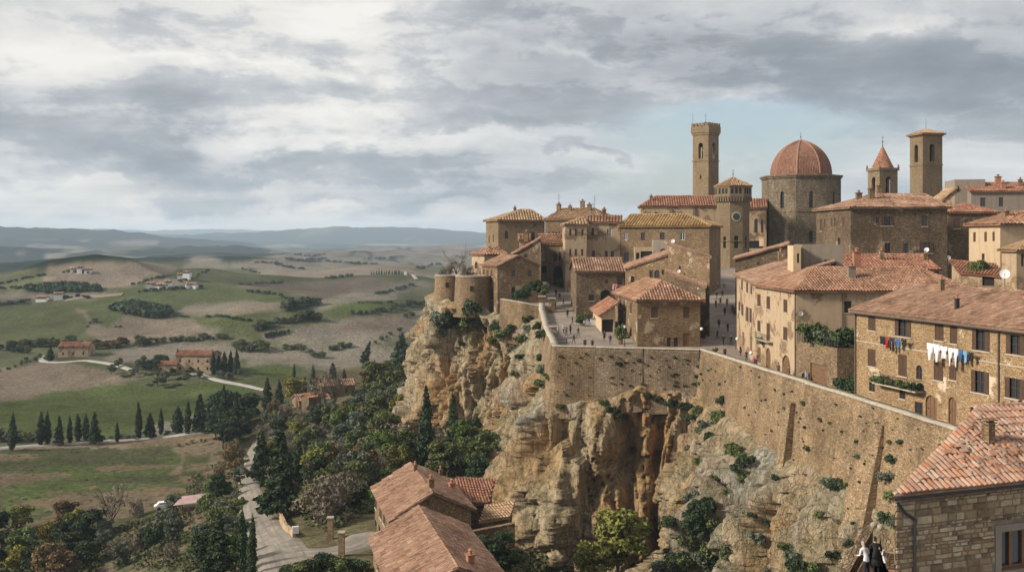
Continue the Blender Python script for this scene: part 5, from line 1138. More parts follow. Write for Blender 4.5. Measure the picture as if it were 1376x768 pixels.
while zz < -8.85:
    hh_ = rs.choice([.10, .13, .16, .2, .24, .3]); x = -.05 if rs.random() < .5 else -.2; top_ = min(zz + hh_, -8.8)
    while x < min(us_, 8.5):
        w_s = rs.uniform(.8, 2.6) * max(.14, hh_) if rs.random() < .8 else rs.uniform(.5, .8); x0, x1 = max(0, x), min(x + w_s, us_); x += w_s + .02
        if x1 - x0 < .06: continue
        if x0 < ub + .32 and x1 > ua - .32 and zz < zt_ + .28 and top_ > zl_ - .25:
            if x0 < ua - .4: x1 = ua - .3
            else: continue
            if x1 - x0 < .08: continue
        g = .012; a0, a1, b0, b1 = x0 + g, x1 - g, zz + g, top_ - g; cu = min((a1 - a0), (b1 - b0)) * .28; j = lambda: rs.uniform(0, 1) * cu; jj = lambda: rs.uniform(-.014, .014)
        if b1 - b0 < .04: continue
        pl_ = [(a0 + j(), b0 + jj()), ((a0 + a1) / 2, b0 + jj()), (a1 - j(), b0 + jj()), (a1 + jj(), b0 + j()), (a1 + jj(), b1 - j()), (a1 - j(), b1 + jj()), ((a0 + a1) / 2, b1 + jj()), (a0 + j(), b1 + jj()), (a0 + jj(), b1 - j()), (a0 + jj(), b0 + j())]
        cm_ = ((a0 + a1) / 2, (b0 + b1) / 2); pr_ = rs.uniform(.012, .055); q0 = [fN.p(u, z, .02) for u, z in pl_]; tu, tz = ang_() * 2, ang_() * 2
        q1 = [fN.p(cm_[0] + (u - cm_[0]) * .93, cm_[1] + (z - cm_[1]) * .90, -pr_ * .7) for u, z in pl_]; q2 = [fN.p(cm_[0] + (u - cm_[0]) * .72, cm_[1] + (z - cm_[1]) * .66, -pr_ + tu * (u - cm_[0]) + tz * (z - cm_[1])) for u, z in pl_]
        tc_ = rs.random(); nv_ = len(pl_)
        for i in range(nv_):
            k_ = (i + 1) % nv_; mb.face([q0[i], q0[k_], q1[k_], q1[i]], None, 1, tc_); mb.face([q1[i], q1[k_], q2[k_], q2[i]], None, 1, tc_)
        mb.face(q2, None, 1, tc_)
    zz = top_
m, t, b = new_mat('rubble_block', .95); at = t.nodes.new('ShaderNodeAttribute'); at.attribute_name = 'tc'; g_ = t.nodes.new('ShaderNodeNewGeometry')
c = ramp(t, at.outputs['Fac'], [(0, (.12, .085, .052)), (.2, (.20, .13, .072)), (.45, (.29, .20, .115)), (.7, (.37, .275, .17)), (.88, (.45, .36, .25)), (1, (.22, .13, .065))])
nn_ = noise(t, g_.outputs['Position'], 6, 6, .7); nb_ = noise(t, g_.outputs['Position'], 1.1, 5, .65)
c = mix(t, ramp(t, nn_, [(.4, .6), (.6, 0.0)]), c, mix(t, 1.0, c, (.5, .46, .42), 'MULTIPLY')); c = mix(t, ramp(t, nb_, [(.5, 0.0), (.7, .5)]), c, (.22, .19, .14)); lk(t, c, b.inputs['Base Color']); bump(t, b, nn_, .03, .9); M['block'] = m
m, t, b = new_mat('rubble_mortar', 1.0); g_ = t.nodes.new('ShaderNodeNewGeometry'); lk(t, ramp(t, noise(t, g_.outputs['Position'], 5, 6, .7), [(.3, (.11, .085, .06)), (.7, (.22, .175, .125))]), b.inputs['Base Color']); M['rmortar'] = m
mb.build('wall', [M['rmortar'], M['block']], rt)
ro = MB(); dE = (Cn - Bn).normalized(); nE = Vector((-dE.y, dE.x))
e0 = Vector((*(Bn - dE * .45 - nE * .4), -8.62)); e1 = Vector((*(Cn + dE * 1 - nE * .4), -8.62)); r0 = Vector((18.3, 40.3, -6.62)); r1 = r0 + Vector((*(dE * 14), 0)) ; r1.z = -6.62
# keep the ridge in the plane of the slope
depth_ = (r0.xy - e0.xy).dot(nE)
tiles(ro, [e0, e1, r1, r0], .24)
bk0 = r0 + Vector((*(nE * 3.0 + dE * 3.5), -1.2)); bk1 = r1 + Vector((*(nE * 3.0), -1.2)); tiles(ro, [bk1, bk0, r0, r1], .4)
ridge(ro, r0, r1, .11)
rf = ro.build('roof', M['roof_near'], rt)
# loose and lifted tiles, flat lichened stones on the roof
lo_ = MB(); sl_n = (e1 - e0).cross(r0 - e0).normalized(); sl_n = sl_n if sl_n.z > 0 else -sl_n; vd = sl_n.cross((e1 - e0).normalized()); vd = vd if vd.z > 0 else -vd; ud = (e1 - e0).normalized()
for i in range(420):
    a, b_ = random.uniform(0, 13), random.uniform(.1, 6.6)
    lim = (r0 - e0).dot(ud) * b_ / max(.1, (r0 - e0).dot(vd))
    if a < lim + .2 or b_ > (r0 - e0).dot(vd) - .2: continue
    p = e0 + ud * a + vd * b_ + sl_n * random.uniform(.09, .13); s = random.uniform(.12, .34)
    lo_.box(p, ud * s + sl_n * random.uniform(-.02, .02), vd * s * random.uniform(.5, .9) + sl_n * random.uniform(-.01, .04), sl_n * .025, 0, random.random())
lo_.build('loose_tile', M['roof_near'], rf)
h = e0 + ud * 0
k = MB(); cp = wp(1328, 588, 38.2); k.abox((cp.x, cp.y, cp.z - .6), .32, .34, 1.15, .4); k.abox((cp.x, cp.y, cp.z + .55), .42, .44, .05, .4); k.abox((cp.x, cp.y, cp.z + .67), .46, .48, .04, .4)
for s1 in (-.14, .14): k.abox((cp.x + s1, cp.y - .1, cp.z + .6), .05, .05, .08, .4)
k.build('chimney', M['stone_br'], rt)
wi = MB(); fN.quad(wi, ua, ub, zl_, zt_, .26); wo = wi.build('window', M['glass'], rt)
k = MB()
for a in (ua, ua + .55, ua + .62, ua + 1.15): fN.bx(k, a, a + .07, zl_ + .003, zt_ - .003, .16, .24)
fN.bx(k, ua + .07, ub, zt_ - .09, zt_ - .01, .165, .235); fN.bx(k, ua + .07, ub, zl_ + .01, zl_ + .1, .165, .235); k.build('frame', M['wood'], wo)
k = MB(); fN.bx(k, ua - .28, ua - .003, zl_ - .22, zt_ + .25, -.04, .12); fN.bx(k, ua, ub + .3, zt_ + .003, zt_ + .25, -.04, .12); fN.bx(k, ua, ub + .3, zl_ - .22, zl_ - .003, -.07, .15); k.build('surround', M['grey'], wo)
k = MB(); e0l = e0 + Vector((0, 0, -.1)); e1l = e1 + Vector((0, 0, -.1)); k.ring(e0l - Vector((*(nE * .06), 0)), .05, e1l - Vector((*(nE * .06), 0)), .05, 8); k.build('gutter', M['iron'], rt)
k = MB(); p1 = fN.p(-.2, -8.85, -.3); p2 = fN.p(.35, -9.35, -.12); p3 = fN.p(.75, -9.6, -.1); p4 = fN.p(.75, -14, -.1)
for a, b_ in ((p1, p2), (p2, p3), (p3, p4)): k.ring(a, .05, b_, .05, 8)
k.build('drainpipe', M['iron'], rt)

# ------------------------------------------------------------------ rampart walls and bastions
def rampart(label, pts, tops, bots, batter, mat='rampart', thick=.9, parapet=True, name='retaining_wall', nz=14, cat='retaining wall'):
    """battered wall along plan points (outside on the left of the view side)"""
    s, X, Y, d = resample(pts, .5); s = np.r_[s, d[-1]]; X = np.r_[X, pts[-1][0]]; Y = np.r_[Y, pts[-1][1]]
    dx, dy = np.gradient(smooth(X, 1)), np.gradient(smooth(Y, 1)); l = np.hypot(dx, dy) + 1e-9; nx, ny = dy / l, -dx / l
    if len(pts) < 3: nx[:] = nx[len(nx) // 2]; ny[:] = ny[len(ny) // 2]
    zt_, zb_ = np.interp(s, d, tops), np.interp(s, d, bots)
    t_ = np.linspace(0, 1, nz); ZZ = zt_[:, None] + (zb_ - zt_)[:, None] * t_[None]; off = batter * (zt_[:, None] - ZZ) / 9.0 + .12 * fbm(s[:, None] / 4 + 0 * ZZ, ZZ / 4, 3, 3, 301)
    sg = OUTS
    VX = X[:, None] + nx[:, None] * off * sg; VY = Y[:, None] + ny[:, None] * off * sg
    V = np.stack([VX, VY, ZZ], -1); inn = V[:, :1].copy(); inn[:, 0, 0] -= nx * thick * sg; inn[:, 0, 1] -= ny * thick * sg; inb = inn.copy(); inb[:, 0, 2] -= 1.3
    V = np.concatenate([inb, inn, V], 1); uv = np.stack([np.repeat(s, nz + 2), V[..., 2].ravel()], 1)
    uv = uv.reshape(len(s), nz + 2, 2); uv[:, 0, 1] -= 1; uv = uv.reshape(-1, 2)
    o = grid_mesh(name, V.reshape(-1, 3), len(s), nz + 2, M[mat], uv=uv, smooth=False); tag(o, label, cat)
    if parapet:
        c0 = V[:, 2].copy(); c1 = V[:, 1].copy(); wdt = (c0 - c1); wdt /= np.linalg.norm(wdt, axis=1)[:, None]; c0 = c0 + wdt * .1; c1 = c1 - wdt * .1
        z = fbm(s / 1.2, 0 * s, 0, 2, 8) * .04
        rows = [c1, c1.copy(), c0, c0.copy()]; rows[1][:, 2] += .16 + z; rows[2][:, 2] += .16 + z; rows[0][:, 2] -= .01; rows[3][:, 2] -= .01
        Vc = np.stack(rows, 1); uvc = np.stack([np.repeat(s, 4), np.tile([0, .2, .9, 1.1], len(s))], 1)
        grid_mesh('coping', Vc.reshape(-1, 3), len(s), 4, M['coping'], uv=uvc, smooth=False, parent=o)
    return o
OUTS = 1.0
mid = len(s_) // 2
if (CLV[mid, -1, 0] - sx_[mid]) * ny_[mid] * 0 + ((CLV[mid, -1, 0] - sx_[mid]) * nx_[mid] + (CLV[mid, -1, 1] - sy_[mid]) * ny_[mid]) < 0: OUTS = -1.0
rampart('battered stone rampart under the square, with the paler corner face', [(6.0, 155.0), (6.2, 153.6), (12.4, 152.6)], [-15.9, -16, -16], [-26, -26.5, -26.5], 1.4)
rampart('greyish middle stretch of the rampart under the square', [(12.4, 152.0), (19.2, 150.4)], [-16, -16], [-26, -25], 1.3, mat='rampart2')
rampart('weedy brown stretch of the rampart below the corner house', [(19.2, 150.45), (27.2, 148.6)], [-16, -16], [-25.5, -25], .9, mat='rampart2')
rampart('long sunlit rampart running beside the road below the ochre houses', [(27.2, 149.4), (29.2, 137.5), (31, 126), (32.9, 114)], [-16.0, -16.0, -16.0, -16.0], [-25.5, -28, -29, -29], 1.0)
rampart('near end of the road rampart below the laundry house', [(32.6, 114), (34, 107), (37.2, 87), (38.4, 71)], [-16.0, -16.0, -16.0, -16.2], [-29, -29, -31, -31], 1.2)
rampart('low curving parapet wall along the left side of the square', [(5.2, 193), (5.0, 187), (5.3, 172), (6.0, 155.6)], [-11.3, -12.6, -14.4, -15.9], [-17.5, -19, -22, -25.5], 1.2)
rampart('weathered garden wall with holes between the gabled house and the square', [(-2.2, 192.5), (2.0, 189.5), (5.2, 189.0)], [-11.2, -11.7, -12.3], [-19, -19.5, -20], .9)
def buttress(label, p, wdt, z1, z0, pr):
    i = np.argmin((cx_ - p[0]) ** 2 + (cy_ - p[1]) ** 2); tg = Vector((tx[i], ty[i])).normalized(); n = Vector((nx_[i], ny_[i])) * OUTS; P_ = Vector(p)
    q = []
    for z, o in ((z1, .15), (z0, pr)):
        for a, b_ in ((-.5, -.6), (.5, -.6), (.5, o), (-.5, o)): c = P_ + tg * wdt * a * (1 if z == z1 else 1.25) + n * (b_ + .4); q.append(Vector((c.x, c.y, z)))
    mb = MB()
    for a, b_, c, d in ((0, 1, 2, 3), (4, 5, 6, 7)): mb.face([q[a], q[b_], q[c], q[d]])
    for a, b_ in ((0, 1), (1, 2), (2, 3), (3, 0)): l = (q[a] - q[b_]).length; mb.face([q[a], q[b_], q[b_ + 4], q[a + 4]], [(0, q[a].z), (l, q[b_].z), (l, q[b_ + 4].z), (0, q[a + 4].z)])
    o = mb.build('buttress', M['rampart']); tag(o, label, 'buttress')
buttress('thick sloping buttress near the right end of the road rampart', (35.4, 99), 3.6, -17.6, -30, 3.0)
buttress('slender buttress halfway along the road rampart', (32.0, 117), 1.6, -18.5, -28.5, 1.6)
def bastion(label, c, r0, r1, z1, z0, wins_):
    mb = MB(); n = 30; rt = empty('bastion', (c[0], c[1], z0)); tag(rt, label, 'bastion')
    zs = np.linspace(z0, z1, 9)
    for i in range(n):
        a0, a1 = 2 * math.pi * i / n, 2 * math.pi * (i + 1) / n
        for k_ in range(8):
            ra, rb = [r1 + (r0 - r1) * (z1 - z) / (z1 - z0) for z in (zs[k_], zs[k_ + 1])]
            P4 = [(c[0] + ra * math.cos(a0), c[1] + ra * math.sin(a0), zs[k_]), (c[0] + ra * math.cos(a1), c[1] + ra * math.sin(a1), zs[k_]), (c[0] + rb * math.cos(a1), c[1] + rb * math.sin(a1), zs[k_ + 1]), (c[0] + rb * math.cos(a0), c[1] + rb * math.sin(a0), zs[k_ + 1])]
            mb.face(P4, [(a0 * r1, zs[k_]), (a1 * r1, zs[k_]), (a1 * r1, zs[k_ + 1]), (a0 * r1, zs[k_ + 1])])
        mb.face([(c[0], c[1], z1), (c[0] + r1 * math.cos(a0), c[1] + r1 * math.sin(a0), z1), (c[0] + r1 * math.cos(a1), c[1] + r1 * math.sin(a1), z1)])
    mb.build('wall', M['stone'], rt); k = MB()
    for i in range(n):
        a0, a1 = 2 * math.pi * i / n, 2 * math.pi * (i + 1) / n; q = [Vector((math.cos(a), math.sin(a), 0)) for a in (a0, a1)]; C_ = Vector((c[0], c[1], z1))
        for (ra, za), (rb, zb_) in (((r1 + .12, -.02), (r1 + .12, .22)), ((r1 + .12, .22), (r1 - .5, .22)), ((r1 - .5, .22), (r1 - .5, -.02))):
            k.face([C_ + q[0] * ra + Vector((0, 0, za)), C_ + q[1] * ra + Vector((0, 0, za)), C_ + q[1] * rb + Vector((0, 0, zb_)), C_ + q[0] * rb + Vector((0, 0, zb_))])
    k.build('coping', M['coping'], rt)
    for px, py in wins_:
        an = math.atan2(-1, (px - CX) / F * 1.0) ; k = MB()
        x = (px - CX) * (c[1] - r1 * .8) / F; dx = max(-.95, min(.95, (x - c[0]) / r1)); a = -math.acos(dx); z = -(py - HY) * (c[1] - r1 * .9) / F; rr_ = r1 + (r0 - r1) * (z1 - z) / (z1 - z0)
        k.abox((c[0] + (rr_ - .1) * math.cos(a), c[1] + (rr_ - .1) * math.sin(a), z - .5), .5, .6, .9, a); k.build('loophole', M['dark'], rt)
bastion('round stone bastion with one loophole at the far left tip of the town', (-12.9, 208), 3.2, 2.7, -7.3, -16, [(601, 382)])
bastion('broader round stone bastion beside the gabled house', (-7.6, 201.5), 4.0, 3.5, -7.2, -15, [(634, 387)])

# ------------------------------------------------------------------ foliage
def leafmat(name, c0, c1, c2, var=.35):
    m, t, b = new_mat(name, .85); at = t.nodes.new('ShaderNodeAttribute'); at.attribute_name = 'lv'
    oi = t.nodes.new('ShaderNodeObjectInfo')
    c = ramp(t, at.outputs['Fac'], [(0, c0), (.5, c1), (1, c2)])
    hs_ = nd(t, 'ShaderNodeHueSaturation'); lk(t, mth(t, 'ADD', mth(t, 'MULTIPLY', oi.outputs['Random'], .03), .485), hs_.inputs['Hue']); lk(t, mth(t, 'ADD', mth(t, 'MULTIPLY', oi.outputs['Random'], var), 1 - var / 2), hs_.inputs['Value']); lk(t, c, hs_.inputs['Color'])
    lk(t, hs_.outputs[0], b.inputs['Base Color']); b.inputs['Specular IOR Level'].default_value = .15; b.inputs['Subsurface Weight'].default_value = 0
    return m
LM = {'dark': leafmat('leaves_dark', (.018, .028, .014), (.038, .056, .026), (.07, .095, .042)), 'mid': leafmat('leaves_mid', (.055, .068, .024), (.10, .12, .042), (.16, .18, .07)),
      'bright': leafmat('leaves_bright', (.05, .075, .018), (.09, .13, .03), (.14, .19, .05)), 'olive': leafmat('leaves_olive', (.065, .078, .05), (.11, .125, .085), (.165, .18, .13)),
      'yellow': leafmat('leaves_yellow', (.10, .095, .02), (.20, .18, .035), (.31, .27, .06)), 'rust': leafmat('leaves_rust', (.075, .05, .025), (.135, .09, .045), (.20, .14, .07)),
      'tan': leafmat('leaves_tan', (.12, .10, .07), (.19, .16, .115), (.27, .23, .17)), 'ygreen': leafmat('leaves_ygreen', (.07, .075, .018), (.15, .15, .034), (.27, .25, .065))}
M['bark'] = plain('bark', (.10, .078, .055), .95, var=.4, sc=4)
rng = np.random.default_rng(5)
def leaves(blobs, n, s, flat=.45, up=0.0, aspect=1.6):
    """n leaf-clump faces spread through ellipsoidal clumps"""
    vol = np.array([b[1][0] * b[1][1] + b[1][1] * b[1][2] for b in blobs]); pk = rng.choice(len(blobs), n, p=vol / vol.sum())
    C_ = np.array([b[0] for b in blobs], float)[pk]; Rr = np.array([b[1] for b in blobs], float)[pk]
    d = rng.normal(size=(n, 3)); d /= np.linalg.norm(d, axis=1)[:, None]; d[:, 2] = np.where(d[:, 2] < -.5, -d[:, 2], d[:, 2])
    rad = 1 - np.abs(rng.normal(0, .22, n)); rad += (rng.random(n) < .12) * rng.uniform(0, .25, n)
    P_ = C_ + d * Rr * rad[:, None]
    nn = d * (1 - flat) + rng.normal(size=(n, 3)) * flat; nn[:, 2] += up; nn /= np.linalg.norm(nn, axis=1)[:, None]
    a = np.cross(nn, rng.normal(size=(n, 3))); a /= np.linalg.norm(a, axis=1)[:, None]; b_ = np.cross(nn, a)
    sz = s * rng.uniform(.6, 1.4, n)[:, None]
    V = np.stack([P_ - a * sz * .5 * aspect, P_ - b_ * sz * .5, P_ + a * sz * .5 * aspect, P_ + b_ * sz * .5], 1).reshape(-1, 3)
    bl = rng.random(len(blobs))[pk]; lv = np.clip(.45 * bl + .55 * rng.random(n), 0, 1)
    return V, lv
def leafobj(name, V, lv, mat):
    n = len(V) // 4; me = bpy.data.meshes.new(name); me.vertices.add(len(V)); me.vertices.foreach_set('co', V.astype(np.float32).ravel())
    me.loops.add(n * 4); me.loops.foreach_set('vertex_index', np.arange(n * 4, dtype=np.int32)); me.polygons.add(n)
    me.polygons.foreach_set('loop_start', (np.arange(n) * 4).astype(np.int32)); me.polygons.foreach_set('loop_total', np.full(n, 4, dtype=np.int32)); me.update(calc_edges=True)
    a = me.attributes.new('lv', 'FLOAT', 'FACE'); a.data.foreach_set('value', lv.astype(np.float32)); me.materials.append(mat); return me
def limb(mb, p, q, r0, r1, depth=0, spread=.5, n=4):
    p, q = Vector(p), Vector(q); m_ = p.lerp(q, .5) + Vector([random.uniform(-.1, .1) * (q - p).length for _ in range(3)])
    mb.ring(p, r0, m_, (r0 + r1) / 2, 6, 0, False); mb.ring(m_, (r0 + r1) / 2, q, r1, 6, 0, False)
    if depth > 0:
        for i in range(n):
            s = p.lerp(q, random.uniform(.45, 1)); L_ = (q - p).length * random.uniform(.45, .75); d = ((q - p).normalized() + Vector((random.uniform(-1, 1), random.uniform(-1, 1), random.uniform(-.1, .6))) * spread * 1.6).normalized()
            limb(mb, s, s + d * L_, r1 * .9, r1 * .35, depth - 1, spread, n)
def mesh_only(mb, name, mat):
    o = mb.build(name, mat); me = o.data; bpy.data.objects.remove(o); return me
PROTO = {}
def trunk_me(h, r, limbs):
    mb = MB(); limb(mb, (0, 0, -.4), (0, 0, h), r, r * .6)
    for e in limbs: limb(mb, (0, 0, h * random.uniform(.6, 1)), e, r * .5, r * .15)
    return mesh_only(mb, 'trunk', M['bark'])
for v in range(4):      # cypress 10 m tall
    w = [.95, 1.1, .85, 1.25][v]; bl = []
    for i in range(34):
        t_ = i / 33; z = .5 + 9.3 * t_; r = w * (math.sin(min(1, t_ * 2.2 + .25) * math.pi / 2)) * (1 - t_ ** 2.6) + .08; a = random.uniform(0, 6.28)
        bl.append(((.28 * r * math.cos(a), .28 * r * math.sin(a), z), (r * .85, r * .85, .75)))
    V, lv = leaves(bl, 2600, .30, .4, .2); PROTO['cypress', v] = (trunk_me(1.5, .16, []), leafobj('crown', V, lv, LM['dark']), 10.0)
for v in range(5):      # broadleaf 7 m tall
    bl = []; lim = []
    for i in range(26):
        a, rr_ = random.uniform(0, 6.28), 2.5 * math.sqrt(random.random()); z = random.uniform(2.0, 6.2); k = 1 - abs((z - 3.9) / 3.6) ** 2; k = max(.25, k)
        c = (rr_ * k * math.cos(a) * (1.1 if v % 2 else .9), rr_ * k * math.sin(a), z); s = random.uniform(.6, 1.15); bl.append((c, (s, s, s * .8)))
        if i % 4 == 0: lim.append(c)
    V, lv = leaves(bl, 3400, .30, .5, .15); PROTO['broad', v] = (trunk_me(2.4, .22, lim), leafobj('crown', V, lv, LM['mid']), 7.0)
for v in range(3):      # pine or fir with ragged tiers, 10 m
    bl = []
    for i in range(40):
        t_ = i / 39; z = 1.0 + 8.6 * t_; R0 = 2.6 * (1 - t_) ** .75 + .15; a = i * 2.4 + random.uniform(-.4, .4); rr_ = R0 * random.uniform(.35, .85)
        bl.append(((rr_ * math.cos(a), rr_ * math.sin(a), z), (max(.3, R0 * .42), max(.3, R0 * .42), .5)))
    V, lv = leaves(bl, 3200, .34, .5, .1, 2.0); PROTO['conifer', v] = (trunk_me(8.5, .24, []), leafobj('crown', V, lv, LM['dark']), 10.0)
for v in range(4):      # low bush 2 m
    bl = []
    for i in range(14):
        a, rr_ = random.uniform(0, 6.28), 1.1 * math.sqrt(random.random()); z = random.uniform(.3, 1.5) * (1 - rr_ * .3); s = random.uniform(.35, .6); bl.append(((rr_ * math.cos(a), rr_ * math.sin(a), z), (s, s, s * .85)))
    V, lv = leaves(bl, 1300, .17, .5, .15); PROTO['bush', v] = (None, leafobj('bush', V, lv, LM['mid']), 2.0)
for v in range(2):      # leafless tree 7 m
    mb = MB(); limb(mb, (0, 0, -.4), (.2, 0, 2.4), .2, .12)
    for i in range(7):
        a = i * 6.28 / 7 + random.uniform(-.3, .3); limb(mb, (.2, 0, random.uniform(1.2, 2.4)), (math.cos(a) * random.uniform(1, 2.2), math.sin(a) * random.uniform(1, 2.2), random.uniform(4, 6.4)), .085, .035, 2, .55, 4)
    bl = [((random.uniform(-1.8, 1.8), random.uniform(-1.8, 1.8), random.uniform(3, 6.4)), (.8, .8, .7)) for _ in range(14)]
    V, lv = leaves(bl, 520, .16, .8, 0, 2.6); PROTO['bare', v] = (mesh_only(mb, 'trunk', M['bark']), leafobj('crown', V, lv, LM['tan']), 7.0)
for v in range(2):      # twiggy brown thicket tree 5 m
    bl = []
    for i in range(20):
        a, rr_ = random.uniform(0, 6.28), 2.0 * math.sqrt(random.random()); z = random.uniform(1.0, 4.4); s = random.uniform(.5, 1.0); bl.append(((rr_ * math.cos(a), rr_ * math.sin(a), z), (s, s, s)))
    mb = MB(); limb(mb, (0, 0, -.3), (0, 0, 1.5), .13, .09)
    for i in range(8): a = i * .785; limb(mb, (0, 0, 1.0), (math.cos(a) * 1.5, math.sin(a) * 1.5, random.uniform(3, 4.6)), .06, .02, 1, .5, 4)
    V, lv = leaves(bl, 1900, .15, .8, 0, 2.8); PROTO['twiggy', v] = (mesh_only(mb, 'trunk', M['bark']), leafobj('crown', V, lv, LM['tan']), 5.0)
NM = {'cypress': 'cypress_tree', 'broad': 'broadleaf_tree', 'conifer': 'pine_tree', 'bush': 'bush', 'bare': 'bare_tree', 'twiggy': 'leafless_tree'}
NV = {'cypress': 4, 'broad': 5, 'conifer': 3, 'bush': 4, 'bare': 2, 'twiggy': 2}
NTREE = 0
def tree(kind, loc, h, mat, label, group=None, wide=1.0, lean=(0, 0), v=None):
    global NTREE; NTREE += 1
    v = random.randrange(NV[kind]) if v is None else v; tm, cm, H0 = PROTO[kind, v]; s = h / H0
    if tm is None: nm_ = NM[kind]; o = bpy.data.objects.new(nm_, cm); COL.objects.link(o); cr = o
    else:
        o = bpy.data.objects.new('hedgerow_tree' if group and 'hedgerow' in group else {'olive': 'olive_tree', 'rust': 'autumn_tree', 'yellow': 'autumn_tree', 'ygreen': 'autumn_tree'}.get(mat, 'broadleaf_tree') if kind == 'broad' else NM[kind], None); COL.objects.link(o)
        for nm, me in (('trunk', tm), ('crown', cm)): cr = bpy.data.objects.new(nm, me); COL.objects.link(cr); cr.parent = o
    cr.material_slots[0].link = 'OBJECT'; cr.material_slots[0].material = LM[mat]
    o.location = loc; o.rotation_euler = (random.uniform(-.035, .035), random.uniform(-.035, .035), random.uniform(0, 6.28)) if lean == (0, 0) else (lean[0], lean[1], 0); o.scale = (s * wide * random.uniform(.88, 1.12), s * wide * random.uniform(.88, 1.12), s)
    tag(o, label, {'cypress': 'cypress', 'bush': 'bush'}.get(kind, 'tree'), group); return o
def tpx(kind, px, py, hpx, mat, label, group=None, wide=1.0, D=None, lean=(0, 0), v=None):
    p = T(px, py) if D is None else wp(px, py, D)
    return tree(kind, p - Vector((0, 0, .15)), hpx * p.y / F, mat, label, group, wide, lean, v)
LMK = [(45, 575, 'the left end of the white lane'), (120, 575, 'the cypress row'), (200, 565, 'the middle of the cypress row'), (262, 560, 'the right end of the cypress row'), (92, 470, 'the farmhouse on the left hill'), (255, 488, 'the long farmhouse'), (155, 465, 'the autumn belt'), (40, 460, 'the dark belt on the left hill'),
 (255, 675, 'the open shed'), (150, 690, 'the bare meadow tree'), (25, 730, 'the bottom left corner'), (90, 735, 'the rusty autumn trees'), (200, 730, 'the foot of the meadow'), (300, 700, 'the broad conifer by the road'), (335, 640, 'the gravel road'), (345, 600, 'the top of the gravel road'), (378, 640, 'the huge fir'),
 (435, 530, 'the sunken farm roofs'), (393, 520, 'the yellow tree'), (487, 470, 'the leaning pine'), (540, 470, 'the big cedar'), (572, 580, 'the tall slim cypress'), (438, 680, 'the grey leafless tree'), (480, 640, 'the upper lower house'), (560, 640, 'the roofs at the cliff foot'), (640, 620, 'the foot of the left cliff'), (609, 560, 'the cleft in the left cliff'),
 (230, 390, 'the pale hamlet'), (190, 417, 'the dark copse'), (350, 460, 'the dune-like hills'), (405, 410, 'the wood between green fields'), (500, 420, 'the bright green field'), (370, 435, 'the ploughed dunes'), (550, 410, 'the fields beside the cliff'), (455, 475, 'the pale ploughed slope'), (520, 365, 'the hilltop grove'), (290, 455, 'the valley hedge'),
 (635, 400, 'the round bastions'), (585, 430, 'the tip bastion'), (700, 405, 'the garden wall'), (680, 360, 'the gabled house'), (738, 440, 'the curve of the square wall'), (760, 500, 'the pale corner face of the rampart'), (830, 500, 'the greyish middle rampart'), (900, 490, 'the brown rampart under the corner house'), (940, 540, 'the inner corner of the rampart'), (990, 540, 'the start of the road rampart'),
 (1040, 560, 'the road below the ochre houses'), (1095, 600, 'the slender buttress'), (1150, 600, 'the slot in the road rampart'), (1185, 640, 'the thick buttress'), (1240, 590, 'the near end of the rampart'), (740, 560, 'the spur of the front cliff'), (745, 745, 'the small cave'), (820, 555, 'the grey boulder crown'), (838, 640, 'the deep cleft of the front cliff'), (828, 720, 'the yellow-green tree'),
 (885, 620, 'the second cleft'), (930, 720, 'the dark gully'), (990, 620, 'the pale rock pillars'), (1060, 740, 'the foot of the right cliff'), (1120, 650, 'the rock under the buttress'), (1145, 735, 'the terrace with two people')]
SZ = ['small', 'medium-sized', 'large']
def relw(px, py):
    a = min(LMK, key=lambda q: (q[0] - px) ** 2 + ((q[1] - py) * 1.3) ** 2); dx, dy = px - a[0], py - a[1]
    r = ('close to' if abs(dx) < 7 and abs(dy) < 6 else ('left of' if dx < 0 else 'right of') if abs(dx) > abs(dy) * 1.2 else ('above' if dy < 0 else 'below'))
    return r + ' ' + a[2]
CW = {'dark': 'dark green', 'mid': 'green', 'bright': 'bright green', 'olive': 'grey-green', 'yellow': 'yellow', 'rust': 'rust brown', 'tan': 'bare brown', 'ygreen': 'yellow-green'}
KW = {'cypress': 'cypress', 'broad': 'round-crowned tree', 'conifer': 'conifer', 'bush': 'bush', 'bare': 'bare tree', 'twiggy': 'twiggy tree'}
def lab(k, m_, f, px, py): return SZ[min(2, int(f * 3))] + ' ' + CW[m_] + ' ' + KW[k] + ' ' + relw(px, py)
ORD = ['first', 'second', 'third', 'fourth', 'fifth', 'sixth', 'seventh', 'eighth', 'ninth', 'tenth', 'eleventh', 'twelfth', 'thirteenth', 'fourteenth', 'fifteenth', 'sixteenth', 'seventeenth', 'eighteenth']
row = [('cypress', 16, 605, 51, .9), ('cypress', 54, 598, 46, 1.1), ('cypress', 64, 597, 44, 1.1), ('conifer', 80, 598, 40, .75), ('cypress', 94, 596, 38, 1.1), ('cypress', 105, 592, 37, 1.5), ('cypress', 116, 592, 38, 1.2), ('conifer', 127, 597, 44, .8),
       ('cypress', 158, 594, 28, 1.2), ('cypress', 186.5, 589, 49, 1.1), ('conifer', 202, 588, 34, 1.0), ('cypress', 216, 583, 35, 1.2), ('cypress', 239, 583, 38, 1.9), ('cypress', 252, 583, 45, 1.0), ('conifer', 268, 581, 52, .85), ('cypress', 281, 581, 40, 1.0)]
for i, (k, px, py, h, w) in enumerate(row): tpx(k, px, py, h, 'dark', f'{ORD[i]} tree from the left in the dark row along the white lane', 'dark trees in a row along the white lane', w)
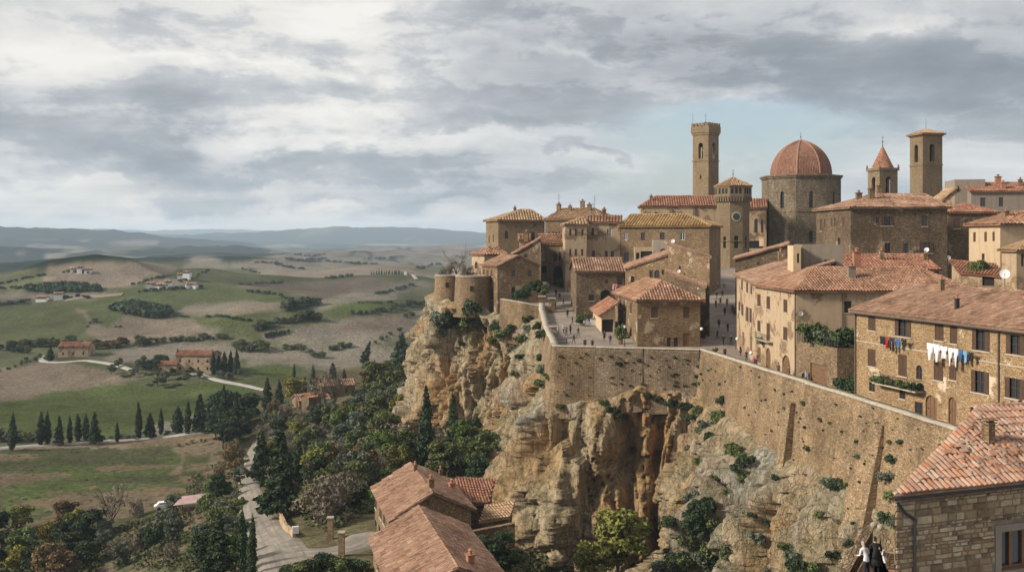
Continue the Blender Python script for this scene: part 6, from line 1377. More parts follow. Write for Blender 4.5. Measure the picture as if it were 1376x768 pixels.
for lb, a in (('tall cypress rising out of the dark clump at the end of the lane', ('cypress', 301, 575, 58, 1.1)), ('slimmer cypress just right of the tall one at the end of the lane', ('cypress', 317, 580, 54, 1.3)), ('left cypress of the pair above the gravel road bend', ('cypress', 359, 557, 51, 1.0)),
           ('right cypress of the pair above the gravel road bend', ('cypress', 375, 556, 46, 1.2)), ('leftmost cypress behind the sunken farm roof', ('cypress', 395, 508, 20, 1.3)), ('tall cypress directly behind the sunken farm roof', ('cypress', 420, 530, 40, 1.2)), ('short cypress in front of the sunken farm roof', ('cypress', 409, 532, 27, 1.2)),
           ('cypress standing alone between the barn and the leaning tree', ('cypress', 447, 516, 30, 1.6)), ('small dark cypress right of the barn', ('cypress', 463, 515, 20, 1.6)), ('very tall slim cypress at the foot of the cliff', ('cypress', 572, 631, 112, .85)), ('tapering cypress against the cleft of the left cliff', ('cypress', 609, 600, 72, 1.3)),
           ('left one of two cypresses at the bottom beside the gravel road', ('cypress', 326, 775, 96, .75)), ('right one of two cypresses at the bottom beside the gravel road', ('cypress', 337, 780, 88, .85))):
    k, px, py, h, w = a; tpx(k, px, py, h, 'dark', lb, None, w)
for i, (px, py, h) in enumerate([(286, 503, 32), (294, 501, 26), (302, 502, 31), (310, 501, 30), (318, 503, 33)]): tpx('cypress', px, py, h, 'dark', f'{ORD[i]} cypress from the left beside the long farmhouse', 'cypresses beside the long farmhouse', 1.35)
for lb, a in (('dark cypress behind the long farmhouse', ('cypress', 239, 482, 14, 1.6)), ('dark cypress left of the red-roofed farmhouse on the left hill', ('cypress', 68, 486, 20, 2.2))): k, px, py, h, w = a; tpx(k, px, py, h, 'dark', lb, None, w)
for i in range(13): tpx('cypress', 500 + i * 3.3 + random.uniform(-.8, .8), 369, random.uniform(4.5, 7), 'dark', 'tiny dark cypress in the grove on the far hilltop', 'cypress grove on the far hilltop', 1.7)
tpx('conifer', 487, 490, 34, 'dark', 'dark pine leaning to the right above the woods', None, .75, lean=(0, .32)); tpx('conifer', 540, 500, 53, 'dark', 'big dark cedar standing beside the left cliff', None, 1.15)
tpx('broad', 395, 541, 36, 'yellow', 'bright yellow tree left of the sunken farm building', None, 1.0); tpx('broad', 362, 628, 44, 'yellow', 'tall yellowing tree above the gravel road', None, .6)
tpx('conifer', 378, 694, 118, 'dark', 'huge dark fir overhanging the bend of the gravel road', None, 1.0); tpx('conifer', 352, 648, 70, 'dark', 'dark fir behind the huge one at the road bend', None, 1.1); tpx('conifer', 402, 660, 66, 'dark', 'dark fir right of the huge one at the road bend', None, 1.0)
tpx('conifer', 292, 775, 86, 'dark', 'broad dark conifer at the bottom left of the gravel road', None, 1.0)
tpx('broad', 828, 775, 96, 'ygreen', 'big yellow-green tree at the foot of the front cliff', None, 1.25, D=124)
tpx('broad', 800, 780, 60, 'ygreen', 'lower yellow-green tree against the foot of the front cliff', None, 1.25, D=120)
tpx('bare', 150, 712, 62, 'tan', 'large bare spreading tree in the meadow', None, 1.0, v=0); tpx('bare', 612, 374, 33, 'tan', 'bare thicket of branches behind the round bastions', None, 1.25, D=214); tpx('twiggy', 628, 374, 22, 'tan', 'brownish scrub tree beside the bare one behind the bastions', None, 1.0, D=212)
tpx('twiggy', 600, 374, 20, 'tan', 'low brown scrub on the tip bastion', None, 1.1, D=214)
tpx('twiggy', 312, 640, 48, 'rust', 'rust brown leafless tree beside the gravel road', None, .9); tpx('twiggy', 438, 705, 62, 'tan', 'big grey brown leafless tree above the entrance drive', None, 1.3); tpx('bare', 470, 690, 60, 'tan', 'bare tree with leaning limbs near the lower houses', None, 1.0)
for i, (px, py, h) in enumerate([(430, 560, 60), (452, 548, 48), (515, 640, 40), (548, 560, 50)]): tpx('bare', px, py, h, 'tan', f'{ORD[i]} thin bare tree showing between the bushes of the cliff wood', 'bare trees in the wood', 1.0)
def wood(poly, n, kinds, label, group, mind, hr, seed):
    rs = random.Random(seed); xs = [p[0] for p in poly]; ysx = [p[1] for p in poly]; pts = []; tries = 0
    while len(pts) < n and tries < n * 60:
        tries += 1; x, y = rs.uniform(min(xs), max(xs)), rs.uniform(min(ysx), max(ysx))
        if not inpoly(np.array([x]), np.array([y]), poly)[0]: continue
        if any((x - a) ** 2 + ((y - b_) * 1.6) ** 2 < mind ** 2 for a, b_ in pts): continue
        if any(inpoly(np.array([x]), np.array([y]), q)[0] for q in KEEP): continue
        pts.append((x, y))
    pts.sort(key=lambda p: p[1])
    for x, y in pts:
        k, m_, w = rs.choices([q[:3] for q in kinds], [q[3] for q in kinds])[0]; p = T(x, y)
        h = rs.uniform(*hr) * (.35 if k == 'bush' else .75 if k == 'twiggy' else 1)
        tree(k, p - Vector((0, 0, .2)), h, m_, lab(k, m_, (h / (.35 if k == 'bush' else .75 if k == 'twiggy' else 1) - hr[0]) / (hr[1] - hr[0]), x, y), group, w * rs.uniform(.85, 1.2))
KEEP = [[(325, 575), (350, 575), (372, 640), (385, 700), (440, 735), (505, 690), (505, 768), (340, 768), (325, 680)], [(495, 660), (620, 640), (690, 700), (690, 768), (480, 768)], [(375, 520), (480, 505), (490, 545), (400, 570)], [(235, 660), (285, 660), (285, 692), (218, 694)]]
LW_ = {'dark': 'dark evergreen bush or tree crowding the slope below the cliff', 'mid': 'green bushy tree crowding the slope below the cliff', 'bright': 'fresh bright green bush on the slope below the cliff', 'olive': 'grey-green tree on the slope below the cliff',
      'yellow': 'yellowing tree on the slope below the cliff', 'rust': 'rust brown autumn tree on the slope below the cliff', 'tan': 'leafless grey brown thicket on the slope below the cliff', 'ygreen': 'yellow-green tree on the slope below the cliff'}
wood([(345, 560), (365, 545), (470, 540), (520, 500), (560, 478), (600, 560), (655, 600), (665, 650), (640, 655), (560, 630), (500, 655), (490, 690), (440, 700), (385, 690), (352, 620)], 175,
     [('broad', 'mid', 1.0, 4.5), ('broad', 'dark', 1.0, 2.2), ('broad', 'olive', 1, 3), ('twiggy', 'tan', 1.2, 6), ('broad', 'ygreen', 1, 3), ('bush', 'bright', 1.3, 2.5), ('broad', 'rust', .8, 1.8), ('broad', 'bright', .8, 1.8), ('bush', 'mid', 1.6, 2)], LW_, 'trees of the wood on the slope below the cliff', 8.5, (4.2, 7.2), 3)
wood([(500, 520), (560, 470), (575, 520), (600, 600), (560, 640), (500, 640)], 18, [('broad', 'mid', 1.1, 3), ('broad', 'bright', 1.0, 2), ('broad', 'ygreen', 1, 1), ('twiggy', 'tan', 1.3, 2)], LW_, 'trees of the wood on the slope below the cliff', 15, (6.5, 9.0), 8)
wood([(585, 600), (640, 590), (672, 610), (672, 690), (640, 650), (590, 640)], 16, [('broad', 'dark', 1.1, 4), ('broad', 'mid', 1.0, 3), ('bush', 'bright', 1.6, 1.5)], LW_, 'trees of the wood on the slope below the cliff', 12, (4, 6), 9)
wood([(288, 565), (335, 560), (345, 590), (335, 606), (290, 604)], 14, [('broad', 'dark', 1.1, 5), ('conifer', 'dark', 1.0, 2)], 'dark evergreen in the dense clump where lane meets gravel road', 'dark clump where lane and road meet', 9, (6.5, 9), 4)
wood([(278, 640), (328, 605), (330, 660), (322, 768), (262, 768), (270, 690)], 30, [('broad', 'olive', 1, 4), ('broad', 'dark', 1, 2), ('bush', 'mid', 1.6, 3), ('broad', 'mid', 1, 2), ('twiggy', 'rust', .8, 1)], 'olive or bush on the bank left of the gravel road', 'trees on the bank left of the gravel road', 9, (3.4, 5.2), 5)
wood([(150, 700), (215, 668), (262, 692), (262, 768), (110, 768)], 19, [('broad', 'olive', .9, 5), ('bush', 'mid', 1.4, 3), ('twiggy', 'tan', 1.0, 2), ('broad', 'dark', .9, 1)], 'grey-green olive or scrub at the bottom of the meadow', 'olives and scrub at the bottom of the meadow', 12, (3.0, 4.8), 6)
wood([(-30, 715), (60, 700), (150, 712), (120, 790), (-30, 790)], 17, [('broad', 'dark', 1.2, 4), ('broad', 'yellow', 1.0, 1.2), ('broad', 'rust', 1.0, 1.6), ('broad', 'mid', 1, 2.5), ('broad', 'ygreen', 1, 1)], 'bushy tree in the autumn thicket at the bottom left corner', 'autumn thicket at the bottom left corner', 19, (4.0, 6.4), 7)
wood([(335, 735), (400, 745), (470, 740), (495, 775), (380, 790)], 12, [('broad', 'mid', 1.0, 3), ('bush', 'mid', 1.8, 3), ('broad', 'dark', .9, 2)], 'leafy bush at the bottom edge beside the entrance drive', 'bushes at the bottom edge beside the entrance drive', 13, (3.0, 4.6), 12) if False else None
for i, (px, py, h) in enumerate([(392, 790, 34), (412, 792, 42), (432, 790, 50), (452, 790, 44), (472, 788, 40), (486, 786, 34)]): tpx('broad', px, py, h, 'mid' if i % 2 else 'dark', f'{ORD[i]} leafy shrub from the left along the bottom edge of the drive', 'shrubs along the bottom edge of the drive', 1.3)
for px, py, h, lb in ((640, 775, 40, 'dark shrub behind the lowest house'), (662, 770, 46, 'dense green shrub between the lowest house and the cliff foot'), (686, 772, 40, 'dense green shrub nearest the cave in the cliff foot'), (648, 745, 28, 'small dark shrub under the garden wall'), (675, 738, 26, 'rounded shrub below the right end of the garden wall')):
    tpx('broad', px, py, h, 'dark', lb, None, 1.4, D=104)
wood([(150, 490), (200, 485), (262, 502), (262, 516), (215, 524), (140, 512)], 26, [('broad', 'olive', 1, 4), ('bush', 'mid', 2.2, 3), ('broad', 'mid', 1, 3), ('broad', 'dark', 1, 1)], 'olive or shrub in the orchard in front of the long farmhouse', 'orchard in front of the long farmhouse', 7, (2.6, 4.2), 10)
for px, py, h, m_ in ((194, 497, 14, 'dark'), (206, 500, 19, 'dark'), (217, 495, 20, 'dark'), (232, 503, 10, 'dark'), (252, 505, 10, 'mid'), (268, 508, 12, 'mid'), (296, 508, 12, 'olive'), (308, 510, 11, 'olive'), (322, 505, 10, 'mid')): tpx('broad', px, py, h, m_, 'round tree close around the long farmhouse', 'round trees around the long farmhouse', 1.3)
# hedgerows and tree belts across the fields: (points, height px, spacing px, material choices)
BELT = [([(12, 468), (60, 464), (100, 466)], 13, 7, 'dm'), ([(2, 470), (40, 477)], 10, 8, 'dm'), ([(100, 470), (135, 466)], 11, 8, 'dm'), ([(120, 468), (172, 466)], 12, 8, 'rr'), ([(110, 476), (125, 474)], 10, 8, 'dm'), ([(188, 464), (207, 462)], 15, 8, 'dm'), ([(212, 461), (262, 457), (312, 454)], 9, 7, 'mo'), ([(30, 487), (60, 480)], 6, 9, 'm'),
        ([(344, 446), (370, 437), (398, 431)], 13, 8, 'mo'), ([(318, 471), (345, 472), (366, 470)], 16, 10, 'mmo'), ([(325, 462), (330, 460)], 9, 8, 'm'), ([(383, 469), (404, 468)], 9, 7, 'mr'), ([(405, 471), (425, 482), (440, 478)], 12, 9, 'mo'), ([(444, 470), (474, 466)], 8, 7, 'm'), ([(384, 416), (405, 414), (430, 410)], 14, 8, 'dmo'), ([(402, 430), (412, 428), (427, 431)], 12, 8, 'dm'),
        ([(474, 422), (500, 420), (528, 418)], 7, 7, 'dm'), ([(530, 416), (550, 412), (576, 410)], 10, 8, 'dm'), ([(482, 407), (505, 407), (530, 407)], 3, 5, 'd'), ([(357, 453), (375, 449), (393, 444)], 8, 9, 'd'), ([(505, 462), (520, 452), (542, 444)], 6, 8, 'mo'), ([(508, 395), (520, 393), (535, 388), (552, 384)], 3.5, 5, 'd'), ([(545, 425), (560, 424)], 6, 6, 'm'), ([(590, 455), (560, 450), (575, 462)], 10, 9, 'm'),
        ([(325, 383), (350, 381), (378, 380)], 3, 5, 'd'), ([(440, 374), (455, 373), (470, 371)], 3.5, 4, 'd'), ([(563, 361), (575, 358), (592, 356)], 3.5, 4, 'd'), ([(86, 401), (104, 400), (120, 401)], 5, 6, 'd'), ([(189, 392), (230, 388), (272, 387)], 4, 5, 'd'), ([(0, 410), (20, 406), (40, 404)], 4, 5, 'd'), ([(335, 392), (370, 396), (392, 404)], 4, 5, 'dm'),
        ([(235, 424), (258, 427)], 3, 5, 'd'), ([(276, 426), (300, 426), (336, 432)], 3.5, 5, 'dm'), ([(118, 440), (122, 434), (130, 432)], 6, 6, 'mo'), ([(156, 440), (166, 440)], 3, 5, 'd'), ([(152, 418), (175, 414), (200, 419), (228, 427)], 7, 4, 'd'), ([(165, 417), (190, 424), (215, 428)], 6, 4, 'd'), ([(0, 388), (60, 387), (140, 391)], 4, 5, 'd'), ([(0, 382), (30, 375), (60, 370)], 3, 5, 'd'),
        ([(440, 352), (470, 354), (508, 355)], 3, 4, 'd'), ([(345, 353), (372, 353)], 2.5, 4, 'd'), ([(386, 349), (410, 351), (435, 349)], 4, 4, 'd'), ([(395, 342), (420, 345), (438, 341)], 3, 4, 'd'), ([(370, 355), (395, 361), (410, 362)], 3, 4, 'd'), ([(325, 362), (350, 367)], 2.5, 4, 'd'), ([(490, 348), (530, 347)], 2.5, 5, 'd'), ([(180, 383), (200, 376), (220, 372), (232, 371)], 3, 5, 'd'), ([(90, 366), (118, 367)], 4, 4, 'd'), ([(240, 378), (262, 374), (280, 364)], 3, 5, 'd'),
        ([(0, 500), (30, 490), (48, 484)], 5, 7, 'mo'), ([(0, 595), (22, 592)], 18, 10, 'oy'), ([(20, 592), (48, 590)], 14, 10, 'yo'), ([(130, 592), (180, 590)], 7, 9, 'to'), ([(222, 586), (232, 584)], 7, 6, 'o'), ([(240, 600), (330, 580)], 5, 9, 't')]
MK = {'d': 'dark', 'm': 'mid', 'o': 'olive', 'r': 'rust', 'y': 'ygreen', 't': 'tan'}
far_b = []
nb = 0
for pts, hp, stp, mk in BELT:
    P_ = np.array(pts, float); d = np.r_[0, np.cumsum(np.hypot(*np.diff(P_, axis=0).T))]; q = 0.0
    while q <= d[-1]:
        x, y = np.interp(q, d, P_[:, 0]), np.interp(q, d, P_[:, 1]); q += stp * random.uniform(.6, 1.4)
        p = T(x + random.uniform(-1.5, 1.5), y + random.uniform(-.35, .35) * min(6, hp * .5)); h = hp * p.y / F * random.uniform(.65, 1.3)
        if p.y > 760 or hp < 4.5: far_b.append((p, h)); continue
        nb += 1; mq = MK[random.choice(mk)]
        tree('broad', p - Vector((0, 0, h * .12)), h, mq, lab('broad', mq, random.random(), x, y), 'hedgerow trees between the hills', random.uniform(1.1, 1.7))
V = []; LV = []
for p, h in far_b:
    for j in range(2):
        r = h * .5; bl = [((p.x + random.uniform(-1.6, 1.6) * r, p.y + random.uniform(-1.6, 1.6) * r, p.z + h * .42), (r * 1.25, r * 1.25, r * .85))]; a, b_ = leaves(bl, 70, h * .33, .4, .2, 1.2); V.append(a); LV.append(b_)
UV_, UL = [], []
for poly, n_, hh_ in (([(345, 560), (470, 540), (560, 478), (600, 560), (655, 600), (675, 700), (640, 655), (560, 630), (500, 655), (490, 690), (440, 715), (385, 700), (352, 620)], 520, .8), ([(262, 640), (328, 600), (332, 700), (318, 768), (110, 768), (150, 705), (215, 690)], 240, .7), ([(-30, 720), (60, 705), (150, 715), (120, 790), (-30, 790)], 160, .8), ([(-10, 606), (300, 585), (320, 640), (260, 690), (-10, 700)], 110, .25), ([(690, 745), (900, 745), (960, 800), (690, 800)], 60, .9)):
    i = 0
    while i < n_:
        x, y = random.uniform(min(p[0] for p in poly), max(p[0] for p in poly)), random.uniform(min(p[1] for p in poly), max(p[1] for p in poly))
        if not inpoly(np.array([x]), np.array([y]), poly)[0] or any(inpoly(np.array([x]), np.array([y]), q)[0] for q in KEEP[:2]): continue
        i += 1; p = T(x, y); r = hh_ * random.uniform(.5, 1.5); a, b_ = leaves([((p.x, p.y, p.z + r * .3), (r * 1.5, r * 1.5, r * .8))], 55, r * .34, .5, .2, 1.4); UV_.append(a); UL.append(b_)
LM['under'] = leafmat('leaves_under', (.035, .04, .016), (.075, .078, .034), (.13, .115, .06))
me = leafobj('undergrowth', np.concatenate(UV_), np.concatenate(UL), LM['under']); o = bpy.data.objects.new('undergrowth', me); COL.objects.link(o); tag(o, 'low tangled undergrowth of weeds and scrub between the trees', 'undergrowth', kind='stuff')
# far woods: copses and the forested ridges
for poly, n in (([(152, 418), (175, 411), (228, 420), (215, 428)], 130), ([(35, 390), (90, 385), (140, 391), (60, 393)], 60)):
    i = 0
    while i < n:
        x, y = random.uniform(min(p[0] for p in poly), max(p[0] for p in poly)), random.uniform(min(p[1] for p in poly), max(p[1] for p in poly))
        if inpoly(np.array([x]), np.array([y]), poly)[0]: i += 1; p = T(x, y); h = 5; a, b_ = leaves([((p.x, p.y, p.z + 1.8), (3.6, 3.6, 2.6))], 60, 1.6, .4, .2, 1.2); V.append(a); LV.append(b_)
me = leafobj('distant_woodland', np.concatenate(V), np.concatenate(LV), LM['dark']); o = bpy.data.objects.new('distant_woodland', me); COL.objects.link(o); tag(o, 'dark strips and copses of woodland scattered over the distant fields', 'woodland', kind='stuff')

# plants on walls and cliff
from mathutils.bvhtree import BVHTree
def bvh_of(objs):
    vs_, fs = [], []
    for o in objs:
        b = len(vs_); mw = o.matrix_world; vs_ += [mw @ v.co for v in o.data.vertices]; fs += [tuple(b + i for i in p.vertices) for p in o.data.polygons]
    return BVHTree.FromPolygons(vs_, fs)
bpy.context.view_layer.update()
RAMP = [o for o in bpy.data.objects if o.type == 'MESH' and o.name.split('.')[0] in ('retaining_wall', 'buttress', 'cliff')]
BV = bvh_of(RAMP)
def cast(px, py): h = BV.ray_cast(Vector((0, 0, 0)), Vector(((px - CX) / F, 1, -(py - HY) / F)).normalized()); return h
def tuft(px, py, rpx, mat, label, group, drop=.55):
    label = ('tiny ' if rpx < 2.4 else 'small ' if rpx < 8 else 'big ') + CW[mat] + (' tuft in the stones ' if 'tuft' in label else ' shrub on the rock ') + relw(px, py)
    h = cast(px, py)
    if h[0] is None: return
    p, n = h[0], h[1]; r = rpx * p.y / F
    if n.dot(p) > 0: n = -n
    o = tree('bush', p + n * r * .1 - Vector((0, 0, r * drop * 1.6)), r * 1.9, mat, label, group, .95)
ZA, ZB_ = (900, 480, 2.667), (660, 380, 3.2)
tl = [(ZB_, x, y, r) for x, y, r in [(300, 315, 8), (360, 340, 5), (385, 320, 6), (408, 305, 5), (290, 380, 4), (345, 395, 4), (420, 402, 5), (330, 350, 4), (282, 462, 4), (467, 325, 9), (515, 315, 7), (550, 345, 11), (575, 340, 6), (586, 300, 6), (636, 330, 9), (612, 340, 5), (560, 412, 5), (518, 428, 4), (598, 440, 6), (650, 432, 9), (672, 352, 6),
        (790, 318, 7), (765, 360, 5), (720, 370, 4), (780, 398, 6), (795, 425, 6), (792, 440, 8), (838, 438, 5), (888, 355, 8), (885, 400, 9), (895, 430, 9), (905, 390, 6), (870, 432, 8), (840, 345, 5), (768, 478, 7), (710, 500, 5), (690, 320, 5)]]
tl += [(ZA, x, y, r) for x, y, r in [(140, 45, 5), (165, 48, 5), (180, 95, 7), (200, 85, 4), (190, 150, 20), (270, 178, 6), (285, 205, 5), (308, 195, 5), (345, 150, 6), (378, 115, 6), (410, 130, 6), (412, 180, 6), (440, 120, 5), (480, 162, 10), (455, 195, 5), (470, 218, 5), (485, 248, 7), (540, 222, 9), (575, 232, 7), (598, 168, 6), (620, 265, 6), (499, 330, 7), (480, 300, 4),
        (550, 260, 5), (672, 300, 9), (676, 350, 12), (685, 210, 5), (742, 235, 7), (700, 380, 6), (740, 430, 6), (760, 320, 5), (728, 350, 5), (682, 445, 6), (655, 592, 7), (640, 540, 5), (790, 300, 9), (800, 360, 18), (795, 420, 14), (830, 300, 12), (650, 395, 5), (590, 360, 4), (445, 365, 4), (420, 290, 4), (390, 240, 4), (730, 180, 5), (520, 75, 4)]]
for Z_, x, y, r in tl: tuft(Z_[0] + x / Z_[2], Z_[1] + y / Z_[2], r / Z_[2] * 1.15, random.choice(['dark', 'dark', 'mid', 'olive']), 'small green tuft rooted between the stones of the rampart', 'tufts rooted in the rampart stones')
for i in range(60):
    t_ = random.random(); px = 748 + 520 * t_; lo = np.interp(px, [740, 940, 1000, 1100, 1180, 1270], [535, 520, 575, 625, 660, 600]); hi = np.interp(px, [740, 940, 1100, 1276], [474, 480, 512, 590]); tuft(px, random.uniform(hi, lo), random.uniform(1.0, 2.4), random.choice(['dark', 'mid', 'olive']), 'tuft', 'tufts rooted in the rampart stones')
cl_ = [(588, 425, 12), (598, 432, 12), (606, 420, 10), (592, 445, 8), (622, 418, 14), (634, 412, 14), (645, 428, 12), (628, 436, 12), (652, 440, 8), (612, 432, 9), (668, 436, 9), (676, 448, 10), (686, 440, 8), (664, 455, 8), (710, 428, 8), (712, 440, 7), (727, 436, 9), (732, 448, 9), (726, 480, 7), (731, 495, 9), (728, 515, 9), (736, 505, 6), (700, 455, 9), (690, 470, 8), (700, 480, 9),
       (690, 500, 6), (640, 545, 8), (648, 575, 9), (818, 548, 8), (828, 555, 9), (812, 540, 6), (900, 540, 8), (920, 545, 8), (932, 560, 11), (945, 575, 11), (940, 550, 9), (955, 585, 9), (985, 600, 9), (998, 612, 9), (990, 628, 8), (935, 690, 13), (945, 710, 13), (925, 725, 14), (905, 745, 14), (940, 745, 14), (890, 760, 13), (915, 765, 13), (950, 672, 9), (1112, 645, 8), (1124, 648, 9), (1134, 652, 7),
       (1065, 745, 10), (1070, 762, 11), (1142, 728, 9), (1155, 736, 8), (1195, 640, 11), (1200, 665, 11), (1196, 695, 13), (1205, 700, 12), (1010, 690, 6), (1040, 640, 5), (978, 660, 7), (960, 640, 7), (620, 460, 6), (655, 500, 6), (752, 545, 6), (870, 530, 6), (885, 535, 6), (660, 590, 9), (668, 600, 9), (1085, 600, 5), (1150, 745, 8), (1100, 690, 6), (1030, 765, 7), (850, 700, 9), (862, 735, 10), (940, 620, 8), (925, 600, 7)]
cl_ += [(930, 665, 12), (942, 680, 15), (955, 700, 12), (930, 705, 17), (948, 735, 17), (918, 750, 18), (960, 755, 14), (980, 740, 12), (900, 700, 11), (988, 605, 12), (1002, 618, 12), (1000, 640, 10), (1060, 735, 13), (1068, 755, 14), (1090, 760, 11), (1120, 745, 11), (1125, 655, 12), (1015, 720, 11), (1035, 700, 9), (968, 560, 12), (952, 570, 11)]
for px, py, r in cl_: tuft(px, py, r, random.choice(['dark', 'dark', 'mid', 'mid', 'olive']), 'green shrub clinging to a ledge of the rock face', 'shrubs clinging to the cliff')
# town greenery
def bushat(px, py, D, hpx, mat, lb, wide=1.0, kind='bush', g_=None): return tpx(kind, px, py, hpx, mat, lb, g_, wide, D=D)
bushat(699, 402, 193, 18, 'dark', 'clipped dark evergreen at the left of the garden above the square', 1.0); bushat(708, 403, 192, 22, 'dark', 'tall dark evergreen in the garden beside the gabled house', .9, 'broad'); bushat(722, 398, 194, 25, 'dark', 'spreading dark tree at the end of the garden above the square', 1.1, 'broad'); bushat(731, 400, 193, 20, 'mid', 'small dark tree overhanging the top of the square', .9, 'broad')
bushat(754, 384, 216, 16, 'mid', 'shrub growing beside the gatehouse arch', .7)
bushat(780, 434, 176, 12, 'dark', 'round shrub in a pot at the corner of the striped-roof house', .9); bushat(788, 431, 177, 15, 'mid', 'taller shrub against the striped-roof house', .8)
for px, py, h in ((835, 460, 30), (838, 448, 18)): bushat(px, py, 167, h, 'mid', 'climbing plant on the side wall of the corner house', .45, 'bush', 'climbing plant on the corner house')
gz = -12.25
for i, (px, D, h, m_, w) in enumerate([(1082, 121, 3.2, 'mid', 1.0), (1090, 120, 2.6, 'dark', 1.1), (1100, 119, 2.3, 'olive', 1.2), (1109, 118.5, 2.4, 'mid', 1.2), (1118, 117.5, 2.0, 'dark', 1.2), (1127, 117, 2.4, 'dark', 1.3), (1137, 117, 2.9, 'dark', 1.1), (1145, 117.5, 2.6, 'mid', 1.0)]):
    q = xy(px, D); tree('bush', (q.x + .8, q.y, gz), h, m_, f'{ORD[i]} bush from the left on the terrace roof garden', 'bushes of the terrace roof garden', w)
q = xy(1137, 112); 
for i in range(3): tree('bush', (37.5 + i * .5, 113.6 - .3 * i, -17.1), 2.4, 'dark', 'ivy bush in the dark recess between the garage and the laundry house', 'ivy in the recess by the garage', 1.0)
for i, (px, D, h) in enumerate([(1306, 132, 2.2), (1315, 131, 2.6), (1324, 132, 1.8)]): q = xy(px, D); tree('bush', (q.x, q.y, -4.6), h, 'mid', f'{ORD[i]} potted shrub on the roof terrace below the cream house', 'potted shrubs on the roof terrace', .7)
for i in range(9):
    u = u0 + (u1 - u0) * (i + .5) / 9; p = FLd.p(u, zb, -.75); tree('bush', p, random.uniform(.7, 1.1), random.choice(['mid', 'dark']), 'leafy plant in a trough on the laundry house balcony', 'balcony plants', 1.0)
q = wp(1024.5, 460, 137); tree('bush', q - Vector((.2, 0, .3)), 1.4, 'olive', 'grey-green potted plant on the small balcony of the corner house', None, 1.0)
print('trees', NTREE, 'hedge', nb)

# ------------------------------------------------------------------ roads and tracks
def gmat(name, c0, c1, c2):
    m, t, b = new_mat(name, .95); g = t.nodes.new('ShaderNodeNewGeometry'); uv = t.nodes.new('ShaderNodeUVMap'); uv.uv_map = 'UVMap'
    c = ramp(t, noise(t, g.outputs['Position'], .5, 7, .7), [(.3, c0), (.5, c1), (.7, c2)])
    w = ramp(t, noise(t, mapping(t, uv.outputs[0], (1.3, .04, 1)), 1.5, 3, .6), [(.45, 0.0), (.6, .6)])
    lk(t, mix(t, w, c, [x * .62 for x in c1]), b.inputs['Base Color']); bump(t, b, noise(t, g.outputs['Position'], 3, 4, .7), .06, .8); return m
M['gravel'] = gmat('gravel', (.14, .118, .095), (.22, .19, .155), (.30, .265, .225)); M['whitelane'] = gmat('white_gravel', (.25, .23, .20), (.34, .32, .285), (.43, .41, .37)); M['tracks'] = gmat('earth_track', (.15, .115, .08), (.22, .17, .12), (.27, .22, .16))
def ribbon(name, pts, ws, mat, nw=7):
    W3 = [T(*p) for p in pts]; P_ = np.array([(p.x, p.y) for p in W3]); d = np.r_[0, np.cumsum(np.hypot(*np.diff(P_, axis=0).T))]
    n = max(8, int(d[-1] / 1.2)); s = np.linspace(0, d[-1], n); X, Y = np.interp(s, d, P_[:, 0]), np.interp(s, d, P_[:, 1]); k = max(2, n // (len(pts) * 2)); X[1:-1], Y[1:-1] = smooth(X, k)[1:-1], smooth(Y, k)[1:-1]
    w = np.interp(s, d, ws) * (1 + .12 * fbm(s / 6, 0 * s, 0, 3, 11)); dx, dy = np.gradient(X), np.gradient(Y); l = np.hypot(dx, dy) + 1e-9; nx, ny = -dy / l, dx / l
    q = np.linspace(-.5, .5, nw); VX = X[:, None] + nx[:, None] * w[:, None] * q; VY = Y[:, None] + ny[:, None] * w[:, None] * q
    VZ = hgt(VX, VY) + .10 + VY * .0008; VZ[:, 0] -= .35; VZ[:, -1] -= .35
    uv = np.stack([(q[None] * w[:, None]).ravel(), np.repeat(s, nw)], 1)
    o = grid_mesh(name, np.stack([VX.ravel(), VY.ravel(), VZ.ravel()], 1), n, nw, mat, uv=uv); tag(o, kind='structure')
    if o.data.polygons[len(o.data.polygons) // 2].normal.z < 0: o.data.flip_normals()
ribbon('gravel_road', [(346, 592), (341, 603), (336, 620), (334, 642), (335, 665), (341, 690), (356, 715), (378, 742), (392, 790)], [2.8, 3.2, 3.6, 3.8, 4.0, 4.4, 5.5, 6.5, 7], M['gravel'])
ribbon('entrance_drive', [(372, 738), (400, 746), (440, 742), (475, 738), (500, 716)], [5, 5, 4.6, 5.5, 6], M['gravel'])
ribbon('white_lane', [(-30, 604), (30, 600), (90, 596), (150, 592), (200, 588), (250, 583), (290, 578), (322, 574)], [2.3] * 8, M['whitelane'])
ribbon('farm_track', [(250, 499), (275, 505), (300, 513), (330, 518), (356, 524)], [3.5, 2.6, 2.4, 2.4, 2.2], M['whitelane'])
ribbon('hill_track', [(57, 478), (53, 482), (60, 487), (90, 487.5), (112, 484), (135, 487), (158, 491), (176, 497)], [2.5] * 8, M['whitelane'])
ribbon('ridge_track', [(88, 404), (110, 400), (140, 398), (165, 395.5)], [5] * 4, M['tracks'])
ribbon('grove_track', [(545, 366), (552, 370), (560, 376)], [3.5] * 3, M['whitelane'])

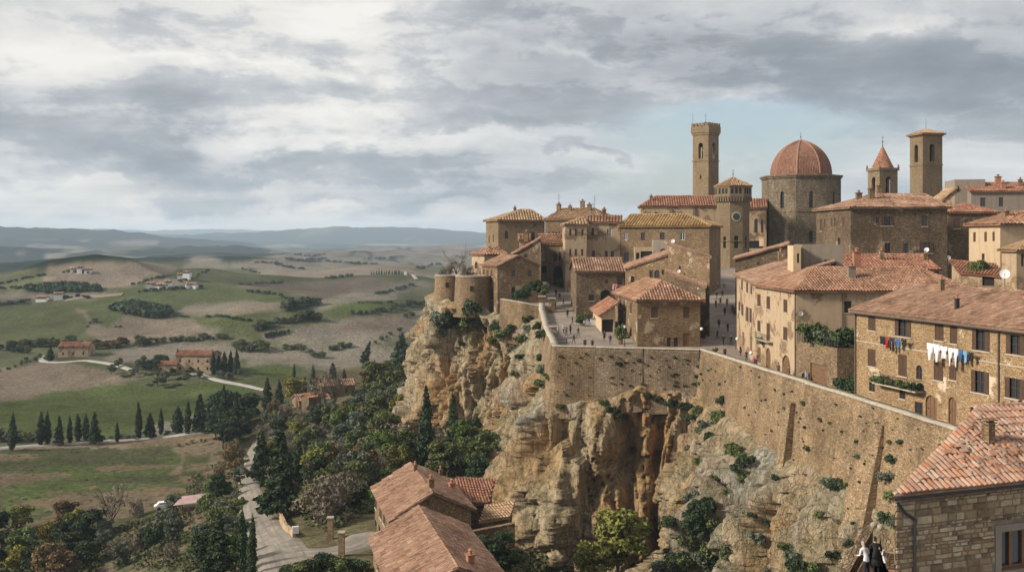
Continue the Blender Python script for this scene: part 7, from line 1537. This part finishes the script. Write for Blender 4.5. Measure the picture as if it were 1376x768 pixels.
# ------------------------------------------------------------------ people
def gd(px, py):
    for i in range(4000):
        D = 60 + i * .06
        if -(py - HY) * D / F >= float(zg(D)) : pass
        if -(py - HY) * D / F <= float(zg(D)): return D
    return 200
SKM = plain('skin', (.42, .25, .17), .6, var=.05); HAIRM = {'d': plain('hair_dark', (.03, .02, .015), .8), 'g': plain('hair_grey', (.35, .33, .31), .8)}
def cloth(name, c): return plain('cloth_' + name, c, .9, var=.18, sc=5)
CLO = {'black': cloth('black', (.018, .018, .02)), 'navy': cloth('navy', (.025, .03, .05)), 'grey': cloth('grey', (.10, .10, .10)), 'white': cloth('white', (.56, .56, .58)), 'red': cloth('red', (.40, .03, .02)), 'blue': cloth('blue', (.05, .12, .26)), 'lblue': cloth('lightblue', (.16, .30, .48)), 'beige': cloth('beige', (.35, .28, .20)), 'brown': cloth('brown', (.10, .065, .04))}
def figure(pose):
    J = {}; E = []
    def a(n, p, r, par=None): J[n] = (Vector(p), r, par)
    st = {'stand': (0, 0), 'walk': (.24, .20), 'walkb': (-.20, .24)}.get(pose, (0, 0)); lf, ar = st
    lean = .0 if pose != 'lean' else .16
    a('pel', (0, 0, .94), (.135, .105)); a('sp', (0, .01, 1.12), (.125, .095), 'pel'); a('ch', (0, -.01 + lean, 1.34), (.155, .11), 'sp'); a('nk', (0, 0 + lean, 1.50), (.055, .055), 'ch'); a('h0', (0, .01 + lean * 1.2, 1.585), (.078, .088), 'nk'); a('h1', (0, .015 + lean * 1.2, 1.69), (.082, .092), 'h0'); a('h2', (0, .005 + lean * 1.2, 1.74), (.05, .055), 'h1')
    a('nose', (0, .105 + lean * 1.2, 1.625), (.012, .014), 'h0')
    for s, sd_ in ((-1, 'l'), (1, 'r')):
        f = lf * s; g_ = -ar * s
        a('hip' + sd_, (.09 * s, 0, .88), (.092, .095), 'pel'); a('kn' + sd_, (.10 * s, f * .55 + .03 * (f != 0), .49), (.060, .062), 'hip' + sd_); a('an' + sd_, (.105 * s, f - (.08 if f < 0 else 0), .09 + (.05 if f < 0 else 0)), (.040, .045), 'kn' + sd_); a('toe' + sd_, (.12 * s, f + .15 - (.06 if f < 0 else 0), .04), (.038, .03), 'an' + sd_)
        a('sh' + sd_, (.185 * s, -.01 + lean, 1.40), (.062, .06), 'ch')
        if pose == 'lean': el, wr = (.26 * s, .12, 1.16), (.22 * s, .36, 1.08)
        else: el, wr = (.245 * s, -.02 + g_ * .45, 1.13), (.25 * s, .05 + g_, .89)
        a('el' + sd_, el, (.045, .045), 'sh' + sd_); a('wr' + sd_, wr, (.030, .032), 'el' + sd_)
        w = Vector(wr); d = (w - Vector(el)).normalized(); pal = w + d * .07; a('pa' + sd_, pal, (.034, .020), 'wr' + sd_); sidev = Vector((0, 1, 0)) if pose != 'lean' else Vector((1, 0, 0))
        for i, (L_, o_) in enumerate(((.075, -.030), (.085, -.010), (.078, .010), (.062, .028))):
            p = pal + sidev * o_ + d * .03; a(f'f{i}' + sd_, p, (.0095, .0095), 'pa' + sd_); a(f'g{i}' + sd_, p + d * L_ * .6 + Vector((-.012 * s, 0, 0)), (.0085, .0085), f'f{i}' + sd_); a(f'e{i}' + sd_, p + d * L_ + Vector((-.03 * s, 0, 0)), (.007, .007), f'g{i}' + sd_)
        a('t0' + sd_, w + d * .03 + sidev * .035, (.011, .011), 'wr' + sd_); a('t1' + sd_, w + d * .075 + sidev * .055, (.009, .009), 't0' + sd_)
    names = list(J); me = bpy.data.meshes.new('body'); me.from_pydata([J[n][0] for n in names], [(names.index(J[n][2]), i) for i, n in enumerate(names) if J[n][2]], [])
    o = bpy.data.objects.new('tmp_body', me); COL.objects.link(o); o.modifiers.new('s', 'SKIN'); o.modifiers.new('u', 'SUBSURF').levels = 1
    for i, n in enumerate(names): v = me.skin_vertices[0].data[i]; v.radius = J[n][1]; v.use_root = n == 'pel'
    bpy.context.view_layer.update(); ev = o.evaluated_get(bpy.context.evaluated_depsgraph_get()); m2 = bpy.data.meshes.new_from_object(ev); bpy.data.objects.remove(o)
    for _ in range(5): m2.materials.append(SKM)
    wl_, wr_ = J['wrl'][0], J['wrr'][0]
    for p in m2.polygons:
        c = p.center
        if c.z > 1.49: k = 0 if not (c.z > 1.66 or (c.y < lean * 1.2 - .02 and c.z > 1.56)) else 4
        elif min((c - wl_).length, (c - wr_).length) < .02 or (abs(c.x) > .17 and ((c - J['ell'][0]).length > .25 if c.x < 0 else (c - J['elr'][0]).length > .25) and c.z < (1.2 if pose == 'lean' else .92) and c.z > .6 and (c.y > .3 or pose != 'lean')): k = 0
        elif c.z < .085: k = 3
        elif c.z < .90 and abs(c.x) < .2: k = 2
        else: k = 1
        p.material_index = k
    m2.polygons.foreach_set('use_smooth', [True] * len(m2.polygons)); m2.name = 'body'
    return m2
FIG = {k: figure(k) for k in ('stand', 'walk', 'walkb', 'lean')}
def person(loc, head, pose, top, legs, hair, label, group=None, h=1.72, coat=False):
    o = bpy.data.objects.new('person', FIG[pose]); COL.objects.link(o); o.location = loc; o.rotation_euler = (0, 0, R(head)); s = h / 1.80; o.scale = (s, s, s)
    for i, m_ in enumerate((SKM, CLO[top], CLO[legs], CLO['black'], HAIRM[hair])): o.material_slots[i].link = 'OBJECT'; o.material_slots[i].material = m_
    tag(o, label, 'person', group)
    if coat:        # knee-length coat skirt
        k = MB(); n = 14
        for z0_, r0_, z1_, r1_ in ((.55, .23, .95, .175), (.95, .175, 1.12, .16)):
            for i in range(n):
                a0, a1 = 2 * math.pi * i / n, 2 * math.pi * (i + 1) / n
                k.face([(r0_ * math.cos(a0), r0_ * .85 * math.sin(a0), z0_), (r0_ * math.cos(a1), r0_ * .85 * math.sin(a1), z0_), (r1_ * math.cos(a1), r1_ * .8 * math.sin(a1), z1_), (r1_ * math.cos(a0), r1_ * .8 * math.sin(a0), z1_)])
        c_ = k.build('coat', CLO[top]); c_.parent = o; c_.location = (0, 0, 0)
    return o
PL = [(762.5, 426.5, 0, 'walk', 'black', 'black', 'd', 'person in black walking up the square beside the striped-roof house', 1), (757.5, 449, 40, 'walk', 'white', 'black', 'd', 'person in a white top and black trousers at the left of the trio', 0), (766.5, 448, -60, 'stand', 'black', 'black', 'd', 'person in a long black coat right of the white-topped one', 1),
      (761, 451, 150, 'stand', 'grey', 'black', 'd', 'short dark figure standing between the trio', 0), (786, 469, 180, 'stand', 'black', 'black', 'd', 'left one of two black-clad people leaning at the parapet', 1), (796, 469, 170, 'stand', 'black', 'grey', 'd', 'right one of two black-clad people leaning at the parapet', 1),
      (749.5, 451, 90, 'stand', 'beige', 'grey', 'g', 'person in beige by the stone pillar at the wall', 0), (963, 402, 0, 'walk', 'black', 'grey', 'd', 'dark figure on the left far up the lane', 0), (970.6, 400, 10, 'walkb', 'black', 'black', 'd', 'dark figure in the middle far up the lane', 1), (973, 387, 180, 'stand', 'white', 'grey', 'g', 'tiny pale figure at the very top of the lane', 0), (963.5, 388, 0, 'stand', 'white', 'black', 'd', 'tiny white-topped figure left of the palest one', 0),
      (974, 424, 175, 'walk', 'black', 'black', 'd', 'person in black walking halfway up the lane', 1), (984, 421, 0, 'stand', 'grey', 'black', 'd', 'dark group member by the lane wall halfway up', 0), (986.5, 424, 90, 'stand', 'navy', 'black', 'd', 'navy-coated person close against the lane wall', 1), (951, 437, 20, 'stand', 'black', 'black', 'd', 'dark person on the shaded left side of the lane', 0),
      (972, 464, 178, 'walk', 'black', 'navy', 'd', 'left one of two people walking abreast down the lane', 0), (982.4, 464, 182, 'walkb', 'black', 'black', 'd', 'right one of two people walking abreast down the lane', 0), (989, 469, 90, 'stand', 'navy', 'black', 'd', 'person standing by the ochre houses near the lamp', 0), (993, 468, -90, 'stand', 'brown', 'black', 'd', 'person in brown close to the ochre house wall', 0),
      (974, 482, 180, 'stand', 'black', 'black', 'g', 'grey-haired person in black behind the rampart corner', 1), (1013.5, 495, 160, 'walk', 'red', 'black', 'd', 'person in a red jacket beside the rampart', 0), (1016, 497, 150, 'stand', 'navy', 'black', 'd', 'dark figure just in front of the red jacket', 0), (1079, 517, 60, 'walk', 'black', 'navy', 'd', 'person in black beside the garage block', 0), (1083, 516, 90, 'stand', 'lblue', 'black', 'd', 'person in light blue partly behind the one in black', 0)]
EX = [(747, 398, 'person in dark clothes at the left edge of the upper square'), (752, 404, 'dark figure in the middle of the upper square'), (757, 410, 'grey-clad walker below the gatehouse'), (746, 415, 'walker close to the curving parapet, upper one'), (769, 437, 'lone walker below the striped-roof house corner'), (777, 452, 'walker in front of the small shed'), (812, 458, 'person standing near the corner house side door'), (771, 462, 'person looking over the parapet left of the black-clad pair'), (820, 463, 'person beside the lamp post'),
 (968, 410, 'upper walker of the close trio in the lane'), (977, 412, 'right walker of the close trio in the lane'), (962, 414, 'left walker of the close trio in the lane'), (966, 440, 'lone dark walker on the left half of the lane'), (978, 446, 'walker in the middle of the lane above the abreast pair'), (964, 455, 'walker near the round lamp of the corner house'), (995, 478, 'walker by the first door of the ochre house'), (1003, 486, 'dark walker between the ochre house and the rampart'), (1046, 506, 'walker along the rampart road before the arched shop door'), (1060, 510, 'second walker along the rampart road nearer the garage')]
for i, (px, py, lb) in enumerate(EX): PL.append((px, py, random.uniform(0, 360), random.choice(['stand', 'walk', 'walkb']), random.choice(['black', 'black', 'navy', 'grey', 'brown']), random.choice(['black', 'navy', 'grey']), 'd', lb, i % 3 == 0))
for px, py, hd, ps, tp, lg, hr_, lb, ct in PL:
    D = gd(px, py); q = xy(px, D); person((q.x, q.y, float(zg(D)) + .012), hd, ps, tp, lg, hr_, lb, None, random.uniform(1.66, 1.80), bool(ct))

# ------------------------------------------------------------------ terrace under the near house, with two people
z_f = -14.75
ta, tb = xy(1173, 50), xy(1131, 42.0); tc_, td = xy(1182, 49.6), Vector((15.9, 46.5))
rt = empty('terrace', (tb.x, tb.y, -30)); tag(rt, 'small brick-floored terrace with stone parapets below the near house', 'terrace')
k = MB(); quad = [tb, Vector((14.6, 36)), Vector((19, 44)), td + Vector((.6, 1.5)), ta + Vector((.2, .2))]
pts_ = [(p.x, p.y) for p in quad]; prism(k, [Vector(p) for p in pts_], -32, z_f - .01); k.build('wall', M['bigstone'], rt)
k = MB(); cap_(k, pts_, z_f); k.build('floor', plain('brick_floor', (.30, .15, .095), .9, var=.3, sc=2), rt)
def lowwall(a, b_, z0, z1, th_, nm, mat, root):
    k = MB(); a, b_ = Vector((*a, z0)), Vector((*b_, z0)); d = (b_ - a).normalized(); n = Vector((-d.y, d.x, 0)); k.box(a, b_ - a, n * th_, (0, 0, z1 - z0)); w = k.build(nm, mat, root)
    k = MB(); k.box(a - n * .05 + Vector((0, 0, z1 - z0)), b_ - a, n * (th_ + .1), (0, 0, .08)); k.build('coping', M['bigstone'], w); return w
lowwall(tb, ta, z_f, z_f + .62, .35, 'parapet', M['stone_dk'], rt); lowwall(tc_, td + Vector((.9, -.6)), z_f, z_f + .72, .3, 'parapet', M['stone_dk'], rt)
for p in (ta, tc_):
    k = MB(); c = Vector((p.x, p.y - .1, z_f + .70)); 
    for j in range(6):
        a0, a1 = -math.pi / 2 + math.pi * j / 6, -math.pi / 2 + math.pi * (j + 1) / 6; k.ring(c + Vector((0, 0, .16 + .16 * math.sin(a0))), .16 * math.cos(a0) + .001, c + Vector((0, 0, .16 + .16 * math.sin(a1))), .16 * math.cos(a1) + .001, 12, 0, False)
    k.build('stone_ball', M['coping'], rt)
q = xy(1164.5, 44.3); person((q.x, q.y, z_f), 25, 'lean', 'white', 'navy', 'g', 'person in a white shirt seen from behind on the small terrace', None, 1.74)
q = xy(1177.5, 44.8); person((q.x, q.y, z_f), -5, 'lean', 'black', 'black', 'd', 'person all in black standing beside the white-shirted one on the terrace', None, 1.80, True)
def garment(name, kind, P_, d, n, w, h, mat, label, cat, group):
    """cloth hanging from its top edge P_; d along the line, n out of the wall"""
    d, n = Vector((*d, 0)), Vector((*n, 0)); nu, nvv = 14, 16; V = []; 
    ph = random.uniform(0, 6); me_v, me_f = [], []
    def pt(u, v): x = (u - .5) * w; return Vector(P_) + d * (x + .02 * math.sin(v * 5 + ph)) + n * (.10 * math.sin(u * 11 + ph + v * 2) * (v + .15) + .05 * math.sin(u * 23 + ph) + .03 * math.sin(v * 4 + ph)) - Vector((0, 0, v * h + .03 * math.sin(u * 6 + ph) * v))
    for i in range(nu + 1):
        for j in range(nvv + 1): me_v.append(pt(i / nu, j / nvv))
    for i in range(nu):
        for j in range(nvv):
            u, v = (i + .5) / nu, (j + .5) / nvv
            if kind == 'trousers' and v > .28 and abs(u - .5) < .06 + .08 * v: continue
            if kind == 'trousers' and (u < .10 * v or u > 1 - .10 * v): continue
            if kind == 'shirt' and v > .38 and (u < .22 or u > .78): continue
            if kind == 'shirt' and v < .06 and abs(u - .5) < .12: continue
            a = i * (nvv + 1) + j; me_f.append((a, a + nvv + 1, a + nvv + 2, a + 1))
    me = bpy.data.meshes.new(name); me.from_pydata(me_v, [], me_f); me.materials.append(mat); me.polygons.foreach_set('use_smooth', [True] * len(me_f)); o = link(name, me)
    so = o.modifiers.new('t', 'SOLIDIFY'); so.thickness = .012; tag(o, label, cat, group); return o
def lineat(pxa, pya, pxb, pyb, w=-.75):
    ua, za = FLd.uz(pxa, pya); ub, zb_ = FLd.uz(pxb, pyb); return (ua, za), (ub, zb_)
def hang(zx0, zy, zx1, zy1, line, kind, mat, nm, label, cat, group):
    (ua, za), (ub, zb_) = line; u0_, _ = FLd.uz(Z6[0] + zx0 / Z6[2], Z6[1] + zy / Z6[2]); u1_, _ = FLd.uz(Z6[0] + zx1 / Z6[2], Z6[1] + zy / Z6[2]); um = (u0_ + u1_) / 2
    zt_l = za + (zb_ - za) * (um - ua) / (ub - ua); _, zl = FLd.uz(Z6[0] + (zx0 + zx1) / 2 / Z6[2], Z6[1] + zy1 / Z6[2])
    garment(nm, kind, FLd.p(um, zt_l, -.7), FLd.d, FLd.n, abs(u1_ - u0_), max(.3, zt_l - zl), CLO[mat], label, cat, group)
Lz = lambda x, y: (Z6[0] + x / Z6[2], Z6[1] + y / Z6[2])
l1 = lineat(*Lz(205, 358), *Lz(318, 371)); l2 = lineat(*Lz(392, 380), *Lz(585, 424))
for ln, lb in ((l1, 'thin washing line under the upper left windows of the laundry house'), (l2, 'longer washing line across the middle of the laundry house')):
    (ua, za), (ub, zb_) = ln; k = MB(); k.ring(FLd.p(ua, za, -.7), .012, FLd.p(ub, zb_, -.7), .012, 5)
    for u, z in ln: k.ring(FLd.p(u, z, -.003), .02, FLd.p(u, z, -.75), .02, 5)
    tag(k.build('washing_line', M['iron']), lb, 'washing line')
for a in [(209, 358, 229, 390, l1, 'towel', 'black', 'towel', 'black towel at the left end of the short washing line', 'towel'), (231, 360, 242, 405, l1, 'towel', 'red', 'scarf', 'narrow red cloth on the short washing line', 'cloth'), (244, 362, 267, 414, l1, 'trousers', 'navy', 'trousers', 'dark trousers in the middle of the short washing line', 'trousers'),
          (268, 366, 291, 400, l1, 'shirt', 'blue', 'shirt', 'blue shirt on the short washing line', 'shirt'), (293, 368, 316, 394, l1, 'shirt', 'black', 'shirt', 'black shirt at the right end of the short washing line', 'shirt'),
          (397, 382, 446, 457, l2, 'trousers', 'white', 'trousers', 'wide white trousers at the left end of the long washing line', 'trousers'), (449, 400, 478, 448, l2, 'shirt', 'white', 'shirt', 'small white shirt between two large white garments', 'shirt'), (480, 408, 521, 479, l2, 'trousers', 'white', 'trousers', 'long white trousers in the middle of the long washing line', 'trousers'),
          (523, 417, 538, 456, l2, 'towel', 'blue', 'towel', 'narrow blue towel on the long washing line', 'towel'), (540, 419, 559, 462, l2, 'shirt', 'lblue', 'shirt', 'light blue shirt on the long washing line', 'shirt'), (561, 422, 582, 456, l2, 'shirt', 'black', 'shirt', 'black shirt at the right end of the long washing line', 'shirt')]: hang(*a, 'washing on the laundry house')
q = wp(1191, 740, 46.3); garment('white_cloth', 'shirt', (q.x, q.y, z_f + .78), Vector((1, .3)).normalized(), Vector((.3, -1)).normalized(), .5, .62, CLO['white'], 'white garment draped over the parapet of the small terrace', 'garment', None)
f3 = root_faces[H3.name][1]; u, z = f3.uz(Z2[0] + 275 / 3.2, Z2[1] + 452 / 3.2); garment('pink_cloth', 'towel', f3.p(u, z, -.3), f3.d, f3.n, .8, 1.0, cloth('pink', (.55, .25, .30)), 'pink and white cloth hanging by a window beside the square', 'cloth', None)

# ------------------------------------------------------------------ smaller things
def dish(loc, r, face, pole, label):
    rt = empty('satellite_dish', loc); tag(rt, label, 'satellite dish'); p = Vector(loc); fd = Vector(face).normalized(); k = MB(); a = fd.orthogonal().normalized(); b_ = fd.cross(a); n = 18
    rings = [(0, -.22 * r), (.5 * r, -.16 * r), (.85 * r, -.05 * r), (r, .03 * r)]; c = p + Vector((0, 0, pole + r))
    for (r0_, o0), (r1_, o1) in zip(rings, rings[1:]):
        for i in range(n):
            q = []
            for rr_, oo, an in ((r0_, o0, i), (r0_, o0, i + 1), (r1_, o1, i + 1), (r1_, o1, i)): t_ = 2 * math.pi * an / n; q.append(c + (a * math.cos(t_) + b_ * math.sin(t_)) * rr_ + fd * oo)
            k.face(q)
    k.build('reflector', M['white'], rt, True); k = MB(); k.ring(p - Vector((0, 0, .6)), .05, c - fd * .2 * r, .04, 6); k.build('mast', M['metal'], rt); k = MB(); k.ring(c - Vector((0, 0, r * .9)), .025, c + fd * r * .9, .02, 5); k.build('arm', M['metal'], rt)
dish(wp(1350, 386, 116), .55, (-.35, -1, .35), 1.0, 'large white satellite dish on a mast above the laundry house roof'); dish(wp(912, 369, 172), .3, (-.2, -1, .4), .3, 'small white dish on the slanting roof behind the corner house')
dish(wp(904, 328, 176), .34, (-.4, -1, .3), .2, 'small dish on the upper corner of the brown stone house by the lane'); dish(wp(1076, 424, 123.2), .3, (.3, -1, .3), .0, 'small dish on the patched side wall of the ochre corner house'); dish(wp(1245, 343, 155), .36, (-.5, -1, .4), .5, 'pale dish on a mast in front of the square palazzo'); dish(wp(1275, 351, 150), .3, (.3, -1, .4), .3, 'dish beside the flue stack at the right end of the red roof')
def lamp(face, px, py, label):
    u, z = face.uz(px, py); rt = empty('wall_lamp', face.p(u, z, -.9)); tag(rt, label, 'wall lamp'); k = MB(); k.ring(face.p(u, z + .3, 0), .03, face.p(u, z + .35, -.9), .025, 6); k.build('bracket', M['iron'], rt)
    k = MB(); c = face.p(u, z, -.9)
    for j in range(6): a0, a1 = -math.pi / 2 + math.pi * j / 6, -math.pi / 2 + math.pi * (j + 1) / 6; k.ring(c + Vector((0, 0, .25 * math.sin(a0))), .25 * math.cos(a0) + .001, c + Vector((0, 0, .25 * math.sin(a1))), .25 * math.cos(a1) + .001, 12, 0, False)
    k.build('globe', M['white'], rt, True)
lamp(root_faces[H1.name][1], 941, 441, 'round white lamp on the right corner of the corner house'); lamp(root_faces[H15.name][0], 1018, 474, 'round white lamp on the ochre house front by its first door') ; lamp(root_faces[H14.name][0], 999, 455, 'round white lamp low on the long ochre house along the lane')
def lantern(px, py, label):
    D = gd(px, py); q = xy(px, D); z = float(zg(D)); rt = empty('street_lamp', (q.x, q.y, z)); tag(rt, label, 'street lamp'); k = MB(); k.ring((q.x, q.y, z), .13, (q.x, q.y, z + .4), .07, 10); k.ring((q.x, q.y, z + .4), .055, (q.x, q.y, z + 3.0), .045, 8); k.build('post', M['iron'], rt)
    k = MB(); k.ring((q.x, q.y, z + 3.0), .12, (q.x, q.y, z + 3.4), .2, 6); k.build('lantern', M['white'], rt); k = MB(); k.ring((q.x, q.y, z + 3.4), .24, (q.x, q.y, z + 3.6), .04, 6); k.build('cap', M['iron'], rt)
lantern(839.5, 466, 'black lamp post beside the corner house')
def planter(px, py, r, label):
    D = gd(px, py); q = xy(px, D); z = float(zg(D)); rt = empty('planter', (q.x, q.y, z)); tag(rt, label, 'planter'); k = MB(); k.ring((q.x, q.y, z), r * .7, (q.x, q.y, z + r * 1.3), r, 12); k.ring((q.x, q.y, z + r * 1.3), r * 1.12, (q.x, q.y, z + r * 1.5), r * 1.12, 12); k.build('pot', M['pot'], rt); tree('bush', (q.x, q.y, z + r * 1.3), r * 2.6, 'mid', label.replace('clay planter', 'plant in the clay planter'), None, .8)
planter(780, 435, .5, 'clay planter at the foot of the striped-roof house'); planter(834, 462, .4, 'clay planter by the side wall of the corner house'); planter(1038, 495, .35, 'clay planter at the arched door of the ochre house'); planter(962, 479, .4, 'clay planter beside the rampart at the mouth of the lane')
def binbox(px, py, w, h, mat, label, nm='bin', cat='bin'):
    D = gd(px, py); q = xy(px, D); z = float(zg(D)); rt = empty(nm, (q.x, q.y, z)); tag(rt, label, cat); k = MB(); k.abox((q.x, q.y, z), w, w * .8, h, .1); k.build('body', mat, rt); k = MB(); k.abox((q.x, q.y - .02, z + h), w * 1.08, w * .88, .08, .1); k.build('lid', M['metal'], rt)
binbox(790, 437, 1.0, 1.2, M['white'], 'left one of two white bins by the striped-roof house'); binbox(797, 437.5, 1.0, 1.2, M['white'], 'right one of two white bins by the striped-roof house')
D = gd(743.5, 455); q = xy(743.5, D); z = float(zg(D)); rt = empty('stone_pillar', (q.x, q.y, z)); tag(rt, 'dark pillar with a stone slab top beside the parapet of the square', 'pillar'); k = MB(); k.abox((q.x, q.y, z), .9, .9, 1.9); k.build('shaft', M['grey'], rt); k = MB(); k.abox((q.x, q.y, z + 1.9), 1.5, 1.3, .22); k.build('slab', M['coping'], rt)
D = gd(754, 460); q = xy(754, D); z = float(zg(D)); rt = empty('bench', (q.x, q.y, z)); tag(rt, 'long low dark bench beside the parapet of the square', 'bench'); k = MB(); k.abox((q.x, q.y, z + .42), 2.1, .5, .08); k.build('seat', M['iron'], rt)
for s_x in (-.85, .85): k = MB(); k.abox((q.x + s_x, q.y, z), .12, .45, .42); k.build('leg', M['iron'], rt)
for (px, py, lb) in ((741.5, 408, 'stone gate pillar at the upper end of the curving parapet'), (728, 404, 'stone pillar where the garden wall meets the square')):
    q = xy(px, 189 if px > 735 else 191); z = float(zg(q.y)); rt = empty('gate_pillar', (q.x, q.y, z)); tag(rt, lb, 'pillar'); k = MB(); k.abox((q.x, q.y, z), 1.1, 1.1, 2.4); k.build('shaft', M['stone_br'], rt); k = MB(); k.abox((q.x, q.y, z + 2.4), 1.4, 1.4, .2); k.build('cap', M['coping'], rt)
def car(loc, ang, mat, label, cat='car'):
    rt = empty('parked_car', loc); rt.rotation_euler = (0, 0, R(ang)); tag(rt, label, cat)
    def add(mb, nm, m_, par=None):
        o = mb.build(nm, m_); o.parent = par or rt; o.location = (0, 0, 0); return o
    pr = [(-2.1, .35), (-2.15, .75), (-1.75, .88), (-1.35, 1.35), (.35, 1.40), (1.05, .92), (1.95, .78), (2.1, .4)]; k = MB()
    for sx in (-1, 1): pp = [(x, sx * .82 * (1 if z < 1 else .86), z) for x, z in pr]; k.face(pp if sx < 0 else pp[::-1])
    for i in range(len(pr)):
        (x0, z0_), (x1, z1_) = pr[i], pr[(i + 1) % len(pr)]; y0, y1 = (.82 * (1 if z < 1 else .86) for z in (z0_, z1_)); k.face([(x0, -y0, z0_), (x0, y0, z0_), (x1, y1, z1_), (x1, -y1, z1_)])
    bd = add(k, 'body', mat); k = MB()
    for sx in (-1, 1): k.face([(-1.25, sx * .80, .93), (.85, sx * .80, .93), (.3, sx * .74, 1.3), (-1.2, sx * .74, 1.28)])
    k.face([(.42, -.62, 1.37), (.42, .62, 1.37), (1.02, .7, .97), (1.02, -.7, .97)]); add(k, 'window', M['glass'], bd)
    for x in (-1.3, 1.35):
        for sx in (-1, 1): k = MB(); k.ring((x, sx * .86, .32), .32, (x, sx * .66, .32), .32, 14); add(k, 'wheel', M['iron'])
q = xy(731.5, 214.5); car((q.x, q.y, float(zg(214.5)) + .02), 75, M['white'], 'small white car parked beside the gatehouse')
p = T(224, 684); car((p.x, p.y, p.z + .1), 20, M['white'], 'small white car parked left of the open shed in the meadow')
p = T(252, 689); rt = empty('open_shed', p); tag(rt, 'open shed with a faded pinkish sheet roof at the foot of the meadow', 'shed'); k = MB()
o_ = p + Vector((-1.9, -1.6, 0)); c0, c1, c2, c3 = [o_ + Vector(v) for v in ((0, 0, 1.7), (4.4, .5, 2.1), (4.9, 3.4, 2.9), (.6, 3.0, 2.5))]; k.face([c0, c1, c2, c3]); k.face([c - Vector((0, 0, .08)) for c in (c3, c2, c1, c0)])
for a, b_ in ((c0, c1), (c1, c2), (c2, c3), (c3, c0)): k.face([a - Vector((0, 0, .08)), b_ - Vector((0, 0, .08)), b_, a])
k.build('roof', plain('shed_sheet', (.34, .23, .22), .7, var=.3, sc=1.2), rt)
for c in (c0, c1, c2, c3): k = MB(); g_ = ground_z(c.x, c.y); k.ring((c.x, c.y, g_ - .3), .07, (c.x, c.y, c.z - .08), .07, 6); k.build('post', M['shutter'], rt)
k = MB(); k.abox((p.x + .5, p.y + .9, p.z - .1), 2.6, 1.2, 1.0); k.build('crate_wall', M['shutter'], rt)
for px, py, h, lb in ((444, 724, 2.4, 'stone gate post at the left of the entrance drive'), (459, 746, 2.4, 'taller stone gate post nearer the lower houses'), (486, 678, 1.8, 'stone post among the bushes above the entrance drive')):
    p = T(px, py); rt = empty('gate_post', p); tag(rt, lb, 'gate post'); k = MB(); k.abox((p.x, p.y, p.z - .5), .6, .6, h + .5); k.build('shaft', M['stone'], rt); k = MB(); k.abox((p.x, p.y, p.z + h), .75, .75, .14); k.build('cap', M['coping'], rt)
a, b_, c = T(374, 696), T(382, 714), T(393, 724); k = MB()
for p, q in ((a, b_), (b_, c)): k.box(p - Vector((0, 0, .6)), q - p, (.35, .1, 0), (0, 0, 1.6))
tag(k.build('roadside_wall', M['plaster']), 'low pale curved wall at the inside of the gravel road bend', 'wall')
p = T(397, 724); rt = empty('roadside_sign', p); tag(rt, 'small white roadside box on a post at the road bend', 'sign'); k = MB(); k.ring(p - Vector((0, 0, .3)), .05, p + Vector((0, 0, .7)), .05, 6); k.build('post', M['metal'], rt); k = MB(); k.abox(p + Vector((0, 0, .7)), .75, .35, .8, .3); k.build('box', M['white'], rt)

# labels: where several growing things read alike, say which of them each one is
from collections import defaultdict
_g = defaultdict(list)
for o in bpy.data.objects:
    if o.parent is None and o.get('label') and o.get('category'): _g[o['label']].append(o)
for lb, os_ in _g.items():
    n = len(os_)
    if n < 2 or n > 14: continue
    os_.sort(key=lambda o: o.location.x / max(1.0, o.location.y))
    for i, o in enumerate(os_):
        t_ = ('left one' if i == 0 else 'right one') + ' of two' if n == 2 else ('left end' if i == 0 else 'right end' if i == n - 1 else ORD[i] + ' from left') + ' of ' + ['three', 'four', 'five', 'six', 'seven', 'eight', 'nine', 'ten', 'eleven', 'twelve', 'thirteen', 'fourteen'][n - 3]
        if len((lb + ' ' + t_).replace('-', ' ').split()) <= 16: o['label'] = lb + ', ' + t_
for o in bpy.data.objects:
    if o.get('label') and len(o['label'].replace('-', ' ').split()) > 15: print('LONG', o.name, o['label'])
